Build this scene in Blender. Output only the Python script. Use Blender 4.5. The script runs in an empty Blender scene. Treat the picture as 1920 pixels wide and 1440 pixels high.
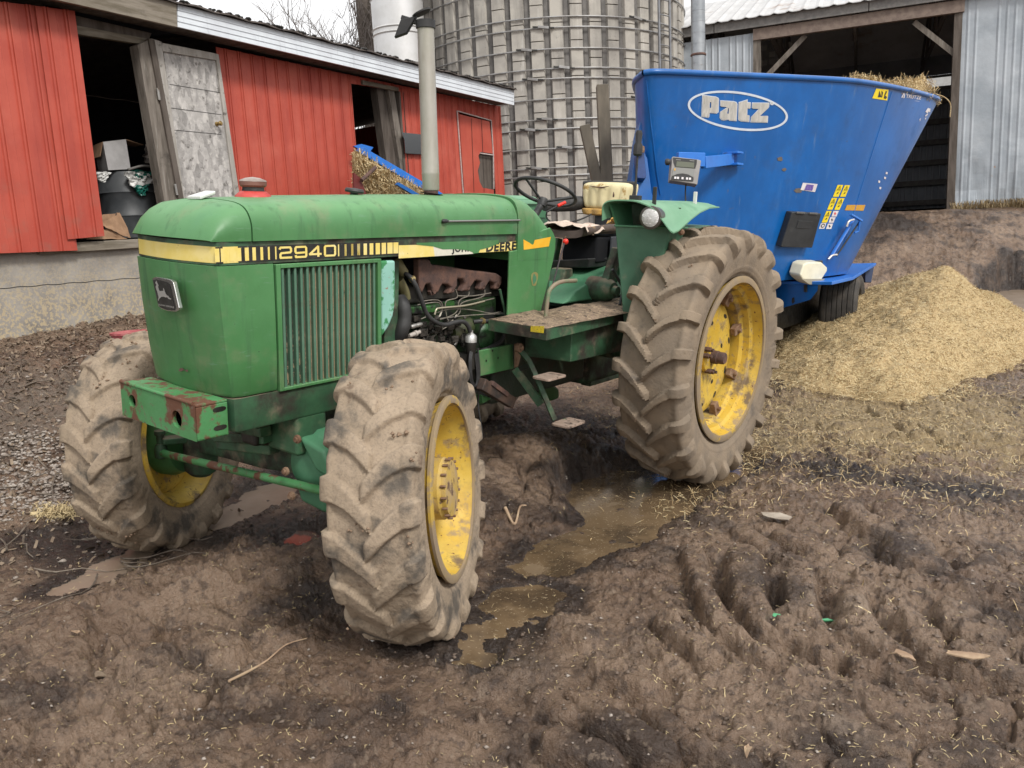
import bpy, math, random
import numpy as np
from mathutils import Vector, Matrix, geometry
from mathutils.bvhtree import BVHTree
random.seed(7); rng = np.random.default_rng(11)
R = math.radians
SC = bpy.context.scene
COL = SC.collection

# ------------------------------------------------------------------ camera
FPX = 1528.8                                              # focal length in pixels of a 1920 wide frame
def basis(yaw, pit, rol):
    F = np.array([math.sin(yaw)*math.cos(pit), math.cos(yaw)*math.cos(pit), -math.sin(pit)])
    r0 = np.array([math.cos(yaw), -math.sin(yaw), 0]); u0 = np.cross(r0, F)
    return r0*math.cos(rol)+u0*math.sin(rol), -r0*math.sin(rol)+u0*math.cos(rol), F
YAW, PIT, ROL = -0.6485, 0.172, -0.050
CAM = np.array([3.2699, -5.0565, 1.69]); RT, UP, FW = basis(YAW, PIT, ROL)
# the tractor leans a few degrees in its ruts: its own level frame, surveyed separately
CAM_T = np.array([3.2699, -5.0565, 1.8204]); RT_T, UP_T, FW_T = basis(YAW, 0.2278, 0.0330)
TILT = np.array([RT, UP, FW]).T @ np.array([RT_T, UP_T, FW_T])
CAM_Y, FR_Y = CAM.copy(), (RT, UP, FW)
def frame(tractor):
    global CAM, RT, UP, FW
    CAM, (RT, UP, FW) = (CAM_T, (RT_T, UP_T, FW_T)) if tractor else (CAM_Y, FR_Y)
cd = bpy.data.cameras.new('camera'); cam = bpy.data.objects.new('camera', cd); COL.objects.link(cam)
mw = Matrix.Identity(4)
for i in range(3):
    mw[i][0] = RT[i]; mw[i][1] = UP[i]; mw[i][2] = -FW[i]; mw[i][3] = CAM[i]
cam.matrix_world = mw
cd.sensor_width = 36; cd.lens = 36*FPX/1920; cd.clip_start = .05; cd.clip_end = 2000
SC.camera = cam

# ------------------------------------------------------------------ daylight (overcast)
W = bpy.data.worlds.new('World'); SC.world = W; W.use_nodes = True
wn = W.node_tree; bg = wn.nodes['Background']
SUN_EL, SUN_AZ = R(44), R(108)
sky = wn.nodes.new('ShaderNodeTexSky'); sky.sky_type = 'NISHITA'; sky.sun_disc = False
sky.sun_elevation = SUN_EL; sky.sun_rotation = SUN_AZ; sky.air_density = 1; sky.dust_density = 4
mx = wn.nodes.new('ShaderNodeMixRGB'); mx.inputs[0].default_value = .86; mx.inputs[2].default_value = (9.1, 9.0, 8.9, 1)   # cloud deck over the blue
wn.links.new(sky.outputs[0], mx.inputs[1]); wn.links.new(mx.outputs[0], bg.inputs[0]); bg.inputs[1].default_value = .088
sl = bpy.data.lights.new('sun', 'SUN'); sl.energy = 1.5; sl.angle = R(12); sl.color = (1, .97, .92)
so = bpy.data.objects.new('sun', sl); COL.objects.link(so)
sd = Vector((math.sin(SUN_AZ)*math.cos(SUN_EL), math.cos(SUN_AZ)*math.cos(SUN_EL), math.sin(SUN_EL)))
so.rotation_euler = sd.to_track_quat('Z', 'Y').to_euler()
SC.view_settings.view_transform = 'Standard'; SC.view_settings.look = 'None'
SC.view_settings.exposure = .78; SC.view_settings.gamma = 1
SC.view_settings.use_curve_mapping = False

# ------------------------------------------------------------------ survey helpers: sight line onto a real plane of the yard
def ray(x, y): return FW+RT*(x-960)/FPX-UP*(y-720)/FPX
def onp(x, y, P, N):       # sight line met with the plane through P with normal N
    d = ray(x, y); P = np.array(P, float); N = np.array(N, float)
    return CAM+d*((P-CAM)@N)/(d@N)
def Ux(x, y, X): return onp(x, y, (X, 0, 0), (1, 0, 0))
def Uy(x, y, Y): return onp(x, y, (0, Y, 0), (0, 1, 0))
def Uz(x, y, Z): return onp(x, y, (0, 0, Z), (0, 0, 1))
def Dp(x, y, d): return CAM+ray(x, y)*d

# ------------------------------------------------------------------ mesh helpers
def catmull(pts, n=6):
    P = [np.array(p, float) for p in pts]
    if len(P) < 3: return P
    P = [2*P[0]-P[1]]+P+[2*P[-1]-P[-2]]; out = []
    for i in range(1, len(P)-2):
        for k in range(n):
            t = k/n
            out.append(.5*((2*P[i])+(-P[i-1]+P[i+1])*t+(2*P[i-1]-5*P[i]+4*P[i+1]-P[i+2])*t*t+(-P[i-1]+3*P[i]-3*P[i+1]+P[i+2])*t**3))
    out.append(P[-2]); return out
class MB:
    def __init__(s): s.v = []; s.f = []
    def add(s, v, f):
        b = len(s.v); s.v += [tuple(map(float, p)) for p in v]; s.f += [tuple(i+b for i in q) for q in f]; return s
    def box(s, x0, x1, y0, y1, z0, z1):
        return s.add([(x, y, z) for x in (x0, x1) for y in (y0, y1) for z in (z0, z1)],
                     [(0, 1, 3, 2), (4, 6, 7, 5), (0, 4, 5, 1), (2, 3, 7, 6), (0, 2, 6, 4), (1, 5, 7, 3)])
    def hexa(s, a, b):        # two quads of 4 points (front, back)
        s.add(list(a)+list(b), [(0, 1, 2, 3), (7, 6, 5, 4), (0, 4, 5, 1), (1, 5, 6, 2), (2, 6, 7, 3), (3, 7, 4, 0)]); return s
    def bar(s, p, q, w, h, up=(0, 0, 1)):
        p = np.array(p, float); q = np.array(q, float); d = q-p; d /= np.linalg.norm(d); up = np.array(up, float)
        if abs(d@up) > .98*np.linalg.norm(up): up = np.array([.3, .9, .1])
        a = np.cross(d, up); a /= np.linalg.norm(a); b = np.cross(a, d)
        F = lambda c: [c+a*w/2+b*h/2, c-a*w/2+b*h/2, c-a*w/2-b*h/2, c+a*w/2-b*h/2]
        return s.hexa(F(p), F(q))
    def prism(s, poly, off):  # polygon of 3D points extruded by vector
        n = len(poly); P = [np.array(p, float) for p in poly]; off = np.array(off, float)
        return s.add(P+[p+off for p in P], [tuple(range(n)), tuple(range(2*n-1, n-1, -1))]+[(i, i+n, (i+1) % n+n, (i+1) % n) for i in range(n)])
    def tube(s, pts, r, n=10, sm=0, caps=True):
        P = catmull(pts, sm) if sm else [np.array(p, float) for p in pts]
        rs = r if hasattr(r, '__len__') else [r]*len(P)
        if len(rs) != len(P): rs = np.interp(np.linspace(0, 1, len(P)), np.linspace(0, 1, len(rs)), rs)
        V = []; ref = None
        for i, p in enumerate(P):
            d = P[min(i+1, len(P)-1)]-P[max(i-1, 0)]; d = d/(np.linalg.norm(d)+1e-9)
            if ref is None: ref = np.cross(d, (0, 0, 1) if abs(d[2]) < .9 else (1, 0, 0))
            a = ref-d*(ref@d); a /= np.linalg.norm(a)+1e-9; ref = a; b = np.cross(d, a)
            for k in range(n):
                t = 2*math.pi*k/n; V.append(p+rs[i]*(a*math.cos(t)+b*math.sin(t)))
        F = [(i*n+k, i*n+(k+1) % n, (i+1)*n+(k+1) % n, (i+1)*n+k) for i in range(len(P)-1) for k in range(n)]
        if caps: F += [tuple(range(n-1, -1, -1)), tuple(range((len(P)-1)*n, len(P)*n))]
        return s.add(V, F)
    def lathe(s, prof, c=(0, 0, 0), ax=(0, 0, 1), n=24, close=False):   # prof: (radius, along)
        ax = np.array(ax, float); ax /= np.linalg.norm(ax); a = np.cross(ax, (0, 0, 1) if abs(ax[2]) < .9 else (0, 1, 0)); a /= np.linalg.norm(a); b = np.cross(ax, a)
        c = np.array(c, float); V = [c+ax*h+r*(a*math.cos(2*math.pi*k/n)+b*math.sin(2*math.pi*k/n)) for r, h in prof for k in range(n)]
        m = len(prof); F = [(i*n+k, i*n+(k+1) % n, (i+1)*n+(k+1) % n, (i+1)*n+k) for i in range(m-1) for k in range(n)]
        if close: F += [((m-1)*n+k, (m-1)*n+(k+1) % n, (k+1) % n, k) for k in range(n)]
        else:
            if prof[0][0] > 0: F.append(tuple(range(n-1, -1, -1)))
            if prof[-1][0] > 0: F.append(tuple(range((m-1)*n, m*n)))
        return s.add(V, F)
    def loft(s, secs, closed=True, caps=True):
        n = len(secs[0]); V = [p for q in secs for p in q]; F = []
        for i in range(len(secs)-1):
            for k in range(n if closed else n-1):
                F.append((i*n+k, i*n+(k+1) % n, (i+1)*n+(k+1) % n, (i+1)*n+k))
        if caps and closed: F += [tuple(range(n-1, -1, -1)), tuple(range((len(secs)-1)*n, len(secs)*n))]
        return s.add(V, F)
    def sphere(s, c, r, n=12, m=8, sq=(1, 1, 1)):
        c = np.array(c, float)
        for_ = [[c+np.array(sq)*r*np.array((math.sin(math.pi*i/m)*math.cos(2*math.pi*k/n), math.sin(math.pi*i/m)*math.sin(2*math.pi*k/n), math.cos(math.pi*i/m))) for k in range(n)] for i in range(m+1)]
        return s.loft(for_, caps=False)
    def tris(s, poly, holes=()):      # flat polygon with holes, list of 3D points
        poly = [p for p in poly if p is not None]
        if len(poly) < 3: return s
        loops = [[Vector(p) for p in poly]]+[[Vector(p) for p in h] for h in holes]
        t = geometry.tessellate_polygon(loops); V = [p for l in loops for p in l]
        return s.add(V, [tuple(q) for q in t])
def wloc(o):
    l = Vector((0, 0, 0))
    while o is not None: l = l+o.location; o = o.parent
    return l
def link(name, me, mat, parent=None, loc=None):
    o = bpy.data.objects.new(name, me); COL.objects.link(o)
    if mat is not None and not me.materials: me.materials.append(mat)
    if parent is not None: o.parent = parent
    if loc is not None: o.location = loc
    return o
def obj(name, mb, mat, parent=None, smooth=None, bevel=0, seg=2, local=False, sub=0):
    """one mesh object; vertices given in yard coordinates are stored relative to the parent"""
    v, f = (mb.v, mb.f)
    if parent is not None and not local:
        L = wloc(parent); v = [(a-L.x, b-L.y, c-L.z) for a, b, c in v]
    me = bpy.data.meshes.new(name); me.from_pydata(v, [], f); me.update()
    import bmesh
    if len(f) < 40000:
        bm = bmesh.new(); bm.from_mesh(me); bmesh.ops.recalc_face_normals(bm, faces=bm.faces); bm.to_mesh(me); bm.free()
    o = link(name, me, mat, parent)
    if smooth is not None:
        me.polygons.foreach_set('use_smooth', [True]*len(me.polygons))
        if smooth < 180: me.set_sharp_from_angle(angle=R(smooth))
    if sub:
        m = o.modifiers.new('s', 'SUBSURF'); m.levels = sub; m.render_levels = sub
    if bevel:
        m = o.modifiers.new('b', 'BEVEL'); m.width = bevel; m.segments = seg; m.limit_method = 'ANGLE'; m.angle_limit = R(35)
        me.polygons.foreach_set('use_smooth', [True]*len(me.polygons)); m.harden_normals = True
    return o
def npmesh(name, V, F, mat, smooth=True, parent=None):
    me = bpy.data.meshes.new(name); V = np.asarray(V, np.float32); F = np.asarray(F, np.int32); k = F.shape[1]
    me.vertices.add(len(V)); me.vertices.foreach_set('co', V.ravel())
    me.loops.add(F.size); me.loops.foreach_set('vertex_index', F.ravel())
    me.polygons.add(len(F)); me.polygons.foreach_set('loop_start', np.arange(0, F.size, k, dtype=np.int32))
    me.polygons.foreach_set('use_smooth', np.full(len(F), smooth)); me.update(calc_edges=True)
    return link(name, me, mat, parent)
def tag(o, label=None, cat=None, group=None, kind=None):
    if label: o['label'] = label
    if cat: o['category'] = cat
    if group: o['group'] = group
    if kind: o['kind'] = kind
    return o
def thing(name, loc, label, cat, group=None):
    o = bpy.data.objects.new(name, None); COL.objects.link(o); o.location = loc; o.empty_display_size = .2
    return tag(o, label, cat, group)
def empt(name, parent, loc, rot=(0, 0, 0)):
    o = bpy.data.objects.new(name, None); COL.objects.link(o); o.parent = parent; o.location = loc; o.rotation_euler = rot; return o
def textgeo(s, size=1.0, bold=0.0, shear=0.0):
    cu = bpy.data.curves.new('t', 'FONT'); cu.body = s; cu.size = size; cu.offset = bold; cu.shear = shear; cu.space_character = 1.12; cu.resolution_u = 3
    o = bpy.data.objects.new('t', cu); COL.objects.link(o)
    me = o.to_mesh(); v = np.array([tuple(a.co) for a in me.vertices]); f = [tuple(p.vertices) for p in me.polygons]
    o.to_mesh_clear(); bpy.data.objects.remove(o); bpy.data.curves.remove(cu); return v, f

# ------------------------------------------------------------------ materials
def mat(name, c1, c2=None, sc=4, lo=.35, hi=.65, r=.6, metal=0, layers=(), bump=0, bsc=30, st=(1, 1, 1), spec=.5, r2=None, coat=0, bump2=None, trans=0):
    m = bpy.data.materials.new(name); m.use_nodes = True; nt = m.node_tree; N = nt.nodes; Lk = nt.links
    b = N['Principled BSDF']; tc = N.new('ShaderNodeTexCoord'); G = tc.outputs['Object']
    def mapped(stv, off=0):
        mp = N.new('ShaderNodeMapping'); mp.inputs['Scale'].default_value = stv; mp.inputs['Location'].default_value = (off, off*.7, off*1.3); Lk.new(G, mp.inputs[0]); return mp.outputs[0]
    def noise(scale, stv, off=0, det=6):
        n = N.new('ShaderNodeTexNoise'); n.inputs['Scale'].default_value = scale; n.inputs['Detail'].default_value = det; n.inputs['Roughness'].default_value = .62
        Lk.new(mapped(stv, off), n.inputs['Vector']); return n.outputs['Fac']
    def rng_(x, a, bb):
        q = N.new('ShaderNodeMapRange'); q.inputs[1].default_value = a; q.inputs[2].default_value = bb; q.interpolation_type = 'SMOOTHSTEP'; Lk.new(x, q.inputs[0]); return q.outputs[0]
    def mix(f, a, bb, isc=True):
        q = N.new('ShaderNodeMixRGB')
        for s_, val in ((0, f), (1, a), (2, bb)):
            if hasattr(val, 'is_output'): Lk.new(val, q.inputs[s_])
            elif s_ == 0: q.inputs[0].default_value = val
            else: q.inputs[s_].default_value = (*val, 1) if hasattr(val, '__len__') else (val, val, val, 1)
        return q.outputs[0]
    c = mix(rng_(noise(sc, st), lo, hi), c1, c2 or c1); rr = None
    rr = mix(rng_(noise(sc*2.3, st, 5), .3, .7), r, r2 if r2 is not None else r)
    mt = metal
    for i, L in enumerate(layers):
        col, s2, a, bb = L[:4]; o = L[4] if len(L) > 4 else {}
        f = rng_(noise(s2, o.get('st', (1, 1, 1)), 9+3.7*i, o.get('det', 7)), a, bb)
        if 'z' in o:
            sx = N.new('ShaderNodeSeparateXYZ'); Lk.new(G, sx.inputs[0]); z = rng_(sx.outputs[o.get('ax', 2)], o['z'][0], o['z'][1])
            mm = N.new('ShaderNodeMath'); mm.operation = 'MULTIPLY'; Lk.new(f, mm.inputs[0]); Lk.new(z, mm.inputs[1]); f = mm.outputs[0]
        if 'up' in o:
            ge = N.new('ShaderNodeNewGeometry'); sx = N.new('ShaderNodeSeparateXYZ'); Lk.new(ge.outputs['Normal'], sx.inputs[0]); z = rng_(sx.outputs[2], *o['up'])
            mm = N.new('ShaderNodeMath'); mm.operation = 'MULTIPLY'; Lk.new(f, mm.inputs[0]); Lk.new(z, mm.inputs[1]); f = mm.outputs[0]
        if 'k' in o:
            mm = N.new('ShaderNodeMath'); mm.operation = 'MULTIPLY'; Lk.new(f, mm.inputs[0]); mm.inputs[1].default_value = o['k']; f = mm.outputs[0]
        c = mix(f, c, col); rr = mix(f, rr, o.get('r', .85))
        if metal: mt = mix(f, mt, o.get('m', 0.0))
    Lk.new(c, b.inputs['Base Color']); Lk.new(rr, b.inputs['Roughness'])
    if hasattr(mt, 'is_output'): Lk.new(mt, b.inputs['Metallic'])
    else: b.inputs['Metallic'].default_value = mt
    b.inputs['Specular IOR Level'].default_value = spec
    if coat: b.inputs['Coat Weight'].default_value = coat; b.inputs['Coat Roughness'].default_value = .15
    if trans: b.inputs['Transmission Weight'].default_value = trans
    nrm = None
    for (s3, k, dist) in ([(bsc, bump, .01)] if bump else [])+(list(bump2) if bump2 else []):
        bp = N.new('ShaderNodeBump'); bp.inputs['Strength'].default_value = k; bp.inputs['Distance'].default_value = dist
        Lk.new(noise(s3, st, 2, 8), bp.inputs['Height'])
        if nrm is not None: Lk.new(nrm, bp.inputs['Normal'])
        nrm = bp.outputs[0]
    if nrm is not None: Lk.new(nrm, b.inputs['Normal'])
    m.diffuse_color = (*c1, 1)
    return m
DUST = (.30, .225, .16); RUST = (.13, .055, .03)
GRN = mat('green_paint', (.058, .185, .062), (.078, .23, .085), 2.2, r=.38, r2=.55, layers=[((.15, .33, .15), 1.6, .2, .7, {'k': .8, 'r': .5, 'up': (.1, .8)}), ((.085, .24, .13), 3.5, .55, .8, {'k': .5, 'r': .6}), (DUST, 5, .50, .80, {'k': .38}), ((.035, .075, .04), 3, .52, .72, {'k': .45, 'st': (5, 5, .5)}), ((.13, .26, .15), 9, .60, .68, {'k': .45, 'st': (1, 1, 6)}), ((.02, .03, .02), 60, .69, .73, {'k': .85}), ((.30, .38, .28), 90, .72, .75, {'k': .7})], bump=.04, bsc=180)  # first layer paints upward faces lighter, the lit hood top put into the colour
GRNF = mat('faded_green_paint', (.055, .18, .095), (.085, .24, .13), 3, r=.45, r2=.6, layers=[((.10, .13, .10), 7, .5, .8, {'k': .4})])
GRND = mat('grimy_green_paint', (.030, .088, .045), (.048, .13, .065), 6, r=.5, layers=[((.035, .028, .021), 5, .40, .66), (DUST, 9, .5, .75, {'k': .5}), (DUST, 4, .3, .6, {'up': (.5, .9), 'k': .7})], bump=.1, bsc=80)
GRNW = mat('worn_green_paint', (.065, .22, .075), (.08, .26, .10), 6, r=.5, layers=[(RUST, 7, .50, .57, {'r': .8}), ((.16, .11, .08), 30, .58, .64, {'k': .8})], bump=.12, bsc=60)
DARK = mat('dark_grime', (.012, .012, .011), (.03, .028, .024), 9, r=.55, r2=.3, layers=[((.09, .07, .05), 12, .6, .75, {'k': .5})], bump=.2, bsc=60)
RUBB = mat('black_rubber', (.022, .022, .023), (.04, .04, .04), 12, r=.5, r2=.65, layers=[((.12, .10, .08), 14, .6, .8, {'k': .3})])
STEEL = mat('dull_steel', (.30, .29, .27), (.42, .41, .39), 10, r=.4, metal=.7, layers=[((.10, .07, .05), 20, .55, .7)])
RUSTM = mat('rusty_iron', (.085, .05, .042), (.14, .075, .055), 12, r=.85, layers=[((.05, .035, .035), 25, .45, .7, {'k': .7})], bump=.25, bsc=90)
YEL = mat('yellow_wheel_paint', (.58, .37, .035), (.62, .44, .08), 5, r=.5, layers=[((.30, .19, .08), 3, .48, .7, {'k': .7}), ((.17, .12, .07), 6, .52, .66), ((.28, .21, .14), 14, .52, .66, {'k': .8}), (RUST, 40, .62, .68)], bump=.15, bsc=60)
TYRE = mat('muddy_tyre_rubber', (.27, .212, .152), (.35, .275, .20), 6, r=.9, layers=[((.055, .053, .05), 4.5, .50, .66, {'k': .8, 'r': .8}), ((.05, .047, .045), 70, .52, .6, {'k': .18, 'det': 3}), ((.15, .105, .075), 11, .6, .72, {'k': .8})], bump=.5, bsc=55, bump2=[(9, .6, .02)], spec=.25)
TYRE2 = mat('dusty_rear_tyre_rubber', (.265, .208, .15), (.205, .165, .125), 5, r=.9, layers=[((.075, .07, .066), 5, .55, .72, {'k': .6, 'r': .8}), ((.15, .115, .08), 16, .6, .72, {'k': .7})], bump=.35, bsc=70, bump2=[(12, .3, .01)], spec=.25)
MUD = None
YDEC = mat('yellow_decal', (.78, .62, .16), (.82, .68, .26), 9, r=.45, layers=[((.9, .86, .7), 5, .60, .75, {'k': .5}), ((.2, .16, .1), 60, .68, .72)])
BDEC = mat('black_decal', (.014, .015, .014), (.03, .03, .03), 20, r=.4, layers=[((.12, .13, .11), 60, .62, .68)])
WHT = mat('white_plastic', (.72, .72, .70), (.6, .6, .58), 6, r=.5)
BLU = mat('blue_paint', (.002, .095, .34), (.003, .125, .44), 1.5, r=.30, r2=.42, coat=.25, layers=[((.07, .20, .45), 5, .50, .8, {'k': .22, 'st': (3, 3, .2)}), ((.22, .27, .32), 3, .60, .78, {'k': .35, 'st': (5, 5, .2)}), ((.02, .05, .12), 2.2, .55, .75, {'k': .35}), ((.10, .10, .11), 9, .66, .74, {'k': .5}), ((.35, .42, .5), 70, .72, .75, {'k': .6})], bump=.03, bsc=14)
BLUL = mat('bright_blue_paint', (.02, .18, .62), (.02, .15, .55), 6, r=.35, layers=[((.05, .05, .06), 9, .62, .7, {'k': .6})])
STRAW = mat('straw', (.50, .37, .20), (.37, .265, .14), 3, r=.8, layers=[((.62, .53, .33), 30, .5, .6, {'det': 2})], spec=.2)
STRAWP = mat('pale_straw_bits', (.52, .42, .24), (.40, .31, .17), 8, r=.8, spec=.2)
FEED = mat('loose_feed_bed', (.40, .285, .15), (.29, .20, .10), 5, r=.9, layers=[((.48, .38, .21), 60, .45, .55, {'det': 4}), ((.08, .05, .025), 25, .62, .7, {'k': .7})], bump=.9, bsc=70, spec=.15)
WOOD = mat('weathered_wood', (.20, .175, .15), (.11, .095, .08), 14, r=.85, st=(1, 1, .12), layers=[((.04, .035, .03), 5, .55, .75, {'k': .7}), ((.30, .28, .25), 30, .55, .7, {'st': (1, 1, .1), 'k': .6})], bump=.4, bsc=60, spec=.2)
WOODH = mat('weathered_board', (.25, .22, .18), (.14, .12, .09), 14, r=.85, st=(.12, .12, 1), layers=[((.05, .045, .04), 3, .55, .75, {'k': .7})], bump=.3, bsc=60, spec=.2)
WOODD = mat('dark_old_wood', (.075, .062, .052), (.13, .11, .095), 10, r=.85, st=(1, 1, .15), bump=.3, bsc=50, spec=.2)
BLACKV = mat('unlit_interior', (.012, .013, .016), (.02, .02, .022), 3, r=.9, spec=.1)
# ------------------------------------------------------------------ noise
def _hash(i, j, seed):
    n = (i.astype(np.int64)*374761393+j.astype(np.int64)*668265263+seed*974634777) & 0x7fffffff
    n = ((n ^ (n >> 13))*1274126177) & 0x7fffffff
    return ((n ^ (n >> 16)) & 0xffff)/65535.0
def vn(x, y, seed=0):
    i = np.floor(x); j = np.floor(y); u = x-i; v = y-j; u = u*u*u*(u*(u*6-15)+10); v = v*v*v*(v*(v*6-15)+10)
    a = _hash(i, j, seed); b = _hash(i+1, j, seed); c = _hash(i, j+1, seed); d = _hash(i+1, j+1, seed)
    return (a*(1-u)+b*u)*(1-v)+(c*(1-u)+d*u)*v-.5
def fbm(x, y, f, o=4, seed=0, g=.5, ridged=False):
    s = 0; a = 1; t = 0
    for k in range(o):
        ca, sa = math.cos(k*1.1+.3), math.sin(k*1.1+.3)
        n = vn((x*ca-y*sa)*f, (x*sa+y*ca)*f, seed+k*13)
        s = s+a*((.25-np.abs(n))*2 if ridged else n*1.6); t += a; a *= g; f *= 2.07
    return s/t
def worley(x, y, f, seed=0):
    X = x*f; Y = y*f; i = np.floor(X); j = np.floor(Y); d1 = np.full(X.shape, 9.); d2 = np.full(X.shape, 9.); idv = np.zeros(X.shape)
    for a in (-1, 0, 1):
        for b in (-1, 0, 1):
            px = i+a+_hash(i+a, j+b, seed); py = j+b+_hash(i+a, j+b, seed+71); d = (X-px)**2+(Y-py)**2
            m = d < d1; d2 = np.where(m, d1, np.minimum(d2, d)); idv = np.where(m, _hash(i+a, j+b, seed+5), idv); d1 = np.minimum(d1, d)
    return np.sqrt(d1), np.sqrt(d2), idv
def ss(a, b, x): t = np.clip((x-a)/(b-a), 0, 1); return t*t*(3-2*t)
def G2(x, y, cx, cy, sx, sy, ang=0):
    ca, sa = math.cos(ang), math.sin(ang); u = (x-cx)*ca+(y-cy)*sa; v = -(x-cx)*sa+(y-cy)*ca
    return np.exp(-(u/sx)**2-(v/sy)**2)

# ------------------------------------------------------------------ survey of the yard
SD = np.array([math.sin(R(-7)), math.cos(R(-7)), 0]); SN = np.array([math.cos(R(7)), math.sin(R(7)), 0])   # shed wall: along, outward
SA = Uz(0, 640, .92)
BD = np.array([math.sin(R(-104)), math.cos(R(-104)), 0]); BN = np.array([-BD[1], BD[0], 0]);
if BN@(CAM-np.array([0, 20, 0])) < 0: BN = -BN
BA = Dp(1787, 388, 19.0)                                     # foot of the barn doorway's right post
FWH = np.array([math.sin(YAW), math.cos(YAW)]); RTH = np.array([math.cos(YAW), -math.sin(YAW)])
WATER = []   # (polygon in the yard plane, level, material key)
def _wp(pts, lv, key): WATER.append((np.array([Uz(a, b, lv)[:2] for a, b in pts]), lv, key))
_wp([(1035, 935), (1100, 893), (1160, 878), (1230, 885), (1300, 880), (1440, 830), (1450, 850), (1405, 888), (1345, 920), (1295, 950), (1240, 990), (1190, 1025), (1120, 1045), (1060, 1078), (985, 1082), (962, 1062), (1000, 1028), (1060, 1003), (1105, 985), (1075, 965)], .042, 0)
_wp([(895, 1135), (950, 1108), (1010, 1098), (1058, 1115), (1042, 1142), (985, 1168), (930, 1190), (888, 1200), (878, 1175), (915, 1160)], .042, 0)
_wp([(872, 1205), (900, 1200), (918, 1225), (905, 1248), (886, 1240)], .042, 0)
_wp([(100, 1110), (150, 1085), (195, 1055), (235, 1033), (290, 1028), (262, 1055), (200, 1085), (130, 1110)], .031, 2)
_wp([(350, 1012), (425, 955), (480, 912), (570, 895), (552, 930), (500, 958), (445, 978), (395, 1004)], .031, 2)
_wp([(525, 1015), (555, 995), (600, 998), (622, 1020), (610, 1045), (565, 1052), (535, 1040)], .06, 1)
_wp([(1835, 552), (1900, 542), (2030, 545), (2040, 585), (1960, 598), (1900, 592), (1850, 572)], .38, 2)
_wp([(1095, 985), (1150, 968), (1230, 972), (1180, 1000)], .042, 0)
SHEETS, SKEY = [], []
for lv_, key_ in sorted({(w[1], w[2]) for w in WATER}):
    pp_ = np.vstack([w[0] for w in WATER if w[1] == lv_ and w[2] == key_]); SHEETS.append((pp_.min(0)-.06, pp_.max(0)+.06, lv_)); SKEY.append(key_)
def sdpoly(P, x, y):      # signed distance, negative inside
    d = np.full(x.shape, 1e9); ins = np.zeros(x.shape, bool); n = len(P)
    for i in range(n):
        a, b = P[i], P[(i+1) % n]; e = b-a; wx, wy = x-a[0], y-a[1]; t = np.clip((wx*e[0]+wy*e[1])/(e@e), 0, 1)
        d = np.minimum(d, (wx-e[0]*t)**2+(wy-e[1]*t)**2)
        c = ((a[1] <= y) & (b[1] > y)) | ((b[1] <= y) & (a[1] > y)); xi = a[0]+(y-a[1])*e[0]/(e[1] if abs(e[1]) > 1e-9 else 1e-9); ins ^= c & (x < xi)
    d = np.sqrt(d); return np.where(ins, -d, d)
def track(h, x, y, p0, p1, half, pitch, a1, a2, amp, seed, ex=.5, v0=0):
    p0 = np.array(p0); p1 = np.array(p1); L = np.linalg.norm(p1-p0); d = (p1-p0)/L; n = np.array([-d[1], d[0]])
    u = (x-p0[0])*d[0]+(y-p0[1])*d[1]; v = (x-p0[0])*n[0]+(y-p0[1])*n[1]
    u = u+fbm(x, y, 2.5, 2, seed)*.09; v = v+fbm(x, y, 1.7, 2, seed+3)*.07
    m = ss(-ex, .1, u)*ss(L+ex, L-.1, u)*ss(half+.05, half-.06, np.abs(v))
    ph1 = (u-a1*(v-v0)-.7*a1*(v-v0)**2)/pitch; ph2 = (u-a2*(v-v0))/pitch+.5
    ph = np.where(v > v0, ph1, ph2); idx = np.floor(ph); fr = ph-idx-.5
    vary = .55+.8*_hash(idx, np.where(v > v0, 1, 0)*np.ones_like(idx), seed)
    b = np.exp(-(np.abs(fr)/.31)**3.6)*ss(0, .06, np.abs(v-v0))
    rim = ss(half+.16, half+.02, np.abs(v))*ss(half-.06, half+.03, np.abs(v))*ss(-ex, .1, u)*ss(L+ex, L-.1, u)
    return h*(1-.85*m)+m*(.025+amp*b*vary)+rim*.035*(1+fbm(x, y, 6, 2, seed+9))
def P2(px, py, z=.07): return Uz(px, py, z)[:2]
TR = [(P2(1530, 800), P2(1960, 860), .34, .24, .6, .5, .06, 45, 0), (P2(140, 1210), P2(620, 1130), .28, .23, -.5, .6, .05, 56, 0), (P2(430, 1380), P2(860, 1290), .27, .26, -.5, .6, .03, 67, 0)]
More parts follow.
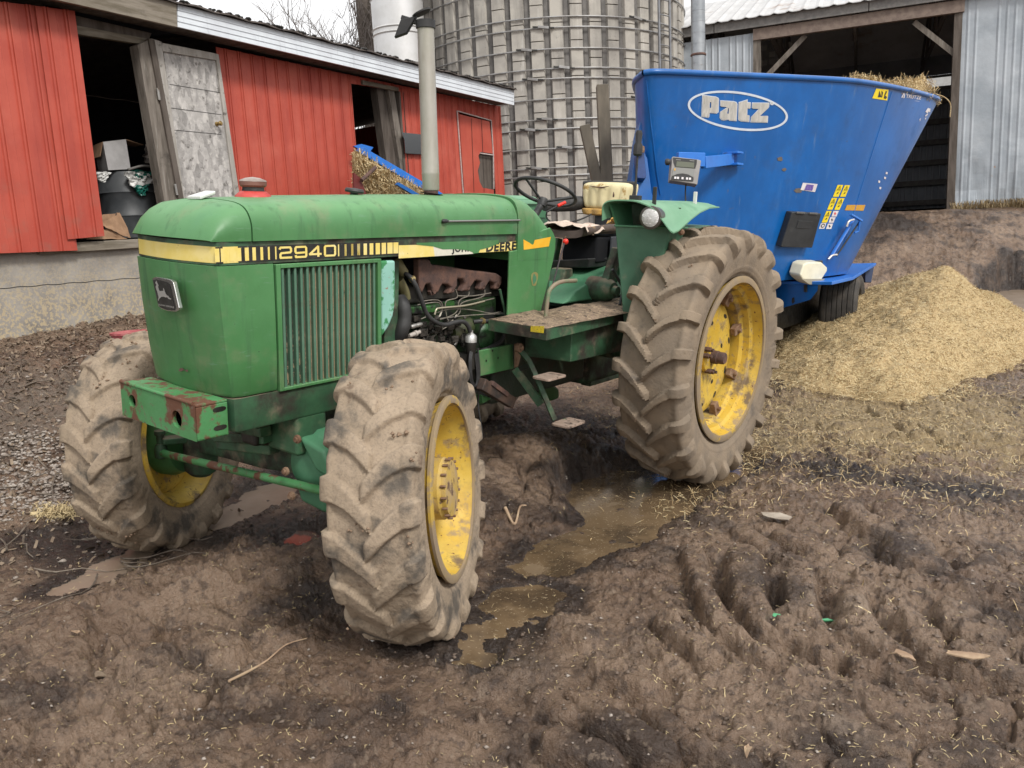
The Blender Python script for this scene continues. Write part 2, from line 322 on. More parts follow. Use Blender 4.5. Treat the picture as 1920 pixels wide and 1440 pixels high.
# lug prints: (picture track of the crest, half width m, height m)
LUGS = [([(1298, 1052), (1318, 1118), (1358, 1172)], .052, .085), ([(1398, 1055), (1400, 1138), (1452, 1196)], .068, .10), ([(1496, 1098), (1502, 1160), (1560, 1225)], .060, .085), ([(1592, 1135), (1612, 1205), (1672, 1258)], .062, .10), ([(1708, 1178), (1752, 1230), (1812, 1268)], .060, .09), ([(1828, 1240), (1905, 1282), (1960, 1300)], .055, .08),
        ([(1250, 1170), (1290, 1208), (1332, 1242)], .040, .065), ([(1368, 1195), (1405, 1222), (1442, 1248)], .040, .06), ([(1478, 1190), (1512, 1215), (1552, 1244)], .042, .06), ([(1578, 1232), (1625, 1266)], .036, .05), ([(1690, 1275), (1760, 1300)], .036, .05),
        ([(1130, 1358), (1185, 1392), (1240, 1418)], .050, .08), ([(1228, 1345), (1262, 1380), (1310, 1408)], .034, .06), ([(1048, 1398), (1135, 1438)], .052, .07), ([(1310, 1410), (1400, 1440)], .036, .05), ([(1000, 1300), (1060, 1345)], .045, .05),
        ([(1700, 1030), (1722, 1062)], .095, .09), ([(1800, 1170), (1828, 1196)], .085, .08), ([(1060, 1180), (1100, 1200)], .075, .06), ([(1470, 1010), (1540, 1035)], .06, .05), ([(1590, 960), (1640, 1000)], .07, .07), ([(1560, 900), (1650, 905)], .06, .06), ([(1390, 1000), (1440, 1030)], .05, .04), ([(1130, 1250), (1210, 1290)], .06, .05), ([(920, 1290), (1000, 1260)], .07, .05),
        ([(230, 1160), (330, 1120)], .07, .05), ([(90, 1260), (140, 1230)], .06, .04), ([(380, 1190), (420, 1230)], .07, .045), ([(120, 1370), (180, 1350)], .07, .05), ([(700, 1080), (600, 1100)], .08, .05), ([(520, 1080), (460, 1110)], .06, .05)]
PITS = [([(308, 1175), (312, 1225)], .035, -.075), ([(180, 1235), (195, 1270)], .040, -.08), ([(215, 1265), (250, 1290)], .03, -.05), ([(150, 1335), (165, 1350)], .045, -.06), ([(372, 1330), (420, 1272)], .014, -.05), ([(222, 1215), (230, 1235)], .02, -.04), ([(335, 1412), (450, 1418)], .012, -.05), ([(545, 1285), (555, 1292)], .014, -.03), ([(285, 1380), (300, 1330)], .010, -.03),
        ([(1622, 767), (1711, 821)], .03, -.07), ([(1714, 792), (1759, 827)], .028, -.06), ([(1526, 792), (1545, 808)], .03, -.06), ([(1560, 735), (1590, 745)], .05, -.06), ([(1800, 700), (1870, 720)], .06, -.07), ([(1340, 1085), (1362, 1130)], .03, -.05), ([(1450, 1080), (1462, 1150)], .03, -.05), ([(1560, 1120), (1575, 1180)], .03, -.05), ([(1780, 1290), (1850, 1320)], .02, -.04), ([(920, 1180), (1000, 1215)], .03, -.03)]
def crest(h, x, y, L, flatten):
    for pts, w, a in L:
        P = [Uz(p[0], p[1], .07)[:2] for p in pts]; P = [np.array(q) for q in P]; P = [q[:2] for q in catmull([(q[0], q[1], 0) for q in P], 5)]
        lo = np.min(P, 0)-w*2.2; hi = np.max(P, 0)+w*2.2; b = (x > lo[0]) & (x < hi[0]) & (y > lo[1]) & (y < hi[1])
        if not np.any(b): continue
        xb, yb = x[b], y[b]; d = np.full(xb.shape, 9.)
        for p, q in zip(P[:-1], P[1:]):
            e = q-p; t = np.clip(((xb-p[0])*e[0]+(yb-p[1])*e[1])/(e@e), 0, 1); d = np.minimum(d, np.hypot(xb-p[0]-e[0]*t, yb-p[1]-e[1]*t))
        d = np.maximum(d+fbm(xb, yb, 9, 3, 73)*w*.55, 0); w = w*(1.25 if a > 0 else 1); k = np.exp(-(d/w)**(5.5 if a > 0 else 2.4)); KM[b] = np.maximum(KM[b], k*flatten); a = a*(.80 if a > 0 else .9); hb = h[b]
        h[b] = hb*(1-.85*k*flatten)+k*(a+.06*flatten)-(.036*np.exp(-((d-1.35*w)/(.35*w))**2) if a > 0 else 0)
    return h
PILEC = Uz(1772, 520, 1.0)[:2]; PILD = Uz(1640, 720, .15)[:2]-PILEC; PILD /= np.linalg.norm(PILD)
def pile(x, y):
    n = fbm(x, y, 1.1, 3, 77)*.25
    u = (x-PILEC[0])*PILD[0]+(y-PILEC[1])*PILD[1]; v = -(x-PILEC[0])*PILD[1]+(y-PILEC[1])*PILD[0]
    q = np.sqrt((u/np.where(u > 0, 3.7, 1.7))**2+(v/np.where(v < 0, 2.6, 1.15))**2)*(1+n); p = .88*np.maximum(0, 1-np.maximum(q, 0)**1.25)**1.3
    q = Uz(1600, 705, .2)[:2]; p2 = .12*np.exp(-(((x-q[0])/.8)**2+((y-q[1])/.9)**2))
    q = Uz(1700, 538, .80)[:2]; p3 = .56*np.exp(-(((x-q[0])/.45)**2+((y-q[1])/.9)**2)**1.3)
    return np.maximum(p, p3)+.35*np.minimum(p, p3)+p2
def strawmask(x, y):
    q = P2(1700, 790); m = np.exp(-(((x-q[0])/1.7)**2+((y-q[1])/1.9)**2))
    q = P2(1480, 830); m = np.maximum(m, .9*np.exp(-(((x-q[0])/.6)**2+((y-q[1])/.7)**2)))
    q = P2(1330, 940); m = np.maximum(m, .45*np.exp(-(((x-q[0])/.5)**2+((y-q[1])/.35)**2)))
    return m
def Hn(x, y, fine=True):
    x = np.atleast_1d(np.asarray(x, float)); y = np.atleast_1d(np.asarray(y, float))
    dep = (x-CAM[0])*FWH[0]+(y-CAM[1])*FWH[1]; lat = (x-CAM[0])*RTH[0]+(y-CAM[1])*RTH[1]
    h = .075+fbm(x, y, .45, 3, 1)*.09
    near = ss(14, 9, dep)
    h = h+.17*ss(.2, -1.2, x)*ss(-2.2, .2, y)+.16*ss(7.5, 11, dep)
    # wheel ruts of the yard
    rut = np.exp(-((x-.93)/.40)**2)*ss(-4.0, -2.9, y)*ss(3.2, 1.2, y); h = h*(1-rut)+rut*.03
    rut2 = np.exp(-((x+1.18+.06*np.sin(y*2))/.42)**4)*ss(-4.6, -3.3, y)*ss(2.6, .8, y); h = h*(1-rut2)+rut2*(-.005+.20*ss(-2.4, -.1, y))
    h = h+.20*G2(x, y, -.12, -1.2, .5, 1.5)+.12*G2(x, y, .15, -.2, .5, 1.3)+.09*G2(x, y, -.25, -3.2, .5, .5)+.06*G2(x, y, .35, 2.8, .8, .8)
    s = (x-SA[0])*SN[0]+(y-SA[1])*SN[1]; h = h+(.86-h*.6)*ss(4.5, .15, s)*ss(22, 14, dep)
    q_ = dep-.12*lat; far = ss(10.6, 17.4, q_)*ss(-14, 0, lat); h = h*(1-far)+(BA[2]-.07)*far
    h = h-.30*ss(4.0, 5.2, lat)*ss(7.4, 6.2, lat)*ss(10, 12, dep)*ss(18, 16, dep)
    if fine:
        rough = .35+.65*ss(-.15, .25, fbm(x, y, .9, 2, 15))+.35*strawmask(x, y)
        rough = rough*np.where(lat < -.4, .8, 1)
        h = h+near*rough*(fbm(x, y, 3.2, 4, 2, .55)*.040+fbm(x, y, 6, 3, 4, .5, True)*.022)
        d1, d2, idv = worley(x+fbm(x, y, 5, 2, 61)*.08, y+fbm(x, y, 5, 2, 62)*.08, 6.5, 3)
        cl = ss(.02, .35, d2-d1)*ss(.9, .1, d1)*(idv-.25)
        cm = ss(.0, .3, fbm(x, y, .8, 3, 31))
        h = h+near*cm*cl*.055
        d1, d2, idv = worley(x+fbm(x, y, 12, 2, 63)*.03, y+fbm(x, y, 12, 2, 64)*.03, 17, 9)
        h = h+near*(.25+.75*cm)*ss(.02, .4, d2-d1)*ss(.8, .1, d1)*(idv-.2)*.030
        for t in TR: h = track(h, x, y, *t)
        global KM; KM = np.zeros(h.shape)
        h = crest(h, x, y, LUGS, 1); h = crest(h, x, y, PITS, 0)
        h = h+near*(1-.8*KM)*fbm(x, y, 26, 3, 47, .6)*.011
        d1, d2, _i = worley(x+fbm(x, y, 4, 3, 65)*.16, y+fbm(x, y, 4, 3, 66)*.16, 4.2, 12); h = h-near*(1-.7*KM)*ss(-.05, .2, fbm(x, y, .75, 2, 67))*.035*np.exp(-((d2-d1)/.075)**2)
        d1, d2, _i = worley(x+fbm(x, y, 9, 2, 68)*.05, y+fbm(x, y, 9, 2, 69)*.05, 11, 13); h = h-near*(1-.7*KM)*ss(-.05, .2, fbm(x, y, 1.1, 2, 70))*.014*np.exp(-((d2-d1)/.11)**2)
        # slumped edges / cracks
        cr = np.abs(fbm(x, y, 1.5, 3, 90)); h = h-near*.03*np.exp(-(cr/.02)**2)*ss(-.1, .2, fbm(x, y, .7, 2, 91))
        tn_ = .35+.65*ss(-.12, .12, fbm(x, y, 1.4, 2, 44)); h = h+near*tn_*(fbm(x, y, 20, 4, 6, .62)*.026+fbm(x, y, 11, 3, 46, .6, True)*.024+fbm(x, y, 70, 2, 7, .6)*.005)
        far_ = (1-near)*(1-.8*ss(17, 18.5, dep)); h = h+far_*ss(70, 30, dep)*(fbm(x, y, 1.3, 4, 52, .55)*.20+fbm(x, y, 3.5, 3, 54, .6, True)*.10+fbm(x, y, 9, 3, 53, .6)*.06)
    S = np.full(h.shape, 9.); LV = np.zeros(h.shape)
    for P, lv, key in WATER:
        lo, hi = P.min(0)-.4, P.max(0)+.4; b = (x > lo[0]) & (x < hi[0]) & (y > lo[1]) & (y < hi[1])
        if not np.any(b): continue
        s_ = sdpoly(P, x[b], y[b])+fbm(x[b], y[b], 5, 4, 17, .6)*.11; c = s_ < S[b]; S[b] = np.where(c, s_, S[b]); LV[b] = np.where(c, lv, LV[b])
    for lo, hi, lv in SHEETS:
        b = (x > lo[0]) & (x < hi[0]) & (y > lo[1]) & (y < hi[1]) & (S > 5); S[b] = .4; LV[b] = lv
    b = S < 1; xb, yb, sb_, lb, hb = x[b], y[b], S[b], LV[b], h[b]
    m = ss(.07, -.05, sb_); hb = hb*(1-m)+(lb-.018+.040*fbm(xb, yb, 9, 3, 18))*m
    n_ = np.maximum(0, fbm(xb, yb, 16, 4, 19, .6))*.03
    h[b] = np.where(sb_ > .02, np.maximum(hb, lb+.003+np.minimum(.02, (sb_-.02)*.12)+n_), hb)
    return h
# polar sheet: fine near the viewpoint, reaching the horizon
th = np.concatenate([np.linspace(-180, -48, 40)[:-1], np.linspace(-48, -36, 40)[:-1], np.linspace(-36, 36, 900), np.linspace(36, 48, 40)[1:], np.linspace(48, 180, 40)[1:-1]])
rr_ = np.concatenate([[.05, .3, .6, .9], np.geomspace(1.15, 13, 600), np.geomspace(13, 26, 90)[1:], np.geomspace(26, 1500, 40)[1:]])
TH, RR = np.meshgrid(YAW+np.radians(th), rr_, indexing='ij')
GX = CAM[0]+RR*np.sin(TH); GY = CAM[1]+RR*np.cos(TH); GZ = Hn(GX, GY)
nt_, nr_ = GX.shape; I = np.arange(nt_*nr_).reshape(nt_, nr_)
A = I; B = np.roll(I, -1, axis=0)
Fq = np.stack([A[:, :-1], B[:, :-1], B[:, 1:], A[:, 1:]], -1)
Fq = Fq.reshape(-1, 4)[:, ::-1]

def ground_mat():
    m = mat('wet_mud', (.162, .105, .070), (.255, .177, .122), 1.1, .38, .66, r=.40, r2=.20,
            layers=[((.036, .024, .019), 2.3, .48, .64, {'k': .8, 'r': .30}), ((.30, .225, .165), 3.1, .57, .72, {'k': .6, 'r': .8}), ((.045, .03, .024), 15, .52, .62, {'k': .6, 'r': .3}), ((.26, .195, .14), 26, .57, .66, {'k': .55, 'r': .85})],
            bump=.9, bsc=60, bump2=[(16, .9, .06), (170, .7, .008)], spec=.5)
    nt = m.node_tree; N = nt.nodes; Lk = nt.links; b = N['Principled BSDF']
    at = N.new('ShaderNodeAttribute'); at.attribute_name = 'cover'; sp = N.new('ShaderNodeSeparateColor'); Lk.new(at.outputs['Color'], sp.inputs[0])
    def lay(mask, col, sc, a, bb, col2, amt=.9):
        src = b.inputs['Base Color'].links[0].from_socket
        n = N.new('ShaderNodeTexNoise'); n.inputs['Scale'].default_value = sc; n.inputs['Detail'].default_value = 9; n.inputs['Roughness'].default_value = .7
        tc = N.new('ShaderNodeTexCoord'); Lk.new(tc.outputs['Object'], n.inputs['Vector'])
        ad = N.new('ShaderNodeMath'); ad.operation = 'MULTIPLY_ADD'; Lk.new(mask, ad.inputs[0]); ad.inputs[1].default_value = amt; Lk.new(n.outputs[0], ad.inputs[2])
        q = N.new('ShaderNodeMapRange'); Lk.new(ad.outputs[0], q.inputs[0]); q.inputs[1].default_value = a; q.inputs[2].default_value = bb
        n2 = N.new('ShaderNodeTexNoise'); n2.inputs['Scale'].default_value = sc*5; Lk.new(tc.outputs['Object'], n2.inputs['Vector'])
        cc = N.new('ShaderNodeMixRGB'); cc.inputs[1].default_value = (*col, 1); cc.inputs[2].default_value = (*col2, 1); Lk.new(n2.outputs[0], cc.inputs[0])
        x = N.new('ShaderNodeMixRGB'); Lk.new(q.outputs[0], x.inputs[0]); Lk.new(src, x.inputs[1]); Lk.new(cc.outputs[0], x.inputs[2]); Lk.new(x.outputs[0], b.inputs['Base Color'])
    a2 = N.new('ShaderNodeAttribute'); a2.attribute_name = 'wet_dark'; _rs = b.inputs['Roughness'].links[0].from_socket; _rm = N.new('ShaderNodeMixRGB'); Lk.new(a2.outputs['Fac'], _rm.inputs[0]); Lk.new(_rs, _rm.inputs[1]); _rm.inputs[2].default_value = (.28, .28, .28, 1); Lk.new(_rm.outputs[0], b.inputs['Roughness']); lay(a2.outputs['Fac'], (.045, .031, .024), 5, .72, 1.05, (.030, .021, .017), .62)
    lay(sp.outputs[0], (.36, .27, .14), 7, .80, 1.0, (.22, .155, .085), .62)     # trodden straw
    lay(sp.outputs[1], (.34, .25, .175), 2.2, .60, .95, (.17, .12, .085), .7)       # dry pale dirt
    lay(sp.outputs[2], (.20, .16, .125), 14, .80, 1.0, (.11, .085, .065))      # gravelly edge
    return m
GM = ground_mat()
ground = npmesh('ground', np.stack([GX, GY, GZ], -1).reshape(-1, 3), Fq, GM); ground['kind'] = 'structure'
sm = strawmask(GX, GY); DEP = (GX-CAM[0])*FWH[0]+(GY-CAM[1])*FWH[1]; LAT = (GX-CAM[0])*RTH[0]+(GY-CAM[1])*RTH[1]
_q = Uz(1860, 440, 1.6)[:2]; dry = np.exp(-(((GX-_q[0])/2.2)**2+((GY-_q[1])/2.0)**2))*ss(10, 12, DEP)
sdist = (GX-SA[0])*SN[0]+(GY-SA[1])*SN[1]; grav = .55*ss(5.2, 2.6, sdist)*ss(-3.0, -3.9, LAT)*ss(9.5, 7, DEP)
wet_dark = np.zeros_like(GX)  # wet puddle margins, plus mud coloured darker under the tractor and along the ruts
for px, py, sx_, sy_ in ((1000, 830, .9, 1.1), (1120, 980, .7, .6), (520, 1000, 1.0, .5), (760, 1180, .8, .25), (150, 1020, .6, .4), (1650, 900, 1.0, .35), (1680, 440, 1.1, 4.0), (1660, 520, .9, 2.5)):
    q = P2(px, py) if py > 600 else Uz(px, py, 1.3 if py < 480 else .6)[:2]; wet_dark = np.maximum(wet_dark, np.exp(-(((GX-q[0])/sx_)**2+((GY-q[1])/sy_)**2)))
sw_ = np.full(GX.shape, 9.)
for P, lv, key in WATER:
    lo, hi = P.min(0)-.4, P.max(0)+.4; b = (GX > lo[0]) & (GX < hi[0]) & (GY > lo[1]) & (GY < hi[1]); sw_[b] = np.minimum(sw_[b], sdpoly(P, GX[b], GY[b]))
wet_dark = np.maximum(wet_dark, .9*ss(.28, .02, sw_))
wa_ = ground.data.attributes.new('wet_dark', 'FLOAT', 'POINT'); wa_.data.foreach_set('value', np.clip(wet_dark+fbm(GX, GY, 2, 3, 99)*.5*(wet_dark > .05), 0, 1).astype(np.float32).ravel())
ca_ = ground.data.color_attributes.new('cover', 'FLOAT_COLOR', 'POINT')
ca_.data.foreach_set('color', np.stack([sm, dry, grav, np.ones_like(sm)], -1).astype(np.float32).ravel())

def water_mat():
    m = mat('murky_puddle_water', (.135, .092, .052), (.18, .125, .072), 3, r=.06, r2=.14, layers=[((.06, .042, .028), 2.5, .45, .62, {'k': .8, 'r': .05}), ((.22, .16, .10), 4, .57, .68, {'k': .7, 'r': .45}), ((.34, .27, .17), 70, .60, .66, {'k': .7, 'r': .7})], bump=.08, bsc=18, spec=.8)
    return m
WM = water_mat(); REDW = mat('reddish_puddle', (.075, .022, .018), (.10, .07, .055), 7, r=.12, spec=.6)
PALEW = mat('pale_silty_water', (.24, .185, .14), (.18, .135, .095), 2, r=.32, r2=.4, spec=.3, bump=.05, bsc=25)
for k, (lo, hi, lv) in enumerate(SHEETS):
    c = (lo+hi)/2; a, b = (hi-lo)/2
    o = obj('puddle_water', MB().add([(-a, -b, 0), (a, -b, 0), (a, b, 0), (-a, b, 0)], [(0, 1, 2, 3)]), (WM, REDW, PALEW)[SKEY[k]]); o.location = (c[0], c[1], lv); o['kind'] = 'structure'
def wz(x, y, z):
    for lo, hi, lv in SHEETS: z = np.where((x > lo[0]) & (x < hi[0]) & (y > lo[1]) & (y < hi[1]), np.maximum(z, lv+.004), z)
    return z
# feed heap
px0, px1, py0, py1 = PILEC[0]-3.2, PILEC[0]+3.2, PILEC[1]-3.6, PILEC[1]+3.6
xx, yy = np.meshgrid(np.linspace(px0, px1, 330), np.linspace(py0, py1, 370), indexing='ij')
pp = pile(xx, yy); rough = fbm(xx, yy, 9, 4, 40, .6)*.05+fbm(xx, yy, 2.2, 3, 41)*.07
_w = ss(.0, .16, pp); zz = (Hn(xx, yy)-.05)*(1-_w)+(Hn(xx, yy, False)+pp+rough*np.clip(pp*6, 0, 1))*_w
def pileH(x, y): p = pile(x, y); return Hn(x, y, False)+p+(fbm(x, y, 9, 4, 40, .6)*.05+fbm(x, y, 2.2, 3, 41)*.07)*np.clip(p*6, 0, 1)+.0
I2 = np.arange(xx.size).reshape(xx.shape); F2 = np.stack([I2[:-1, :-1], I2[1:, :-1], I2[1:, 1:], I2[:-1, 1:]], -1)
keep = (pp[:-1, :-1] > .01) | (pp[1:, 1:] > .01)
fp = npmesh('feed_pile', np.stack([xx, yy, zz], -1).reshape(-1, 3), F2[keep], FEED)
tag(fp, 'golden heap of chopped straw feed on the mud right of the mixer wheel', 'feed pile', kind='stuff')

def onground(px, py, n=4):
    z = .1
    for _ in range(n): q = Uz(px, py, z); z = float(wz(q[:1], q[1:2], Hn(q[:1], q[1:2]))[0])
    return np.array([q[0], q[1], z])
# ------------------------------------------------------------------ scatter
def slivers(name, x, y, z, L, Wd, mat_, tilt=.35, nrm=None, jitter=.004):
    n = len(x); az = rng.uniform(0, 2*math.pi, n); el = rng.normal(0, tilt, n); L = L*rng.uniform(.4, 1.4, n); Wd = Wd*rng.uniform(.6, 1.3, n)
    d = np.stack([np.cos(az)*np.cos(el), np.sin(az)*np.cos(el), np.sin(el)], -1)*L[:, None]/2
    s = np.stack([-np.sin(az), np.cos(az), rng.normal(0, .5, n)], -1); s /= np.linalg.norm(s, axis=1)[:, None]; s *= Wd[:, None]/2
    c = np.stack([x, y, z+jitter+np.abs(d[:, 2])*.5], -1); b = np.zeros_like(c); b[:, 2] = L*rng.uniform(-.02, .12, n)
    b[:, 0] = rng.normal(0, .06, n)*L; b[:, 1] = rng.normal(0, .06, n)*L
    V = np.stack([c-d-s, c-d+s, c+b-s, c+b+s, c+d-s, c+d+s], 1).reshape(-1, 3)
    k = np.arange(n)[:, None]*6; F = np.concatenate([k+np.array([[0, 2, 3, 1]]), k+np.array([[2, 4, 5, 3]])], 0)
    return npmesh(name, V, F, mat_, smooth=False)
def polar(n, r0, r1, a0, a1, pw=1.0):
    u = rng.uniform(0, 1, n); r = (r0**(2-pw)+(r1**(2-pw)-r0**(2-pw))*u)**(1/(2-pw)) if pw != 2 else r0*(r1/r0)**u
    a = YAW+np.radians(rng.uniform(a0, a1, n)); return CAM[0]+r*np.sin(a), CAM[1]+r*np.cos(a)
x, y = polar(15000, 1.6, 9, -36, 36, 1.5); m_ = (fbm(x, y, 1.2, 3, 12)+rng.uniform(-.35, .35, len(x)) > -.02); x, y = x[m_], y[m_]
tag(slivers('straw_litter', x, y, wz(x, y, Hn(x, y)), .016, .0024, STRAWP), 'short pale straw bits scattered over the brown mud', 'straw', kind='stuff')
x, y = polar(60000, 3.0, 10, 2, 36, .9); s_ = strawmask(x, y); m_ = rng.uniform(0, 1, len(x)) < s_**1.3*(.35+1.6*np.clip(fbm(x, y, 3, 3, 14)+.25, 0, 1)); x, y = x[m_], y[m_]
tag(slivers('trodden_straw', x, y, wz(x, y, Hn(x, y)), .045, .0035, STRAW, .5), 'golden straw trodden into the mud below the feed heap', 'straw', kind='stuff')
x = rng.uniform(px0, px1, 110000); y = rng.uniform(py0, py1, 110000); p_ = pile(x, y); m_ = p_ > .02; x, y = x[m_], y[m_]
tag(slivers('heap_straw', x, y, pileH(x, y)-.004, .055, .0045, STRAW, .35), 'loose straws over the feed heap surface', 'straw', kind='stuff')
# stones
def rocks(name, x, y, z, s, mat_, flat=.5):
    base = np.array([(1, 0, 0), (0, 1, 0), (-1, 0, 0), (0, -1, 0), (0, 0, 1), (0, 0, -1)], float); n = len(x)
    V = base[None]*rng.uniform(.6, 1.2, (n, 6, 1)); V = V+rng.normal(0, .15, V.shape); V[:, :, 2] *= flat
    a = rng.uniform(0, 6.28, n); ca, sa = np.cos(a), np.sin(a); X = V[:, :, 0]*ca[:, None]-V[:, :, 1]*sa[:, None]; Y = V[:, :, 0]*sa[:, None]+V[:, :, 1]*ca[:, None]
    V = np.stack([X, Y, V[:, :, 2]], -1)*s[:, None, None]+np.stack([x, y, z], -1)[:, None]
    f = np.array([(0, 1, 4), (1, 2, 4), (2, 3, 4), (3, 0, 4), (1, 0, 5), (2, 1, 5), (3, 2, 5), (0, 3, 5)])
    F = (np.arange(n)[:, None, None]*6+f[None]).reshape(-1, 3); return npmesh(name, V.reshape(-1, 3), F, mat_, smooth=True)
STONE = mat('limestone_chips', (.36, .32, .28), (.22, .18, .15), 9, r=.85, layers=[((.12, .09, .07), 20, .55, .65)])
x, y = polar(26000, 4.2, 10, -36, -21, .8); g_ = ss(5.4, 3.2, (x-SA[0])*SN[0]+(y-SA[1])*SN[1])*ss(-.35, .25, fbm(x, y, 1.3, 3, 19)); m_ = rng.uniform(0, 1, len(x)) < g_*(.03+.75*ss(.9, .3, np.hypot(x+2.9, y+2.6)/1.25)); x, y = x[m_], y[m_]
tag(rocks('gravel', x, y, Hn(x, y)+.003, rng.uniform(.008, .028, len(x)), STONE), 'pale limestone gravel on the ground beside the shed foundation', 'gravel', kind='stuff')
x, y = polar(900, 2, 9, -36, 36, 1.3)
tag(rocks('pebbles', x, y, Hn(x, y)+.002, rng.uniform(.004, .012, len(x)), STONE), 'small pebbles scattered in the mud', 'pebbles', kind='stuff')
MUDC = mat('mud_clods', (.095, .068, .05), (.15, .11, .083), 9, r=.6, bump=.6, bsc=60)
x, y = polar(7000, 1.8, 11, -36, 36, 1.1); m_ = fbm(x, y, .8, 3, 31)+rng.uniform(-.15, .15, len(x)) > .05; x, y = x[m_], y[m_]
tag(rocks('mud_crumbs', x, y, Hn(x, y)+.002, rng.uniform(.004, .015, len(x)), MUDC, .6), 'crumbled bits of dark mud lying on the churned ground', 'mud', kind='stuff')
# leaves and twigs by the shed
LEAF = mat('dead_leaves', (.13, .09, .06), (.24, .185, .13), 12, r=.8)
x, y = polar(9000, 4.0, 11, -36, -19, .8); g_ = ss(5.6, 1.2, (x-SA[0])*SN[0]+(y-SA[1])*SN[1]); m_ = rng.uniform(0, 1, len(x)) < g_*.8; x, y = x[m_], y[m_]
tag(slivers('leaf_litter', x, y, Hn(x, y), .045, .018, LEAF, .5), 'dead leaves and bits lying along the shed foundation', 'leaf litter', kind='stuff')
mb = MB()
for i in range(46):
    q, w = polar(1, 4.6, 9, -36, -23, .8); q, w = q[0], w[0]; a = rng.uniform(0, 6.28); L_ = rng.uniform(.2, .8); P = []
    for k in range(5):
        X_, Y_ = q+math.cos(a)*L_*k/4, w+math.sin(a)*L_*k/4; a += rng.normal(0, .2); P.append((X_, Y_, float(Hn(np.array([X_]), np.array([Y_]))[0])+.015+.02*rng.uniform(0, 1)))
    mb.tube(P, [.006, .004, .002], 4, 2, False)
tag(obj('fallen_twigs', mb, mat('twig_bark', (.10, .075, .055), (.18, .15, .12), 20, r=.85)), 'thin broken twigs on the gravel beside the shed', 'twigs', kind='stuff')
# ================================================================== TRACTOR
frame(True)
T = thing('tractor', (0, -1.2, 0), 'green tractor with yellow wheels and muddy tyres standing in mud before the blue mixer', 'tractor')
HW = .323
def part(name, mb, m, parent=T, **k): return obj(name, mb, m, parent, **k)
def decal(name, polys, f, m, parent=T):   # polys: list of pixel polygons, f maps to surface
    mb = MB()
    for P in polys:
        mb.tris([f(*q) for q in P])
    return part(name, mb, m, parent)
# ---------------- tyres
def tyre_mesh(name, Rad, hw, rimR, nl, lug, lw, m, nphi, rnd, mudn, seed):
    Rc = Rad-lug; H = Rc-rimR
    half = [(.70, rimR-.008), (.80, rimR+.012), (.84, rimR+.03), (.93, rimR+.2*H), (.99, rimR+.45*H), (.995, rimR+.6*H), (.955, rimR+.8*H), (.86, rimR+.93*H), (.7, Rc-.020), (.4, Rc-.008), (0, Rc)]
    sec = [(-a, b, 0) for a, b in half]+[(a, b, 0) for a, b in half[::-1][1:]]
    C = np.array(catmull([(a*hw, b, 0) for a, b, _ in sec], 8)); dl = np.r_[0, np.cumsum(np.linalg.norm(np.diff(C, axis=0), axis=1))]
    ns = 96; s = np.linspace(0, dl[-1], ns); X = np.interp(s, dl, C[:, 0]); Rr = np.interp(s, dl, C[:, 1])
    tx = np.gradient(X, s); tr = np.gradient(Rr, s); nx, nr = -tr, tx   # outward normal in section
    ph = np.linspace(-math.pi, math.pi, nphi, endpoint=False); PH, Xg = np.meshgrid(ph, X, indexing='ij'); Rg = np.broadcast_to(Rr, PH.shape)
    t = Xg/hw; wob = fbm(PH*Rad, Xg, 5, 2, seed)*.012; mask = np.zeros_like(PH)
    for sg, off in ((1, 0), (-1, .5)):
        tt = sg*t; a = np.clip(tt, -.1, 1); arc = hw*(1.25*a-.55*a*a)
        p = (PH*Rad-arc+wob)/(2*math.pi*Rad/nl)-off; p = p-np.round(p); dist = np.abs(p)*2*math.pi*Rad/nl
        w = lw*(.42+.12*np.clip(a, 0, 1)); mk = ss(w+rnd, w-rnd*.3, dist)*ss(-.10-rnd*1.5, -.06+rnd, tt)
        mask = np.maximum(mask, mk)
    fade = ss(rimR+.52*H, rimR+.80*H, Rg); d = lug*mask*fade
    q1 = PH*Rad; q2 = s[None, :]+0*PH
    cake = ss(.05, .5, fbm(q1, q2, 5, 4, seed+2, .6))*(1-.5*mask); d = d+mudn*cake*ss(rimR+.1*H, rimR+.5*H, Rg)+mudn*.28*fbm(q1, q2, 14, 4, seed+4, .6)*ss(rimR+.05*H, rimR+.4*H, Rg)
    # bead rings
    for rr_, aa_ in ((.022, .004), (.036, .003)): d = d+aa_*np.exp(-((Rg-(rimR+rr_))/.003)**2)
    d = d+.0035*np.exp(-((Rg-(rimR+.05))/.004)**2)+.0035*np.exp(-((Rg-(rimR+.075))/.004)**2)
    x = Xg+nx[None]*d*np.sign(1); r = Rg+nr[None]*d
    V = np.stack([x, -r*np.cos(PH), r*np.sin(PH)], -1).reshape(-1, 3)
    I = np.arange(nphi*ns).reshape(nphi, ns); B = np.roll(I, -1, 0); F = np.stack([I[:, :-1], I[:, 1:], B[:, 1:], B[:, :-1]], -1).reshape(-1, 4)
    o = npmesh(name, V, F, m); me = o.data; bpy.data.objects.remove(o); me.set_sharp_from_angle(angle=R(60)); return me
TM_R = tyre_mesh('tyre', .855, .222, .53, 22, .044, .062, TYRE2, 1100, .005, .005, 5)
TM_F = tyre_mesh('tyre', .650, .176, .385, 18, .024, .088, TYRE, 860, .010, .008, 9)
MCL = mat('caked_mud', (.20, .135, .088), (.27, .19, .13), 14, r=.9, bump=.5, bsc=70)
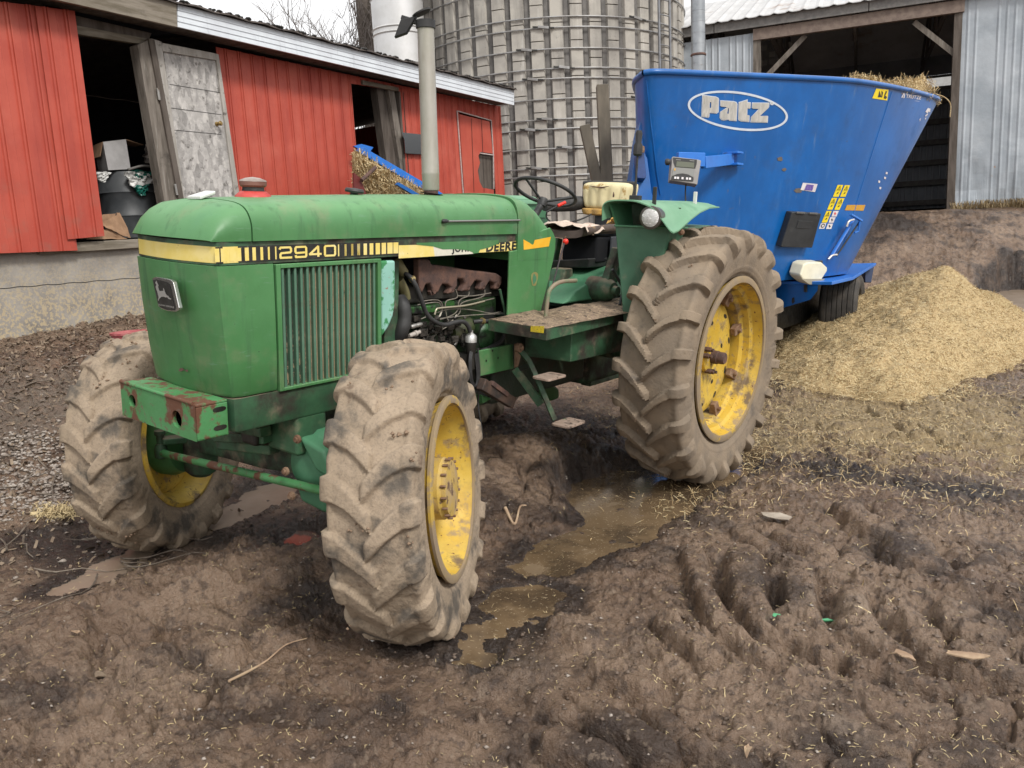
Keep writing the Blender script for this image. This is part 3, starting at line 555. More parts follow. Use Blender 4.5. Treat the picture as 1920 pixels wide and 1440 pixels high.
def clumps(me, n, seed, rmin, s0, s1):
    g = np.random.default_rng(seed); co = np.empty(len(me.vertices)*3, np.float32); me.vertices.foreach_get('co', co); co = co.reshape(-1, 3)
    rr2 = np.hypot(co[:, 1], co[:, 2]); idx = np.where((rr2 > rmin) & (co[:, 1] < .5))[0]; idx = g.choice(idx, n); mb = MB()
    for k in idx:
        c = co[k]; s_ = g.uniform(s0, s1); m = 5
        for j in range(m):
            cc = c+g.normal(0, s_*.9, 3); w = s_*g.uniform(.35, .8); base = np.array([(1, 0, 0), (0, 1, 0), (-1, 0, 0), (0, -1, 0), (0, 0, 1), (0, 0, -1), ], float)*g.uniform(.6, 1.2, (6, 1))
            mb.add(cc+base*w, [(0, 1, 4), (1, 2, 4), (2, 3, 4), (3, 0, 4), (1, 0, 5), (2, 1, 5), (3, 2, 5), (0, 3, 5)])
    return mb
def rim_geo(prof, n=96):
    return MB().lathe([(r, x) for r, x in prof], ax=(1, 0, 0), n=n)
def wheel(name, loc, rot, tm, tx, rear, flip, label=None):
    w = empt(name, T, (loc[0], loc[1]+1.2, loc[2]), rot)
    if label: w['label'] = label
    t = link('tyre', tm, None, w, (tx, 0, 0))
    if rear:
        rp = [(.512, -.41), (.540, -.400), (.545, -.39), (.51, -.36), (.47, -.29), (.455, -.21), (.458, -.150), (.487, -.125), (.492, -.085), (.512, -.07), (.516, -.02), (.528, -.004), (.546, -.002), (.546, .008), (.530, .014), (.507, .012), (.500, -.025), (.492, -.062), (.470, -.078), (.464, -.12), (.440, -.14), (.436, -.20), (.45, -.285), (.50, -.355)]
        dp = [(.0, -.185), (.10, -.185), (.13, -.178), (.33, -.172), (.385, -.182), (.405, -.20), (.405, -.215), (.0, -.215)]; dr = .405
    else:
        rp = [(.372, -.325), (.395, -.315), (.398, -.305), (.37, -.28), (.335, -.2), (.335, -.14), (.352, -.105), (.36, -.07), (.378, -.03), (.388, -.004), (.398, -.002), (.398, .008), (.386, .012), (.368, .010), (.362, -.02), (.350, -.055), (.338, -.075), (.332, -.12), (.316, -.14), (.312, -.20), (.335, -.27), (.37, -.31)]
        dp = [(.0, -.16), (.13, -.16), (.16, -.17), (.27, -.19), (.312, -.17), (.312, -.185), (.27, -.205), (.16, -.185), (.0, -.18)]; dr = .31
    root = w
    fx = -1 if flip else 1
    def sp(nm, mb, m, **k):
        if flip:
            mb.v = [(-a+2*tx, b, c) for a, b, c in mb.v]
        return obj(nm, mb, m, root, local=True, **k)
    m = MB(); m.lathe(rp, ax=(1, 0, 0), n=96, close=True)
    sp('rim', m, YEL, smooth=40)
    fr_ = (.548, .5295, .5065) if rear else (.400, .3865, .3675)
    sp('rim_flange', MB().lathe([(fr_[0], -.003), (fr_[0]+.001, .009), (fr_[1], .0155), (fr_[2], .0135), (fr_[2]-.002, .004)], ax=(1, 0, 0), n=96, close=True), mat_fl, smooth=50)
    sp('wheel_disc', MB().lathe(dp, ax=(1, 0, 0), n=72), YEL, smooth=40)
    if rear:
        m = MB()
        for k in range(8):
            a = 2*math.pi*k/8+.35; c = np.array([-.135, .405*math.cos(a), .405*math.sin(a)]); u = np.array([0, math.cos(a), math.sin(a)]); v = np.array([0, -math.sin(a), math.cos(a)])
            b = MB(); b.hexa([c+u*.045+v*.035+np.array([.012, 0, 0]), c+u*.045-v*.035+np.array([.012, 0, 0]), c-u*.045-v*.03, c-u*.045+v*.03], [c+u*.04+v*.03+np.array([-.05, 0, 0]), c+u*.04-v*.03+np.array([-.05, 0, 0]), c-u*.04-v*.025-np.array([.04, 0, 0]), c-u*.04+v*.025-np.array([.04, 0, 0])])
            b.lathe([(.017, 0), (.017, .03)], c, (1, 0, 0), 6)
            sp('rim_clamp', b, mat_rc, bevel=.006)
        for k in range(10):
            a = 2*math.pi*k/10+.2
            for rr3, ln in ((.335, .055), (.22, .035)):
                if rr3 < .3 and k % 2: continue
                u = np.array([0, math.cos(a+.3), math.sin(a+.3)]); v = np.array([0, -math.sin(a+.3), math.cos(a+.3)]); c = np.array([0, rr3*math.cos(a), rr3*math.sin(a)])
                x0 = -.1715 if rr3 > .3 else -.1745
                pl = [c+v*ln*.5*math.cos(q)+u*.013*math.sin(q)+np.array([x0, 0, 0]) for q in np.linspace(0, 2*math.pi, 12, endpoint=False)]
                sp('disc_slot', MB().prism(pl, (.0015, 0, 0)), DARK)
        sp('rim_grime_band', MB().lathe([(.4575, -.150), (.4565, -.140), (.4845, -.124), (.4900, -.088), (.5080, -.074), (.509, -.072)], ax=(1, 0, 0), n=96, close=True), mat_band, smooth=40)
        sp('axle_shaft', MB().lathe([(.0, -.18), (.045, -.18), (.045, -.10), (.040, -.095), (.040, -.06), (.034, -.05), (0, -.05)], (0, 0, 0), (1, 0, 0), 24), RUSTM, smooth=35)
        m = MB().lathe([(0, -.175), (.085, -.175), (.08, -.15), (.06, -.14), (0, -.14)], (0, -.02, -.02), (1, 0, 0), 20)
        sp('hub_casting', m, YEL, smooth=40)
        for (a, b_) in ((-.10, .02), (.0, -.10), (-.05, -.09), (-.08, .06)):
            sp('hub_bolt', MB().lathe([(.018, -.16), (.018, -.12), (.011, -.118), (.011, -.10)], (0, a, b_), (1, 0, 0), 6), RUSTM, smooth=30)
    else:
        m = MB().lathe([(0, -.2), (.135, -.2), (.135, -.035), (.122, -.022), (.120, -.004), (.04, .004), (0, .004)], (0, 0, 0), (1, 0, 0), 40)
        sp('planetary_hub', m, mat_hub, smooth=35)
        for k in range(16):
            a = 2*math.pi*k/16; sp('hub_bolt', MB().lathe([(.006, -.022), (.006, .001), (0, .002)], (0, .128*math.cos(a), .128*math.sin(a)), (1, 0, 0), 6), mat_rc)
        for k in range(8):
            a = 2*math.pi*k/8; sp('wheel_nut', MB().lathe([(.013, -.19), (.013, -.165), (.007, -.162), (.007, -.145)], (0, .19*math.cos(a), .19*math.sin(a)), (1, 0, 0), 6), RUSTM)
    mb = clumps(tm, 26 if not rear else 18, int(abs(loc[0]*100))+3, .60 if not rear else .80, .006, .017)
    mb.v = [(a+tx, b, c) for a, b, c in mb.v]; o = obj('mud_clump', mb, MCL, w, local=True); o['kind'] = 'stuff'
    return w
mat_rc = mat('rusty_clamp', (.16, .085, .05), (.26, .17, .11), 20, r=.85, bump=.3, bsc=80)
mat_fl = mat('dusty_rim_edge', (.24, .185, .13), (.30, .22, .12), 6, r=.9, layers=[((.45, .30, .05), 7, .55, .62)])
mat_band = mat('rim_grime', (.17, .12, .075), (.24, .17, .10), 8, r=.85, layers=[((.52, .37, .06), 4, .50, .60), ((.12, .06, .035), 12, .55, .65)], bump=.2, bsc=60)
mat_hub = mat('dusty_yellow_hub', (.50, .34, .07), (.42, .30, .16), 9, r=.6, layers=[((.12, .07, .045), 16, .52, .62)], bump=.2, bsc=70)
ST, CB = .5002, .1056; nrm_f = np.array([math.cos(ST), math.sin(ST), CB]); nrm_f /= np.linalg.norm(nrm_f)
fr = (0, -math.atan(CB), ST)
wheel('rear_wheel', (1.244, 0, .814), (0, 0, 0), TM_R, -.20, True, False)
wheel('rear_wheel', (-.85, 0, .80), (0, 0, 0), TM_R, -.20, True, True)
wheel('front_wheel', (1.0713, -2.5535, .468+CB*1.0713), fr, TM_F, -.168, False, False)
c_in = np.array([-1.0138, -2.5535, .468-CB*1.0138])
wheel('front_wheel', tuple(c_in), fr, TM_F, -.168, False, True, 'front wheel seen from its inner side, sunk in the rut')

# ---------------- hood and nose
def hsec(y, w, zt, zb=1.598, k=1.0):      # closed section at y; w half width, zt crown height
    P = [(w, zb), (w*1.0, zb+.30*(zt-zb)), (w*.975, zb+.52*(zt-zb)), (w*.90, zb+.74*(zt-zb)), (w*.76, zb+.89*(zt-zb)), (w*.5, zb+.965*(zt-zb)), (0, zt)]
    P = P+[(-a, b) for a, b in P[::-1][1:]]; return [(a, y, b) for a, b in P]
def smooth_sec(s): 
    c = catmull(s, 3); return c
def loft_h(ys): 
    m = MB(); m.loft([smooth_sec(hsec(*q)) for q in ys]); return m
part('hood', loft_h([(-2.985, HW+.002, 1.765), (-2.6, HW+.002, 1.783), (-2.1, HW+.002, 1.797), (-1.6, HW+.002, 1.808), (-1.17, HW+.002, 1.815)]), GRN, smooth=50)
def nose_sec(y0, w, zt, bow):
    s = smooth_sec(hsec(y0, w, zt)); return [(a, y-bow*(1-(a/w)**2), z) for a, y, z in s]
m = MB(); m.loft([nose_sec(-2.991, HW, 1.763, 0), nose_sec(-3.06, HW-.002, 1.752, .008), nose_sec(-3.10, HW-.008, 1.728, .02), nose_sec(-3.135, HW-.014, 1.69, .03), nose_sec(-3.158, HW-.018, 1.64, .036), nose_sec(-3.168, HW-.02, 1.605, .04)])
part('nose_cap', m, GRN, smooth=50)
def outline(y0, w, bow, bev, z, yb):      # plan outline of nose at height z
    pts = []
    for a in np.linspace(-1, 1, 15): pts.append((a*(w-bev), y0-bow*(1-a*a), z))
    pts += [(w-bev*.3, y0+bev*.25, z), (w, y0+bev, z), (w, yb, z), (-w, yb, z), (-w, y0+bev, z), (-w+bev*.3, y0+bev*.25, z)]
    return pts
m = MB().loft([outline(-3.150, HW-.010, .035, .03, 1.503, -1.168), outline(-3.150, HW-.010, .035, .03, 1.596, -1.168)]); part('stripe_band', m, GRND, smooth=40)
m = MB().loft([outline(-3.158, HW-.004, .035, .035, 1.500, -2.885), outline(-3.150, HW, .035, .045, 1.30, -2.885), outline(-3.135, HW, .03, .055, 1.10, -2.885), outline(-3.118, HW-.005, .028, .06, .955, -2.885), outline(-3.112, HW-.012, .026, .06, .942, -2.885)])
part('nose_panel', m, GRN, smooth=35)
m = MB().loft([outline(-3.10, HW-.012, .02, .03, .79, -2.25), outline(-3.105, HW-.008, .02, .03, .80, -2.25), outline(-3.105, HW-.008, .02, .03, .936, -2.25)]); part('front_frame', m, GRND, smooth=35)
rs_ = [part('rust_spot', MB().tris([Uy(px+r_*math.cos(t)*(1+.4*math.sin(3*t+px)), py+r_*.6*math.sin(t)*(1+.3*math.cos(2*t+py)), -3.163) for t in np.linspace(0, 6.28, 11, endpoint=False)]), RUSTM) for px, py, r_ in ((340, 693, 5), (350, 695, 3))]
# badge
fb = lambda d: (lambda x, y: tuple(onp(270+x/16, 510+y/16, (-.2, -3.186-d, 0), (-.13, -1, 0))))
bo = [(240, 200), (330, 150), (560, 180), (800, 235), (870, 300), (900, 420), (1050, 1080), (1040, 1150), (950, 1195), (700, 1170), (520, 1110), (425, 1030)]
bd = part('nose_badge', MB().prism([fb(.006)(*q) for q in bo], (0, .018, 0)), mat('chrome_badge_rim', (.55, .55, .54), r=.25, metal=.9), bevel=.003)
decal('badge_face', [[(258, 245), (350, 225), (680, 300), (770, 380), (935, 1090), (905, 1150), (700, 1140), (520, 1080), (430, 1000)]], fb(.008), BDEC, bd)
decal('badge_deer', [[(372, 262), (402, 330), (440, 400), (425, 440), (445, 520), (470, 575), (585, 560), (570, 495), (585, 478), (612, 540), (650, 645), (690, 705), (725, 710), (770, 775), (822, 802), (808, 832), (738, 808), (690, 752), (650, 765), (590, 738), (520, 745), (470, 795), (432, 862), (418, 850), (440, 760), (405, 620), (345, 440), (375, 385), (330, 320)]], fb(.0095), mat('badge_silver', (.6, .6, .58), r=.3, metal=.6), bd)
def textpart(name, s, quad, f, m, parent, bold=.0, wsc=1):
    v, fc = textgeo(s, 1, bold); x0, x1 = v[:, 0].min(), v[:, 0].max(); y0, y1 = v[:, 1].min(), v[:, 1].max()
    q = np.array(quad, float); P = []      # quad: bl, br, tr, tl in pixels
    for a, b, _ in v:
        u = (a-x0)/(x1-x0); w = (b-y0)/(y1-y0); p = (q[0]*(1-u)+q[1]*u)*(1-w)+(q[3]*(1-u)+q[2]*u)*w; P.append(f(*p))
    return part(name, MB().add(P, fc), m, parent)
textpart('badge_lettering', 'JOHN DEERE', [(430, 1015), (905, 1105), (895, 1035), (425, 945)], fb(.0095), bpy.data.materials['badge_silver'], bd, .02)
# stripe decals
SXV = HW-.010
fs = lambda d, ox=200, oy=340, k=4: (lambda x, y: tuple(Ux(ox+x/k, oy+y/k, SXV+d)))
zt_, zb_ = 1.578, 1.512
def sidey(px, py=500): return Ux(px, py, SXV)[1]
y_c = -3.115
mb = MB()
W0 = outline(-3.150, SXV, .035, .03, zb_, -3.05)[:18]
m = MB(); lo_ = [(a*1.004, b-.002, zb_) for a, b, c in W0]; hi_ = [(a*1.004, b-.002, zt_) for a, b, c in W0]
m.add(lo_+hi_, [(i, i+1, i+1+len(lo_), i+len(lo_)) for i in range(len(lo_)-1)]); part('front_stripe', m, YDEC, smooth=40)
def rect(ya, yb_, d, z0=zb_, z1=zt_): x = SXV+d; return [(x, ya, z0), (x, yb_, z0), (x, yb_, z1), (x, ya, z1)]
yb0, yb1 = sidey(405), sidey(746, 480)
part('black_stripe', MB().tris(rect(yb0, yb1, .0012)), BDEC)
bars = [(810, 845), (855, 900), (920, 955), (975, 1008), (1035, 1065), (1092, 1118), (1152, 1172), (1208, 1222), (1262, 1272), (1733, 1742), (1783, 1797), (1832, 1848), (1880, 1898)]
bars = [(200+a/4, 200+b/4) for a, b in bars]+[(640+a/4, 640+b/4) for a, b in [(25, 37), (72, 88), (118, 138), (165, 190), (210, 238), (255, 288), (300, 333), (343, 383), (388, 425)]]
for a, b in bars:
    py = 485-.04*(a-400); part('stripe_bar', MB().tris(rect(sidey(a, py), sidey(b, py), .0022, zb_+.006, zt_-.006)), YDEC)
# the 2940 numerals from strokes
def numeral(strokes, ya, yb_, name='model_numeral'):
    m = MB(); w = .17
    for P in strokes:
        P = [np.array(p, float) for p in P]
        for i in range(len(P)-1):
            d = P[i+1]-P[i]; L_ = np.linalg.norm(d); d = d/L_; n = np.array([-d[1], d[0]])*w/2; a_ = P[i]-d*w*.22; b_ = P[i+1]+d*w*.22
            q = [a_+n, a_-n, b_-n, b_+n]; m.tris([(SXV+.0022+.0002*i, ya+(yb_-ya)*p[0], zb_+.007+(zt_-zb_-.014)*(p[1])) for p in q])
    return part(name, m, YDEC)
def sq(p): return [(a*1.0, b) for a, b in p]
DIG = {'2': [[(.05, .80), (.12, .92), (.85, .92), (.92, .80), (.92, .60), (.85, .5), (.15, .46), (.08, .35), (.08, .08), (.95, .08)]],
       '9': [[(.92, .45), (.15, .42), (.08, .55), (.08, .82), (.15, .92), (.85, .92), (.92, .82), (.92, .18), (.85, .08), (.1, .08), (.08, .2)]],
       '4': [[(.95, .26), (.05, .26), (.72, .92), (.72, .06)]],
       '0': [[(.08, .18), (.15, .08), (.85, .08), (.92, .18), (.92, .82), (.85, .92), (.15, .92), (.08, .82), (.08, .18)]]}
for ch, (a, b) in zip('2940', [(1288, 1392), (1402, 1505), (1512, 1615), (1622, 1722)]):
    numeral(DIG[ch], sidey(200+a/4+1, 478), sidey(200+b/4-1, 476))
# worn name stripe
f5 = lambda d: (lambda x, y: tuple(Ux(640+x/4, 340+y/4, SXV+d)))
decal('name_stripe', [[(430, 480), (570, 476), (690, 488), (700, 562), (430, 578)]], f5(.0012), YDEC)
decal('faded_name_stripe', [[(690, 488), (760, 510), (860, 508), (950, 518), (992, 532), (992, 543), (700, 562)]], f5(.0012), mat('faded_decal', (.75, .72, .6), (.6, .6, .5), 8, r=.6))
decal('name_stripe', [[(1030, 535), (1040, 512), (1110, 494), (1180, 463), (1325, 446), (1330, 518)]], f5(.0012), YDEC)
ODEC = mat('orange_decal', (.85, .42, .02), (.85, .5, .05), 9, r=.45)
COWX = HW+.004
f6 = lambda d: (lambda x, y: tuple(Ux(640+x/4, 340+y/4, COWX+d)))
decal('cowl_stripe', [[(1366, 436), (1410, 460), (1432, 476), (1442, 470), (1450, 440), (1572, 416), (1556, 488), (1368, 514)]], f6(.0015), ODEC)
textpart('name_lettering', 'JOHN', [(828, 549), (985, 541), (985, 470), (828, 482)], f5(.002), BDEC, T, .045)
textpart('name_lettering', 'DEERE', [(1085, 530), (1312, 517), (1318, 450), (1090, 462)], f5(.002), BDEC, T, .045)
GPATCH = GRN
decal('worn_paint_patch', [[(560, 462), (1180, 440), (1180, 466), (1108, 496), (1040, 513), (1030, 536), (990, 542), (985, 532), (950, 518), (860, 508), (762, 510), (690, 488), (570, 476)]], f5(.0028), GRN)
# ---------------- grille
g0, g1, gz0, gz1 = -2.873, -2.262, .935, 1.497
m = MB().box(HW-.06, HW+.006, g0-.004, g0+.020, gz0, gz1); m.box(HW-.06, HW+.006, g1-.022, g1, gz0, gz1); m.box(HW-.06, HW+.006, g0+.020, g1-.022, gz1-.018, gz1); m.box(HW-.06, HW+.006, g0+.020, g1-.022, gz0, gz0+.014)
part('grille_frame', m, GRN, bevel=.003)
SLAT = mat('dull_green_slat', (.075, .17, .11), (.10, .20, .135), 5, r=.5, layers=[((.30, .20, .13), 6, .5, .75, {'z': (1.25, .98), 'k': .8}), ((.12, .09, .06), 20, .55, .7, {'k': .5})], bump=.1, bsc=60)
base_s = None; ns_ = 17
for i in range(ns_):
    y = g0+.036+(g1-g0-.074)*i/(ns_-1)
    if base_s is None:
        m = MB(); a0 = [(HW-.030, y-.004), (HW-.004, y-.0068), (HW+.001, y), (HW-.004, y+.0068), (HW-.030, y+.004)]
        m.loft([[(a, b, gz0+.014) for a, b in a0], [(a*1.0, b, gz0+.05) for a, b in a0], [(a, b, gz1-.018) for a, b in a0]])
        base_s = part('slat', m, SLAT, smooth=50); y_s = y
    else:
        o = base_s.copy(); COL.objects.link(o); o.location = (0, y-y_s, 0)
mesh_g = mat('clogged_grille_mesh', (.022, .035, .024), (.05, .06, .04), 30, r=.8, layers=[((.36, .27, .17), 55, .20, .45, {'z': (-1.56, -1.42), 'ax': 1, 'det': 3}), ((.36, .26, .16), 45, .50, .6, {'det': 3, 'z': (1.3, .98)})], bump=.6, bsc=70)
part('grille_mesh', MB().box(HW-.045, HW-.024, g0+.02, g1-.02, gz0+.01, gz1-.01), mesh_g)
part('radiator_core', MB().box(-HW+.03, HW-.05, -2.88, -2.24, .94, 1.49), DARK)
TEAL = mat('peeling_teal_paint', (.25, .50, .42), (.30, .56, .48), 4, r=.45, layers=[((.05, .24, .09), 9, .50, .56), ((.3, .2, .14), 30, .65, .7)])
P = [(715, 489), (742, 488), (742, 540), (741, 575), (738, 592), (730, 612), (717, 632)]
part('radiator_shroud', MB().prism([Ux(a, b, HW-.01) for a, b in P], (-.05, 0, 0)), TEAL, bevel=.012)
part('radiator_shroud', MB().prism([Ux(a, b, HW-.09) for a, b in [(728, 489), (748, 489), (746, 640), (720, 650)]], (-.35, 0, 0)), GRND)
# ---------------- bumper bracket
bx0, bx1, by0, bz0, bz1 = -.30, .30, -3.275, .785, .942
def plate_holes(m, x0, x1, z0, z1, y, holes, thick, n=20):
    cuts = [x0]; hs = sorted(holes)
    for a, b in zip(hs[:-1], hs[1:]): cuts.append((a[0]+b[0])/2)
    cuts.append(x1)
    for (cx, cz, r), xa, xb in zip(hs, cuts[:-1], cuts[1:]):
        inn = [(cx+r*math.cos(t), cz+r*math.sin(t)) for t in np.linspace(0, 2*math.pi, n, endpoint=False)]
        m.tris([(xa, y, z0), (xb, y, z0), (xb, y, z1), (xa, y, z1)], [[(a, y, b) for a, b in inn]])
        m.loft([[(a, y, b) for a, b in inn], [(a, y+thick, b) for a, b in inn]], caps=False)
m = MB(); plate_holes(m, bx0, bx1, bz0, bz1, by0, [(-.205, .868, .030), (.155, .855, .038)], .02)
br = part('bumper_bracket', m, GRNW)
m = MB().box(bx0, bx1, by0+.002, -3.125, bz1-.012, bz1); m.box(bx1-.012, bx1, by0+.003, -3.125, bz0, bz1-.012); m.box(bx0, bx0+.012, by0+.003, -3.125, bz0, bz1-.012); m.box(bx0, bx1, by0+.003, -3.13, bz0, bz0+.012)
part('bumper_box', m, GRNW, bevel=.004)
part('bumper_lip', MB().tube([(bx0, by0+.004, bz1+.002), (bx1-.02, by0+.004, bz1+.002)], .009, 10), GRNW, smooth=60)
for zc in (.905, .825):
    m = MB(); pl = [(bx1+.0015, -3.165+.022*math.cos(t)*1.0+(.010 if math.cos(t) > 0 else -.010), zc+.011*math.sin(t)) for t in np.linspace(0, 2*math.pi, 14, endpoint=False)]
    m.tris(pl); part('bolt_slot', m, DARK)
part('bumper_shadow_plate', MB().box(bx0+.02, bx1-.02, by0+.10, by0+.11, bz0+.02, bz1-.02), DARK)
# ---------------- front axle
def ax(x, dz=0, y=-2.55): return (x, y, .468+CB*x+dz)
m = MB().loft([[(x, -2.55-w, .47+CB*x+h0), (x, -2.55+w, .47+CB*x+h0), (x, -2.55+w, .47+CB*x+h1), (x, -2.55-w, .47+CB*x+h1)] for x, w, h0, h1 in [(-.80, .06, -.05, .09), (-.55, .065, -.05, .10), (-.2, .08, -.06, .12), (.15, .08, -.05, .12), (.35, .09, -.06, .13), (.80, .06, -.05, .08)]])
part('axle_beam', m, GRND, bevel=.012)
m = MB(); c = np.array(Uy(583, 872, -2.70)); prof = [(.06, -.155), (.115, -.15), (.158, -.10), (.168, -.02), (.160, .05), (.13, .10), (.07, .13), (0, .135)]
m.lathe([(r, -h) for r, h in prof[::-1]][::-1], c+np.array([0, .12, 0]), (.15, -1, .12), 32)
part('differential_housing', m, GRNF, smooth=45, bevel=0)
m = MB().prism([(c[0]-.02, c[1]-.06, c[2]+.155), (c[0]+.16, c[1]-.06, c[2]+.12), (c[0]+.24, c[1]-.05, c[2]-.02), (c[0]+.10, c[1]-.06, c[2]+.01)], (0, .12, 0)); part('housing_rib', m, GRNF, bevel=.02, seg=3)
m = MB().prism([(c[0]-.13, c[1]-.02, c[2]-.02), (c[0]+.19, c[1]-.02, c[2]-.02), (c[0]+.12, c[1]-.02, c[2]-.215), (c[0]-.07, c[1]-.02, c[2]-.20)], (0, .12, 0)); part('housing_sump', m, GRNF, bevel=.03, seg=3)
for px, py in ((538, 883), (549, 929), (560, 823)):
    q = np.array(Uy(px, py, -2.83)); part('drain_plug', MB().lathe([(.020, 0), (.020, .012), (.012, .014), (.012, .022)], q, (0, -1, 0), 10), mat_rc, smooth=35)
part('tie_rod', MB().tube([(-.95, -2.76, .345), (-.86, -2.765, .352), (.62, -2.80, .505)], [.026, .021, .021], 14), GRNW, smooth=60)
for x in (-.93, .64):
    part('ball_joint', MB().lathe([(.02, -.05), (.034, -.04), (.036, .0), (.030, .03), (.02, .04), (.02, .09), (.03, .092), (.03, .115)], (x, -2.76, .36+CB*(x+.93)), (0, 0, 1), 16), GRND, smooth=40)
    part('steering_arm', MB().bar((x, -2.76, .36+CB*(x+.93)+.055), (x*.97, -2.6, .40+CB*(x+.93)), .09, .04), GRND, bevel=.012)
    part('king_pin_housing', MB().lathe([(.06, -.20), (.09, -.17), (.10, 0), (.09, .14), (.055, .20)], (x*.95, -2.54, .468+CB*x), (CB, 0, 1), 20), GRND, smooth=40)
part('axle_pivot', MB().box(.08, .31, -2.78, -2.60, .60, .80), GRND, bevel=.02)
part('axle_pivot', MB().box(-.02, .10, -2.86, -2.56, .62, .80), DARK, bevel=.02)
for a, b in (((-.25, -2.83, .60), (.12, -2.80, .66)), ((-.3, -2.78, .54), (.1, -2.75, .59)), ((-.1, -2.84, .69), (.16, -2.84, .71))):
    part('axle_bracket', MB().bar(a, b, .07, .05), GRND, bevel=.01)
m = MB().loft([[(-.62+.0, -2.72, .50), (-.62, -2.66, .50), (-.62, -2.66, .60), (-.62, -2.72, .60)], [(-.10, -2.80, .56), (-.10, -2.70, .56), (-.10, -2.70, .68), (-.10, -2.80, .68)]]); part('axle_trumpet', m, GRNF, bevel=.015)
# hub housing inside right wheel
q = c_in; m = MB().lathe([(.10, 0), (.19, .02), (.21, .08), (.20, .16), (.14, .2)], q+nrm_f*.01, -nrm_f, 28); part('hub_housing', m, GRN, smooth=45)
# ---------------- engine bay
part('engine_block', MB().box(-.24, .20, -2.22, -1.18, .55, 1.22), mat('oily_green_block', (.014, .028, .013), (.022, .05, .018), 5, r=.4, layers=[((.012, .012, .011), 4, .48, .56), ((.08, .06, .04), 12, .6, .75)], bump=.4, bsc=30), bevel=.02)
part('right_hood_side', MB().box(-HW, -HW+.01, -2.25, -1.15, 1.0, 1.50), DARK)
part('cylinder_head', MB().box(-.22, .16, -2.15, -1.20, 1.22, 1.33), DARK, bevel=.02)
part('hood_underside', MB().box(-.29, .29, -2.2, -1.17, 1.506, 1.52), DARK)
FE = lambda px, py, x: np.array(Ux(740+px/6.546, 460+py/6.546, x))
m = MB(); top = [(300, 160), (440, 175), (460, 235), (560, 245), (700, 265), (900, 300), (1130, 325), (1260, 345), (1330, 390), (1320, 470), (1280, 545), (1230, 545), (1240, 470), (1170, 440), (1110, 540), (1040, 550), (1070, 450), (1000, 430), (950, 500), (900, 560), (820, 570), (870, 480), (850, 420), (780, 410), (775, 500), (720, 590), (650, 600), (700, 520), (660, 480), (590, 480), (540, 580), (480, 600), (460, 520), (440, 475), (390, 480), (340, 600), (300, 520)]
m.prism([FE(a, b, .235) for a, b in top], (-.05, 0, 0)); part('exhaust_manifold', m, RUSTM, bevel=.014, seg=3)
m = MB(); 
for a, b in ((435, 565), (660, 545), (855, 515), (1040, 505), (1215, 485)): m.lathe([(.022, 0), (.022, .02), (.012, .022), (.012, .035)], FE(a, b, .20), (1, 0, 0), 6)
part('manifold_bolts', m, RUSTM)
part('manifold_runner', MB().prism([FE(a, b, .19) for a, b in [(330, 330), (1300, 400), (1280, 620), (340, 660)]], (-.04, 0, 0)), DARK)
def hose(nm, pts, r, m_, x=.26, sm=8, n=12): return part(nm, MB().tube([FE(q[0], q[1], q[2] if len(q) == 3 else x) for q in pts], r, n, sm), m_, smooth=60)
hose('radiator_hose', [(100, 330, .20), (200, 400, .27), (270, 520, .29), (330, 680, .29), (400, 850, .29), (500, 940, .29), (620, 975, .29), (760, 940, .29), (850, 940, .29), (905, 1000, .29), (925, 1060, .29)], .0125, RUBB)
hose('coolant_hose', [(970, 940, .24), (1080, 930, .27), (1220, 950, .28), (1320, 1030, .28), (1340, 1110, .28), (1290, 1190, .28), (1180, 1250, .27), (1060, 1300, .25)], .0135, RUBB)
hose('hose_clamp', [(195, 425, .273), (235, 405, .273)], .016, mat('brass_clamp', (.35, .27, .12), r=.4, metal=.6), sm=0)
hose('hose_clamp', [(1065, 920, .268), (1095, 935, .268)], .018, bpy.data.materials['brass_clamp'], sm=0)
hose('intake_hose', [(60, 660, .20), (110, 760, .24), (120, 900, .25), (95, 1020, .25), (40, 1130, .22), (-30, 1200, .18)], .037, RUBB, n=16)
hose('thermostat_housing', [(10, 180, .18), (60, 260, .2), (110, 340, .2)], .028, mat('olive_casting', (.13, .12, .05), (.18, .16, .08), 9, r=.6), n=14)
hose('water_pump_body', [(40, 420, .17), (110, 560, .17), (130, 660, .17)], .03, bpy.data.materials['olive_casting'], n=14)
PIPE = mat('fuel_pipe_steel', (.22, .20, .17), (.32, .29, .24), 20, r=.45, metal=.4)
for pts in [[(750, 540), (765, 640), (640, 680), (620, 760), (640, 880), (660, 930)], [(915, 570), (900, 620), (820, 655), (785, 700), (775, 790), (700, 860), (520, 920)], [(1105, 545), (1100, 610), (1020, 650), (860, 690), (800, 740), (800, 820), (710, 920)], [(300, 690), (480, 670), (560, 690), (590, 760), (560, 860), (520, 900)], [(280, 730), (500, 700), (560, 730), (575, 800), (540, 880)],
            [(480, 850), (520, 790), (700, 750), (860, 745), (1060, 690), (1220, 650)], [(500, 830), (640, 790), (800, 780), (1000, 800), (1180, 835), (1300, 815)], [(520, 905), (800, 870), (1060, 850), (1300, 840)], [(480, 1120), (580, 1010), (700, 920)], [(770, 620), (960, 620), (1180, 585)], [(260, 930), (380, 880)], [(400, 1100), (640, 1000), (760, 850)]]:
    hose('fuel_line', pts, .0035, PIPE, x=.235, n=6, sm=5)
hose('fuel_line', [(490, 850, .25), (510, 790, .25), (560, 770, .25), (860, 740, .25), (1100, 685, .25)], .0058, mat('plated_pipe', (.42, .38, .28), r=.35, metal=.5), sm=6, n=8)
hose('dipstick_tube', [(1290, 540, .27), (1320, 680, .275), (1350, 800, .275), (1355, 1000, .275), (1360, 1210, .275)], .0085, GRND)
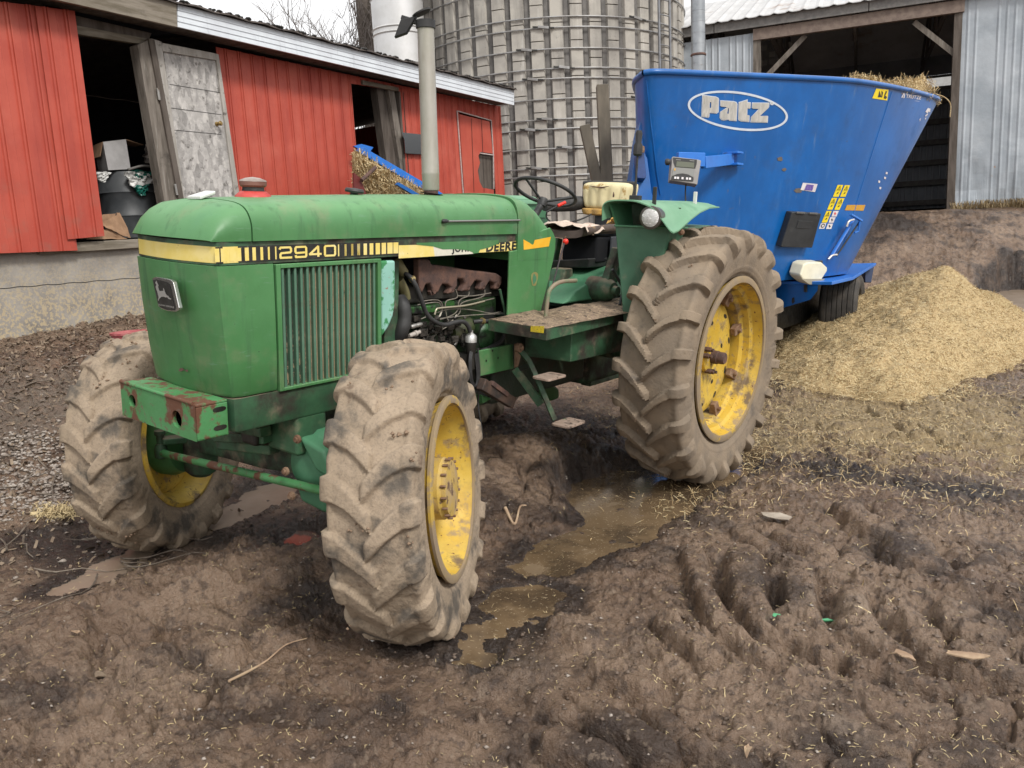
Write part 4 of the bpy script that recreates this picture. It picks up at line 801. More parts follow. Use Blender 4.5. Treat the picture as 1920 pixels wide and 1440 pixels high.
part('injection_pump', MB().prism([FE(a, b, .25) for a, b in [(170, 760), (530, 730), (560, 820), (330, 850), (170, 850)]], (-.06, 0, 0)), mat('oily_bright_green', (.025, .10, .02), (.035, .13, .03), 9, r=.3, layers=[((.01, .01, .01), 8, .42, .55)]), bevel=.01)
part('rocker_cover', MB().prism([FE(a, b, .22) for a, b in [(620, 700), (740, 680), (740, 745), (620, 760)]], (-.05, 0, 0)), bpy.data.materials['oily_bright_green'], bevel=.006)
part('starter_motor', MB().lathe([(.0, -.02), (.052, -.02), (.062, 0), (.065, .12), (.05, .15), (0, .155)], FE(700, 1050, .19), (0, .96, .12), 20), mat('dirty_starter', (.04, .06, .02), (.07, .06, .04), 10, r=.5, bump=.3), smooth=40)
part('bell_housing', MB().sphere(FE(1090, 1110, .16), .095, 20, 12, (.8, 1.15, 1.15)), mat('oily_dark_green', (.02, .07, .02), (.035, .11, .04), 6, r=.35, layers=[((.015, .014, .012), 5, .5, .6)], bump=.2), smooth=60)
m = MB(); g_ = np.random.default_rng(4)
for k in range(60):
    q = FE(g_.uniform(160, 900), g_.uniform(880, 1230), g_.uniform(.2, .25)); s_ = g_.uniform(.006, .02)
    if k % 3: m.box(q[0]-s_, q[0]+s_, q[1]-s_*1.5, q[1]+s_*1.5, q[2]-s_, q[2]+s_)
    else: m.lathe([(s_, 0), (s_, s_*2.5)], q, (g_.uniform(-1, 1), g_.uniform(-1, 1), g_.uniform(-.5, 1)), 8)
part('pump_fittings', m, mat('oily_fittings', (.02, .02, .018), (.10, .09, .08), 25, r=.25, metal=.4), bevel=.002)
for a, b in ((200, 1000), (260, 985)): part('chrome_fitting', MB().lathe([(.008, 0), (.012, .01), (.012, .035), (.008, .045)], FE(a, b, .27), (0, 1, .1), 10), STEEL, smooth=40)
part('sensor_plug', MB().lathe([(.009, 0), (.012, .01), (.012, .04), (.016, .04), (.016, .055), (.010, .06), (.010, .08)], FE(180, 1110, .27), (0, .97, .15), 12), mat('pale_plug', (.4, .36, .32), r=.5), smooth=40)
fq = FE(935, 1160, .28); part('fuel_filter', MB().lathe([(0, .055), (.012, .055), (.012, .04), (.024, .032), (.034, .02), (.034, -.012)], fq, (0, 0, 1), 24), mat('bare_aluminium', (.62, .62, .60), r=.35, metal=.6), smooth=40)
part('filter_body', MB().lathe([(.032, -.012), (.032, -.06), (.025, -.07), (.025, -.17), (.0, -.18)], fq, (0, 0, 1), 20), DARK, smooth=40)
q0 = fq
for k in range(5):
    o_ = .006*k; part('looped_cable', MB().tube([q0+np.array([.02, -.03+o_, -.06]), q0+np.array([.035, -.055+o_, -.12]), q0+np.array([.04, -.05+o_, -.22]), q0+np.array([.04, -.01+o_, -.27]), q0+np.array([.035, .02+o_, -.22]), q0+np.array([.02, .015+o_, -.08])], .003, 6, 6), RUBB, smooth=60)
part('hanging_cable', MB().tube([q0+np.array([.02, .04, -.05]), q0+np.array([.03, .05, -.2]), q0+np.array([.02, .055, -.38]), q0+np.array([.03, .075, -.52]), q0+np.array([.03, .09, -.60])], .0055, 8, 6), RUBB, smooth=60)
FS = lambda px, py, x: np.array(Ux(870+px/5.334, 560+py/5.334, x))
part('frame_rail', MB().prism([FS(a, b, .30) for a, b in [(145, 525), (490, 455), (498, 700), (150, 780)]], (-.02, 0, 0)), GRN, bevel=.004)
for a, b in ((222, 620), (340, 592), (285, 520)): part('rail_hole', MB().lathe([(0, .001), (.007, .001)], FS(a, b, .301), (1, 0, 0), 10), DARK)
part('frame_rail_rear', MB().box(-.28, .275, -2.25, -1.15, .76, .92), DARK)
part('clutch_housing', MB().box(-.25, .24, -1.25, -.2, .55, 1.05), mat('grimy_clutch_housing', (.016, .03, .018), (.03, .04, .028), 8, r=.6, layers=[((.06, .045, .035), 9, .5, .7)], bump=.4, bsc=40), bevel=.03)
part('transmission_case', MB().box(-.25, .25, -.2, .55, .50, 1.15), GRND, bevel=.05)
part('rear_axle_tube', MB().tube([(-1.0, 0, .814), (1.05, 0, .814)], .12, 20), GRND, smooth=60)
part('hitch_drawbar', MB().bar((0, .2, .42), (0, 1.35, .42), .09, .05), GRND, bevel=.01)
part('link_arm', MB().bar(FS(170, 850, .35), FS(480, 1040, .35), .05, .07), mat('black_arm', (.025, .022, .02), (.09, .055, .04), 14, r=.7), bevel=.006)
part('link_arm_end', MB().bar(FS(270, 840, .37), FS(430, 960, .37), .03, .03), RUSTM, bevel=.006)
part('lower_casting', MB().prism([FS(a, b, .22) for a, b in [(600, 700), (700, 720), (960, 900), (960, 1000), (880, 1030), (620, 900)]], (-.1, 0, 0)), bpy.data.materials['oily_dark_green'], bevel=.02)
part('lower_casting', MB().prism([FS(a, b, .30) for a, b in [(180, 960), (290, 1000), (190, 1055)]], (-.05, 0, 0)), GRN, bevel=.01)
# ---------------- cowl
def cs(y, z0, zt, w=COWX): return smooth_sec([(a, y, b) for a, b in [(w, z0), (w, zt-.20), (w*.985, zt-.12), (w*.93, zt-.06), (w*.8, zt-.022), (w*.5, zt-.005), (0, zt), (-w*.5, zt-.005), (-w*.8, zt-.022), (-w*.93, zt-.06), (-w*.985, zt-.12), (-w, zt-.20), (-w, z0)]])
m = MB(); m.loft([cs(-1.162, 1.44, 1.822), cs(-1.12, 1.44, 1.824), cs(-1.02, 1.44, 1.80), cs(-.93, 1.44, 1.752), cs(-.86, 1.44, 1.70), cs(-.80, 1.44, 1.655)])
cowl = part('cowl', m, GRN, smooth=50)
P = [(-1.235, 1.497), (-1.162, 1.503), (-1.162, 1.60), (-1.0, 1.60), (-.83, 1.63), (-.795, 1.60), (-.765, 1.56), (-.765, 1.50), (-.785, 1.42), (-.90, 1.10), (-1.235, 1.065)]
part('cowl_side', MB().prism([(COWX-.001, a, b) for a, b in P], (-.014, 0, 0)), GRN, bevel=.005, seg=3); part('cowl_side', MB().prism([(-COWX+.001, a, b) for a, b in P], (.014, 0, 0)), GRN, bevel=.005); part('fire_wall', MB().prism([(COWX-.016, a, b) for a, b in [(-1.0, 1.50), (-.80, 1.62), (-.80, 1.45), (-.92, 1.09), (-1.0, 1.09)]], (-2*(COWX-.016), 0, 0)), DARK); part('cowl_top_filler', MB().box(-.30, .30, -1.16, -.84, 1.50, 1.62), DARK)
part('rear_cowl_panel', MB().prism([(COWX-.03, -.80, 1.62), (COWX-.03, -.90, 1.10), (COWX-.03, -.78, 1.10), (COWX-.03, -.75, 1.55)], (-2*(COWX-.03), 0, 0)), GRND, bevel=.01)
m = MB(); c0 = Ux(1002, 523, COWX); pl = [(COWX+.0005, c0[1]+.035*math.cos(t)*(1+.2*math.sin(3*t)), c0[2]+.05*math.sin(t)*(1+.15*math.cos(2*t))) for t in np.linspace(0, 6.28, 16, endpoint=False)]
part('paint_wear', m.tris(pl), mat('worn_spot', (.25, .2, .07), (.2, .26, .1), 30, r=.7))
m = MB(); pl = [(COWX+.0012, c0[1]+.02*math.cos(t), c0[2]+.03*math.sin(t)*(1+.3*math.cos(3*t))) for t in np.linspace(0, 6.28, 12, endpoint=False)]; part('paint_wear', m.tris(pl), GRNF)
# seam rod, caps, exhaust
part('hood_rod', MB().tube([Ux(833, 415, HW+.012), Ux(975, 413, HW+.012)], .0055, 8), mat('rod_steel', (.25, .25, .24), r=.35, metal=.5), smooth=60)
part('rod_clip', MB().lathe([(.004, -.02), (.011, -.012), (.011, .012), (.004, .03)], Ux(834, 414.5, HW+.012), (0, 1, 0), 10), RUBB, smooth=50)
q = np.array([0, -2.745, 1.775])
m = MB().lathe([(.083, -.004), (.080, .004), (.062, .020), (.055, .024)], q, (0, 0, 1), 32); cp = part('precleaner_base', m, mat('faded_red_paint', (.42, .035, .03), (.5, .06, .05), 20, r=.5), smooth=40)
part('precleaner_neck', MB().lathe([(.050, .022), (.047, .045)], q, (0, 0, 1), 28), DARK, smooth=60)
part('precleaner_bowl', MB().lathe([(.052, .042), (.060, .050), (.061, .066), (.058, .068)], q, (0, 0, 1), 32), mat('dusty_maroon', (.13, .035, .03), (.22, .1, .08), 14, r=.5), smooth=40)
part('precleaner_lid', MB().lathe([(.061, .067), (.058, .073), (.03, .083), (0, .087)], q, (0, 0, 1), 32), mat('dusty_clear_lid', (.34, .29, .25), (.22, .17, .15), 12, r=.35), smooth=60)
q = np.array([.0, -2.14, 1.792]); part('filler_cap', MB().lathe([(.035, -.002), (.02, .0), (.02, .012), (.046, .014), (.050, .024), (.044, .034), (.0, .037)], q, (.1, .05, 1), 28), RUBB, smooth=40)
part('nose_latch', MB().prism([(-.07, -3.035, 1.755), (.035, -3.035, 1.757), (.02, -2.95, 1.782), (-.055, -2.95, 1.782)], (0, 0, .015)), WHT, bevel=.005)
EXH = mat('weathered_exhaust', (.33, .31, .26), (.42, .40, .36), 6, r=.5, metal=.35, st=(1, 1, .3), layers=[((.20, .15, .10), 5, .52, .72, {'st': (1, 1, .25), 'k': .7}), ((.25, .27, .19), 3, .5, .7, {'k': .5})], bump=.05, bsc=60)
e0 = np.array([.05, -1.615, 1.80]); 
e1 = e0+np.array([-.035, -.02, .905]); dx = (e1-e0)/np.linalg.norm(e1-e0)
part('exhaust_collar', MB().lathe([(.040, -.04), (.040, .035)], e0, dx, 28), RUSTM, smooth=50)
part('exhaust_hole', MB().lathe([(0, .0), (.068, .0)], e0+np.array([0, 0, .0125]), (.03, .1, 1), 24), DARK)
part('exhaust_stack', MB().lathe([(.043, .03), (.047, .038), (.048, .115), (.0495, .12), (.0485, .128), (.046, .40), (.045, .905), (.042, .905), (.042, .7)], e0, dx, 36), EXH, smooth=40)
CAPM = mat('black_cap_iron', (.018, .018, .019), (.03, .03, .03), 10, r=.6)
tp = e0+dx*.905
part('rain_cap_ring', MB().lathe([(.048, -.03), (.052, -.028), (.052, .012), (.048, .012)], tp, dx, 28), CAPM, smooth=40)
side = np.array([-.80, -.60, .02]); side /= np.linalg.norm(side)
m = MB(); cL = tp+np.array([0, 0, .045])+side*.02; un = np.array([.0, .0, 1.])*.86+side*.42; un /= np.linalg.norm(un); part('rain_cap_flap', MB().lathe([(0, 0), (.052, 0), (.053, .008), (0, .014)], cL, un, 28), CAPM, smooth=40)
part('rain_cap_weight', MB().hexa([tp+side*.045+np.array([0, 0, .03])+np.array([.015, -.02, 0]), tp+side*.13+np.array([.015, -.02, .005]), tp+side*.165+np.array([.015, -.02, -.085]), tp+side*.10+np.array([.015, -.02, -.06])], [tp+side*.045+np.array([0, 0, .03])+np.array([-.015, .02, 0]), tp+side*.13+np.array([-.015, .02, .005]), tp+side*.165+np.array([-.015, .02, -.085]), tp+side*.10+np.array([-.015, .02, -.06])]), CAPM, bevel=.004)
part('rain_cap_arm', MB().bar(tp+side*.03+np.array([0, 0, -.005]), tp+side*.13+np.array([0, 0, .02]), .03, .025), CAPM, bevel=.005)
# ---------------- platform, tank, steps
zp = 1.115
PLT = mat('dung_covered_platform', (.17, .12, .08), (.25, .18, .125), 14, r=.9, layers=[((.05, .035, .025), 22, .52, .64), ((.36, .27, .17), 60, .56, .62, {'det': 3})], bump=.6, bsc=50)
pa = [Uz(955, 603, zp), Uz(1025, 615, zp), Uz(1110, 597, zp), Uz(1195, 575, zp)]
A0 = (HW-.02, pa[0][1]); A1 = (pa[1][0], pa[1][1]); A2 = (pa[3][0]+.02, pa[3][1]); A3 = (A2[0]+.06, A2[1]+.6); A4 = (HW-.02, A3[1])
pol = [A0, A1, A2, A3, A4]
part('platform', MB().prism([(a, b, zp-.072) for a, b in pol], (0, 0, .066)), GRND, bevel=.004)
xs, ys = np.meshgrid(np.linspace(0, 1, 30), np.linspace(0, 1, 40), indexing='ij'); 
L0 = np.array([A0[0], A0[1]]); L1 = np.array(A1); L2 = np.array(A3); L3 = np.array(A4)
PX = (L0[0]*(1-xs)+L1[0]*xs)*(1-ys)+(L3[0]*(1-xs)+L2[0]*xs)*ys; PY = (L0[1]*(1-xs)+L1[1]*xs)*(1-ys)+(L3[1]*(1-xs)+L2[1]*xs)*ys
PZ = zp-.004+np.clip(fbm(PX, PY, 7, 3, 50)*.03+.010, 0, .04)*np.minimum(1, np.minimum(xs, 1-xs)*14+.1)*np.minimum(1, ys*14+.1)+fbm(PX, PY, 40, 2, 51)*.003
Iq = np.arange(PX.size).reshape(PX.shape); V = np.stack([PX, PY+1.2, PZ], -1).reshape(-1, 3)
pd = npmesh('platform_dirt', V, np.stack([Iq[:-1, :-1], Iq[1:, :-1], Iq[1:, 1:], Iq[:-1, 1:]], -1).reshape(-1, 4), PLT, parent=T)
part('warning_sticker', MB().prism([onp(a, b, (A0[0], A0[1], 0), (A1[1]-A0[1], A0[0]-A1[0], 0)) for a, b in [(995.5, 611), (1020.5, 611.5), (1019.5, 624.5), (995, 622)]], (.0, -.0015, 0)), mat('yellow_sticker', (.72, .55, .03), (.6, .45, .05), 50, r=.5, layers=[((.12, .1, .04), 90, .58, .62, {'k': .6})]))
part('battery_box', MB().prism([(a, b, .84) for a, b in [(.30, -1.02), (A2[0]-.03, -1.02+.05), (A2[0]-.0, -.35), (.30, -.35)]], (0, 0, .20)), GRND, bevel=.008)
part('platform_support', MB().tube([FS(900, 390, .45), FS(940, 560, .45), FS(985, 720, .45)], .014, 8), GRND, smooth=60)
SX = .56
part('step_strut', MB().tube([FS(540, 490, .42), FS(650, 625, .50), FS(700, 730, .54), FS(905, 1210, .64)], .021, 4), GRND, bevel=.003)
part('step_bolt', MB().lathe([(.028, -.01), (.028, .015), (.014, .016), (.014, .03)], FS(545, 490, .44), (1, 0, 0), 12), mat_rc, smooth=35)
part('step_strut_rear', MB().bar(FS(510, 700, .40), FS(770, 1060, .55), .03, .045), GRND, bevel=.003)
part('step_brace', MB().bar(FS(500, 720, .38), FS(650, 670, .5), .015, .03), DARK, bevel=.003)
part('step_mount', MB().prism([FS(a, b, .33) for a, b in [(500, 450), (570, 450), (570, 520), (520, 700), (500, 700)]], (.012, 0, 0)), mat_rc, bevel=.003)
STEP = mat('muddy_step_plate', (.30, .22, .17), (.38, .29, .23), 22, r=.85, layers=[((.07, .05, .04), 22, .55, .64), ((.03, .2, .06), 7, .62, .7, {'r': .5})], bump=.5, bsc=90)
for cx_, cz_, dpx in (((1030, 704), .80, 0), ((1066, 791), .50, 0)):
    pass
def steppad(cpx, cpy, z, hw_, hl):
    c = Uz(cpx, cpy, z); P = []
    for sx_, sy_ in ((-1, -1), (1, -1), (1, 1), (-1, 1)):
        for t in np.linspace(0, math.pi/2, 5):
            a = {(-1, -1): math.pi, (1, -1): 1.5*math.pi, (1, 1): 0, (-1, 1): .5*math.pi}[(sx_, sy_)]+t
            P.append((c[0]+sx_*(hw_-.02)+.02*math.cos(a), c[1]+sy_*(hl-.02)+.02*math.sin(a), z))
    o = part('step_pad', MB().prism(P, (0, 0, -.014)), STEP, bevel=.003); return c
steppad(1030, 704, .80, .062, .095); steppad(1066, 791, .50, .065, .098)
# grab handle, levers
part('grab_handle', MB().tube([Ux(1023, 596, .46), Ux(1027, 560, .46), Ux(1032, 542, .46), Ux(1050, 529, .46), Ux(1080, 526, .46)], .013, 10, 4), mat('chipped_green_bar', (.07, .20, .09), (.26, .19, .14), 5, r=.6), smooth=60)
part('gear_lever', MB().tube([Ux(1036, 535, .30), Ux(1058, 456, .33)], .005, 8), mat('lever_steel', (.14, .12, .13), r=.4, metal=.6), smooth=60)
REDK = mat('red_knob', (.72, .03, .015), r=.3)
part('lever_knob', MB().sphere(Ux(1060.5, 453, .33), .019, 16, 10), REDK, smooth=180)
part('throttle_lever', MB().tube([Ux(1024, 398, .10), Ux(1048, 385, .16)], .006, 8), RUBB, smooth=60)
part('throttle_grip', MB().tube([Ux(1046, 386, .16), Ux(1060, 379.5, .18)], .011, 10), REDK, smooth=60)
# steering wheel
sc_ = np.array([0, -.44, 1.845]); sn = np.array([0, .42, .91]); sn /= np.linalg.norm(sn); sa = np.array([1, 0, 0.]); sb = np.cross(sn, sa)
rim_ = [sc_+.212*(sa*math.cos(t)+sb*math.sin(t)) for t in np.linspace(0, 2*math.pi, 65)]
part('steering_wheel', MB().tube(rim_, .0125, 10, 0, False), RUBB, smooth=60)
for t in (.35, 2.45, 4.54): part('wheel_spoke', MB().tube([sc_+.20*(sa*math.cos(t)+sb*math.sin(t)), sc_-sn*.07], .0085, 8), RUBB, smooth=60)
part('wheel_boss', MB().lathe([(.03, -.10), (.035, -.06), (.03, -.045), (0, -.04)], sc_, sn, 16), RUBB, smooth=50)
part('steering_column', MB().tube([sc_-sn*.08, (0, -.62, 1.62), (0, -.80, 1.45)], [.022, .028, .05], 12), RUBB, smooth=60)
# ---------------- seat
VIN = mat('grey_worn_vinyl', (.10, .075, .065), (.14, .105, .09), 10, r=.5, layers=[((.3, .2, .12), 20, .6, .68)])
FOAM = mat('torn_cream_vinyl', (.68, .60, .36), (.60, .52, .30), 8, r=.55, layers=[((.35, .22, .07), 9, .56, .66)], bump=.15, bsc=30)
FOAMD = mat('crumbling_foam', (.50, .30, .08), (.38, .23, .08), 20, r=.9, bump=.6, bsc=60)
bx, by = .0, .33
def pad(x0, x1, z0, z1, y0, y1, m_, nm, nr=5, rnd=.05, lean=.10):
    m = MB(); nx, nz = 26, 14; g = []
    for j in range(nz+1):
        row = []
        for i in range(nx+1):
            u = i/nx*2-1; v = j/nz*2-1; k = (1-abs(u)**6)*(1-abs(v)**6); gr = .024*abs(math.sin((u+1)*nr*math.pi/2))**.6
            x = (x0+x1)/2+(x1-x0)/2*u*(1-.06*abs(v)**4)*(.93+.07*v); z = (z0+z1)/2+(z1-z0)/2*v*(1-.10*abs(u)**4)
            row.append((x, y0-(gr+.03)*k**.5+lean*(z-z0)+.10*u*u*.4, z))
        g.append(row)
    V = [p for r in g for p in r]; n = nx+1; F = [(j*n+i, j*n+i+1, (j+1)*n+i+1, (j+1)*n+i) for j in range(nz) for i in range(nx)]
    b = len(V); V2 = [(a, bb+.05, c) for a, bb, c in V]; V += V2; F += [tuple(q+b for q in f[::-1]) for f in F]
    for i in range(nx): F += [(i, b+i, b+i+1, i+1), (nz*n+i, nz*n+i+1, b+nz*n+i+1, b+nz*n+i)]
    for j in range(nz): F += [(j*n, (j+1)*n, b+(j+1)*n, b+j*n), (j*n+nx, b+j*n+nx, b+(j+1)*n+nx, (j+1)*n+nx)]
    return part(nm, MB().add(V, F), m_, smooth=50)
pad(-.215, .245, 1.735, 1.935, .30, .35, FOAM, 'backrest')
pad(-.20, .215, 1.69, 1.745, .285, .35, FOAMD, 'backrest_foam', 3)
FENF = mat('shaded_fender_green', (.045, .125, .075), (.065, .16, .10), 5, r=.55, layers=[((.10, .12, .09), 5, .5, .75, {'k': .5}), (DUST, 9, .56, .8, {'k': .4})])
FENC = mat('lit_crown_green', (.13, .29, .17), (.17, .34, .21), 4, r=.5, layers=[((.08, .20, .12), 5, .5, .75, {'k': .5})])  # same fender paint with the light on its top put into the colour
part('backrest_shell', MB().hexa([(-.20, .325, 1.70), (.22, .325, 1.70), (.25, .345, 1.945), (-.22, .345, 1.945)], [(-.20, .37, 1.70), (.22, .37, 1.70), (.25, .38, 1.945), (-.22, .38, 1.945)]), RUBB, bevel=.02)
m = MB()
for pts in [[(.10, .283, 1.80), (.115, .266, 1.84), (.108, .272, 1.87)], [(-.10, .268, 1.905), (0, .262, 1.895), (.07, .262, 1.905)]]: m.tube(pts, [.002, .006, .002], 6, 3)
part('upholstery_tear', m, RUSTM, smooth=60)
part('armrest_shell', MB().loft([[(-.235+a, .30+.02*b, 1.74), (-.235+a, .30+.02*b, 1.84)] for a, b in ()]) if False else MB().tube([(-.30, -.02, 1.74), (-.29, .12, 1.755), (-.25, .26, 1.77), (-.2, .33, 1.78)], [.03, .05, .06, .05], 10, 4), RUBB, smooth=60)
part('armrest_wire', MB().tube([(-.30, .03, 1.74), (-.31, .03, 1.66), (-.25, .10, 1.62), (-.12, .18, 1.655), (-.05, .24, 1.70)], .006, 8, 5), RUBB, smooth=60)
part('seat_back_plate', MB().box(-.06, .20, .30, .33, 1.54, 1.70), mat('slate_plastic', (.045, .05, .06), r=.5), bevel=.006)
m = MB(); g = []
for j in range(9):
    v = j/8; w = .21*(1-.25*(1-v)**3); z = 1.585+.03*math.sin(v*2.2)
    g.append([(w*math.cos(t)*(1 if True else 1), -.19+.46*v, z+.028*abs(math.cos(t))**3+.018*math.sin(t)*0) if 0 < t < math.pi else (w*math.cos(t), -.19+.46*v, z-.05*abs(math.sin(t))**.5) for t in np.linspace(.0, 2*math.pi, 25)[:-1]])
m.loft(g); part('seat_cushion', m, VIN, smooth=60)
CLOTH = mat('pale_rag', (.55, .44, .36), (.62, .52, .44), 6, r=.9, layers=[((.3, .16, .13), 12, .55, .7)])
xs, ys = np.meshgrid(np.linspace(-1, 1, 22), np.linspace(-1, 1, 16), indexing='ij'); cx = xs*.19*(1+.1*np.sin(ys*4)); cy = -.07+ys*.15+.03*np.sin(xs*3)
czz = 1.632+fbm(cx, cy, 14, 3, 88)*.035+.01*(np.abs(xs)>.9); czz -= .05*ss(.85, 1, np.abs(xs))
Iq = np.arange(xs.size).reshape(xs.shape); npmesh('seat_rag', np.stack([cx, cy+1.2, czz], -1).reshape(-1, 3), np.stack([Iq[:-1, :-1], Iq[1:, :-1], Iq[1:, 1:], Iq[:-1, 1:]], -1).reshape(-1, 4), CLOTH, parent=T)
m = MB(); g_ = np.random.default_rng(2)
for k in range(14):
    c = np.array([g_.uniform(.08, .24), g_.uniform(.18, .27), 1.60+g_.uniform(0, .06)]); a = g_.uniform(0, 6.28); s_ = g_.uniform(.025, .05)
    m.prism([c, c+np.array([math.cos(a)*s_, math.sin(a)*s_, s_*.4]), c+np.array([math.cos(a+1)*s_, math.sin(a+1)*s_, s_*.9])], (.006, .006, .003))
part('torn_foam', m, FOAMD)
part('seat_suspension', MB().box(-.13, .17, -.02, .20, 1.36, 1.55), BLACKV, bevel=.02)
part('seat_bellows', MB().hexa([(-.18, -.12, 1.36), (.16, -.10, 1.40), (.18, .2, 1.40), (-.18, .2, 1.36)], [(-.16, -.10, 1.31), (.14, -.08, 1.33), (.16, .2, 1.33), (-.16, .2, 1.31)]), RUBB, bevel=.01)
part('seat_frame_bar', MB().bar((.02, .0, 1.47), (.08, .0, 1.47), .01, .01), STEEL)
part('seat_side_plate', MB().box(.19, .205, .12, .26, 1.38, 1.55), bpy.data.materials['slate_plastic'], bevel=.01)
# transmission cover and rear structure
m = MB().hexa([(-.20, -.55, 1.12), (.26, -.55, 1.12), (.22, -.35, 1.20), (-.20, -.35, 1.20)], [(-.22, .30, 1.12), (.28, .30, 1.12), (.24, .30, 1.38), (-.2, .30, 1.38)]); part('gear_cover', m, GRNF, bevel=.02)
part('lever_console', MB().hexa([(-.12, -.28, 1.15), (.05, -.28, 1.15), (.05, -.10, 1.15), (-.12, -.10, 1.15)], [(-.09, -.2, 1.32), (.03, -.2, 1.32), (.03, -.10, 1.32), (-.09, -.10, 1.32)]), GRND, bevel=.01)
for x_ in (-.26, -.18): part('seat_post', MB().bar((x_, -.10, 1.12), (x_+.02, -.02, 1.52), .04, .05), GRND, bevel=.006)
part('support_bar', MB().bar((.30, -.02, 1.12), (.34, .06, 1.42), .018, .03), GRNF, bevel=.004)
q = np.array(Ux(1152, 545, .42)); part('rockshaft_housing', MB().lathe([(0, .03), (.03, .03), (.035, .0), (.055, -.005), (.07, -.03), (.085, -.06), (.085, -.2)], q, (1, -.1, 0), 24), GRND, smooth=40)
part('rockshaft_arm', MB().hexa([q+np.array([-.04, -.05, .02]), q+np.array([-.04, .06, .02]), q+np.array([-.04, .16, .27]), q+np.array([-.04, .09, .29])], [q+np.array([-.1, -.05, .02]), q+np.array([-.1, .06, .02]), q+np.array([-.1, .16, .27]), q+np.array([-.1, .09, .29])]), GRND, bevel=.012)
for a, b in (((1148, 505), (1166, 535)), ((1166, 535), (1178, 560)), ((1168, 545), (1162, 572))):
    part('hydraulic_line', MB().tube([Ux(*a, .50), Ux(*b, .52)], .010, 8), RUBB, smooth=60)
part('line_coupler', MB().tube([Ux(1178, 548, .54), Ux(1186, 547, .54)], .012, 10), STEEL, smooth=60)
part('link_frame', MB().box(-.3, .3, .30, .36, .9, 1.30), GRND, bevel=.02)
# ---------------- fenders
def fender(sx):
    X = lambda x: x*sx
    # shell between the tyre and the platform: front face, side skirt and the flared crown
    m = MB(); f0 = [(.60, -.60, 1.74), (.59, -.50, 1.05)]
    face = [(X(.605), -.56, 1.80), (X(.625), -.575, 1.66), (X(.70), -.50, 1.03), (X(.80), -.44, 1.03), (X(.87), -.40, 1.55), (X(.90), -.42, 1.66), (X(.90), -.44, 1.80)]
    back = [(a, b+.02, c) for a, b, c in face]
    m.hexa([(X(.625), -.52, 1.655), (X(.935), -.40, 1.655), (X(.80), -.40, 1.03), (X(.70), -.47, 1.03)], [(X(.62), .5, 1.655), (X(.80), .5, 1.655), (X(.785), .5, 1.03), (X(.70), .5, 1.03)])
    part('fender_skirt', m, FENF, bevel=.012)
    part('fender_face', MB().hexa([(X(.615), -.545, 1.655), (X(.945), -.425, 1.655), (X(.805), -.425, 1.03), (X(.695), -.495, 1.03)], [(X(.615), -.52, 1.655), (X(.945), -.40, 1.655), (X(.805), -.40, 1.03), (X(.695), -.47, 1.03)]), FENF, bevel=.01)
    # crown: curved shell arching over lamp recess and tapering to the rear
    secs = []
    yy_ = [-.655, -.60, -.50, -.38, -.24, -.08, .10, .30]
    for i, y in enumerate(yy_):
        t = i/(len(yy_)-1); xi = .585; xo = 1.03-.10*t; zt2 = 1.812+.003*t; drop = .150*(1-ss(.18, .95, t))+.003
        P = [(xi+.004, 1.80-.09*(1-t)-.02), (xi, zt2-.05), (xi+.02, zt2-.015), (xi+.07, zt2), ((xi+xo)/2-.06, zt2+.002), (xo-.22+.12*t, zt2-.006), (xo-.13+.06*t, zt2-.012-drop*.20), (xo-.07+.03*t, zt2-.018-drop*.60), (xo-.025, zt2-.022-drop*.92), (xo, zt2-.024-drop)]
        c = catmull([(X(a), y+.10*(1-t)*(a-.6)/.45, b) for (a, b) in P], 4)
        inn = [(p[0], p[1], p[2]-.008) for p in c[::-1]]
        secs.append(list(c)+inn)
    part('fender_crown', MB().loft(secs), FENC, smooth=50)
    part('fender_inner_wall', MB().hexa([(X(.595), -.60, 1.79), (X(.607), -.60, 1.79), (X(.632), -.53, 1.65), (X(.615), -.53, 1.65)], [(X(.595), .45, 1.79), (X(.607), .45, 1.79), (X(.632), .45, 1.65), (X(.615), .45, 1.65)]), GRNF)
    part('lamp_recess', MB().hexa([(X(.61), -.34, 1.79), (X(.90), -.24, 1.775), (X(.90), -.22, 1.655), (X(.62), -.34, 1.655)], [(X(.61), -.32, 1.79), (X(.90), -.22, 1.775), (X(.90), -.20, 1.655), (X(.62), -.32, 1.655)]), GRND)
    part('lamp_shelf', MB().hexa([(X(.615), -.555, 1.66), (X(.945), -.435, 1.66), (X(.95), -.2, 1.66), (X(.615), -.3, 1.66)], [(X(.615), -.555, 1.648), (X(.945), -.435, 1.648), (X(.95), -.2, 1.648), (X(.615), -.3, 1.648)]), GRNF, bevel=.003)
fender(1); fender(-1)
hq = np.array(Uy(1221, 408, -.57)); ha = np.array([.10, -1, -.02])
hl = part('headlight', MB().lathe([(.0, -.14), (.045, -.13), (.062, -.07), (.067, -.01), (.070, 0), (.070, .012), (.062, .016)], hq, ha, 32), mat('lamp_ring', (.10, .09, .08), r=.35, metal=.5), smooth=40)
GL = mat('headlight_lens', (.62, .62, .62), (.50, .49, .47), 40, r=.18, layers=[((.85, .85, .85), 25, .5, .6, {'st': (1, 1, 3)})], bump=.6, bsc=90, spec=.8)
part('lens', MB().lathe([(.062, .010), (.05, .020), (.03, .027), (0, .030)], hq, ha, 32), GL, hl, smooth=60)
part('fender_bolt', MB().lathe([(.02, 0), (.02, .014), (.01, .016), (.01, .03)], Ux(1277, 435, .96), (.6, -.8, 0), 10), mat_rc)
for px, py, h_, mm in ((1227, 374, .075, CAPM), (1303, 377, .06, WHT)):
    q = np.array(Ux(px, py, .85)); part('fender_bracket', MB().box(q[0]-.012, q[0]+.012, q[1]-.008, q[1]+.008, q[2]-.03, q[2]+h_), mm, bevel=.004)
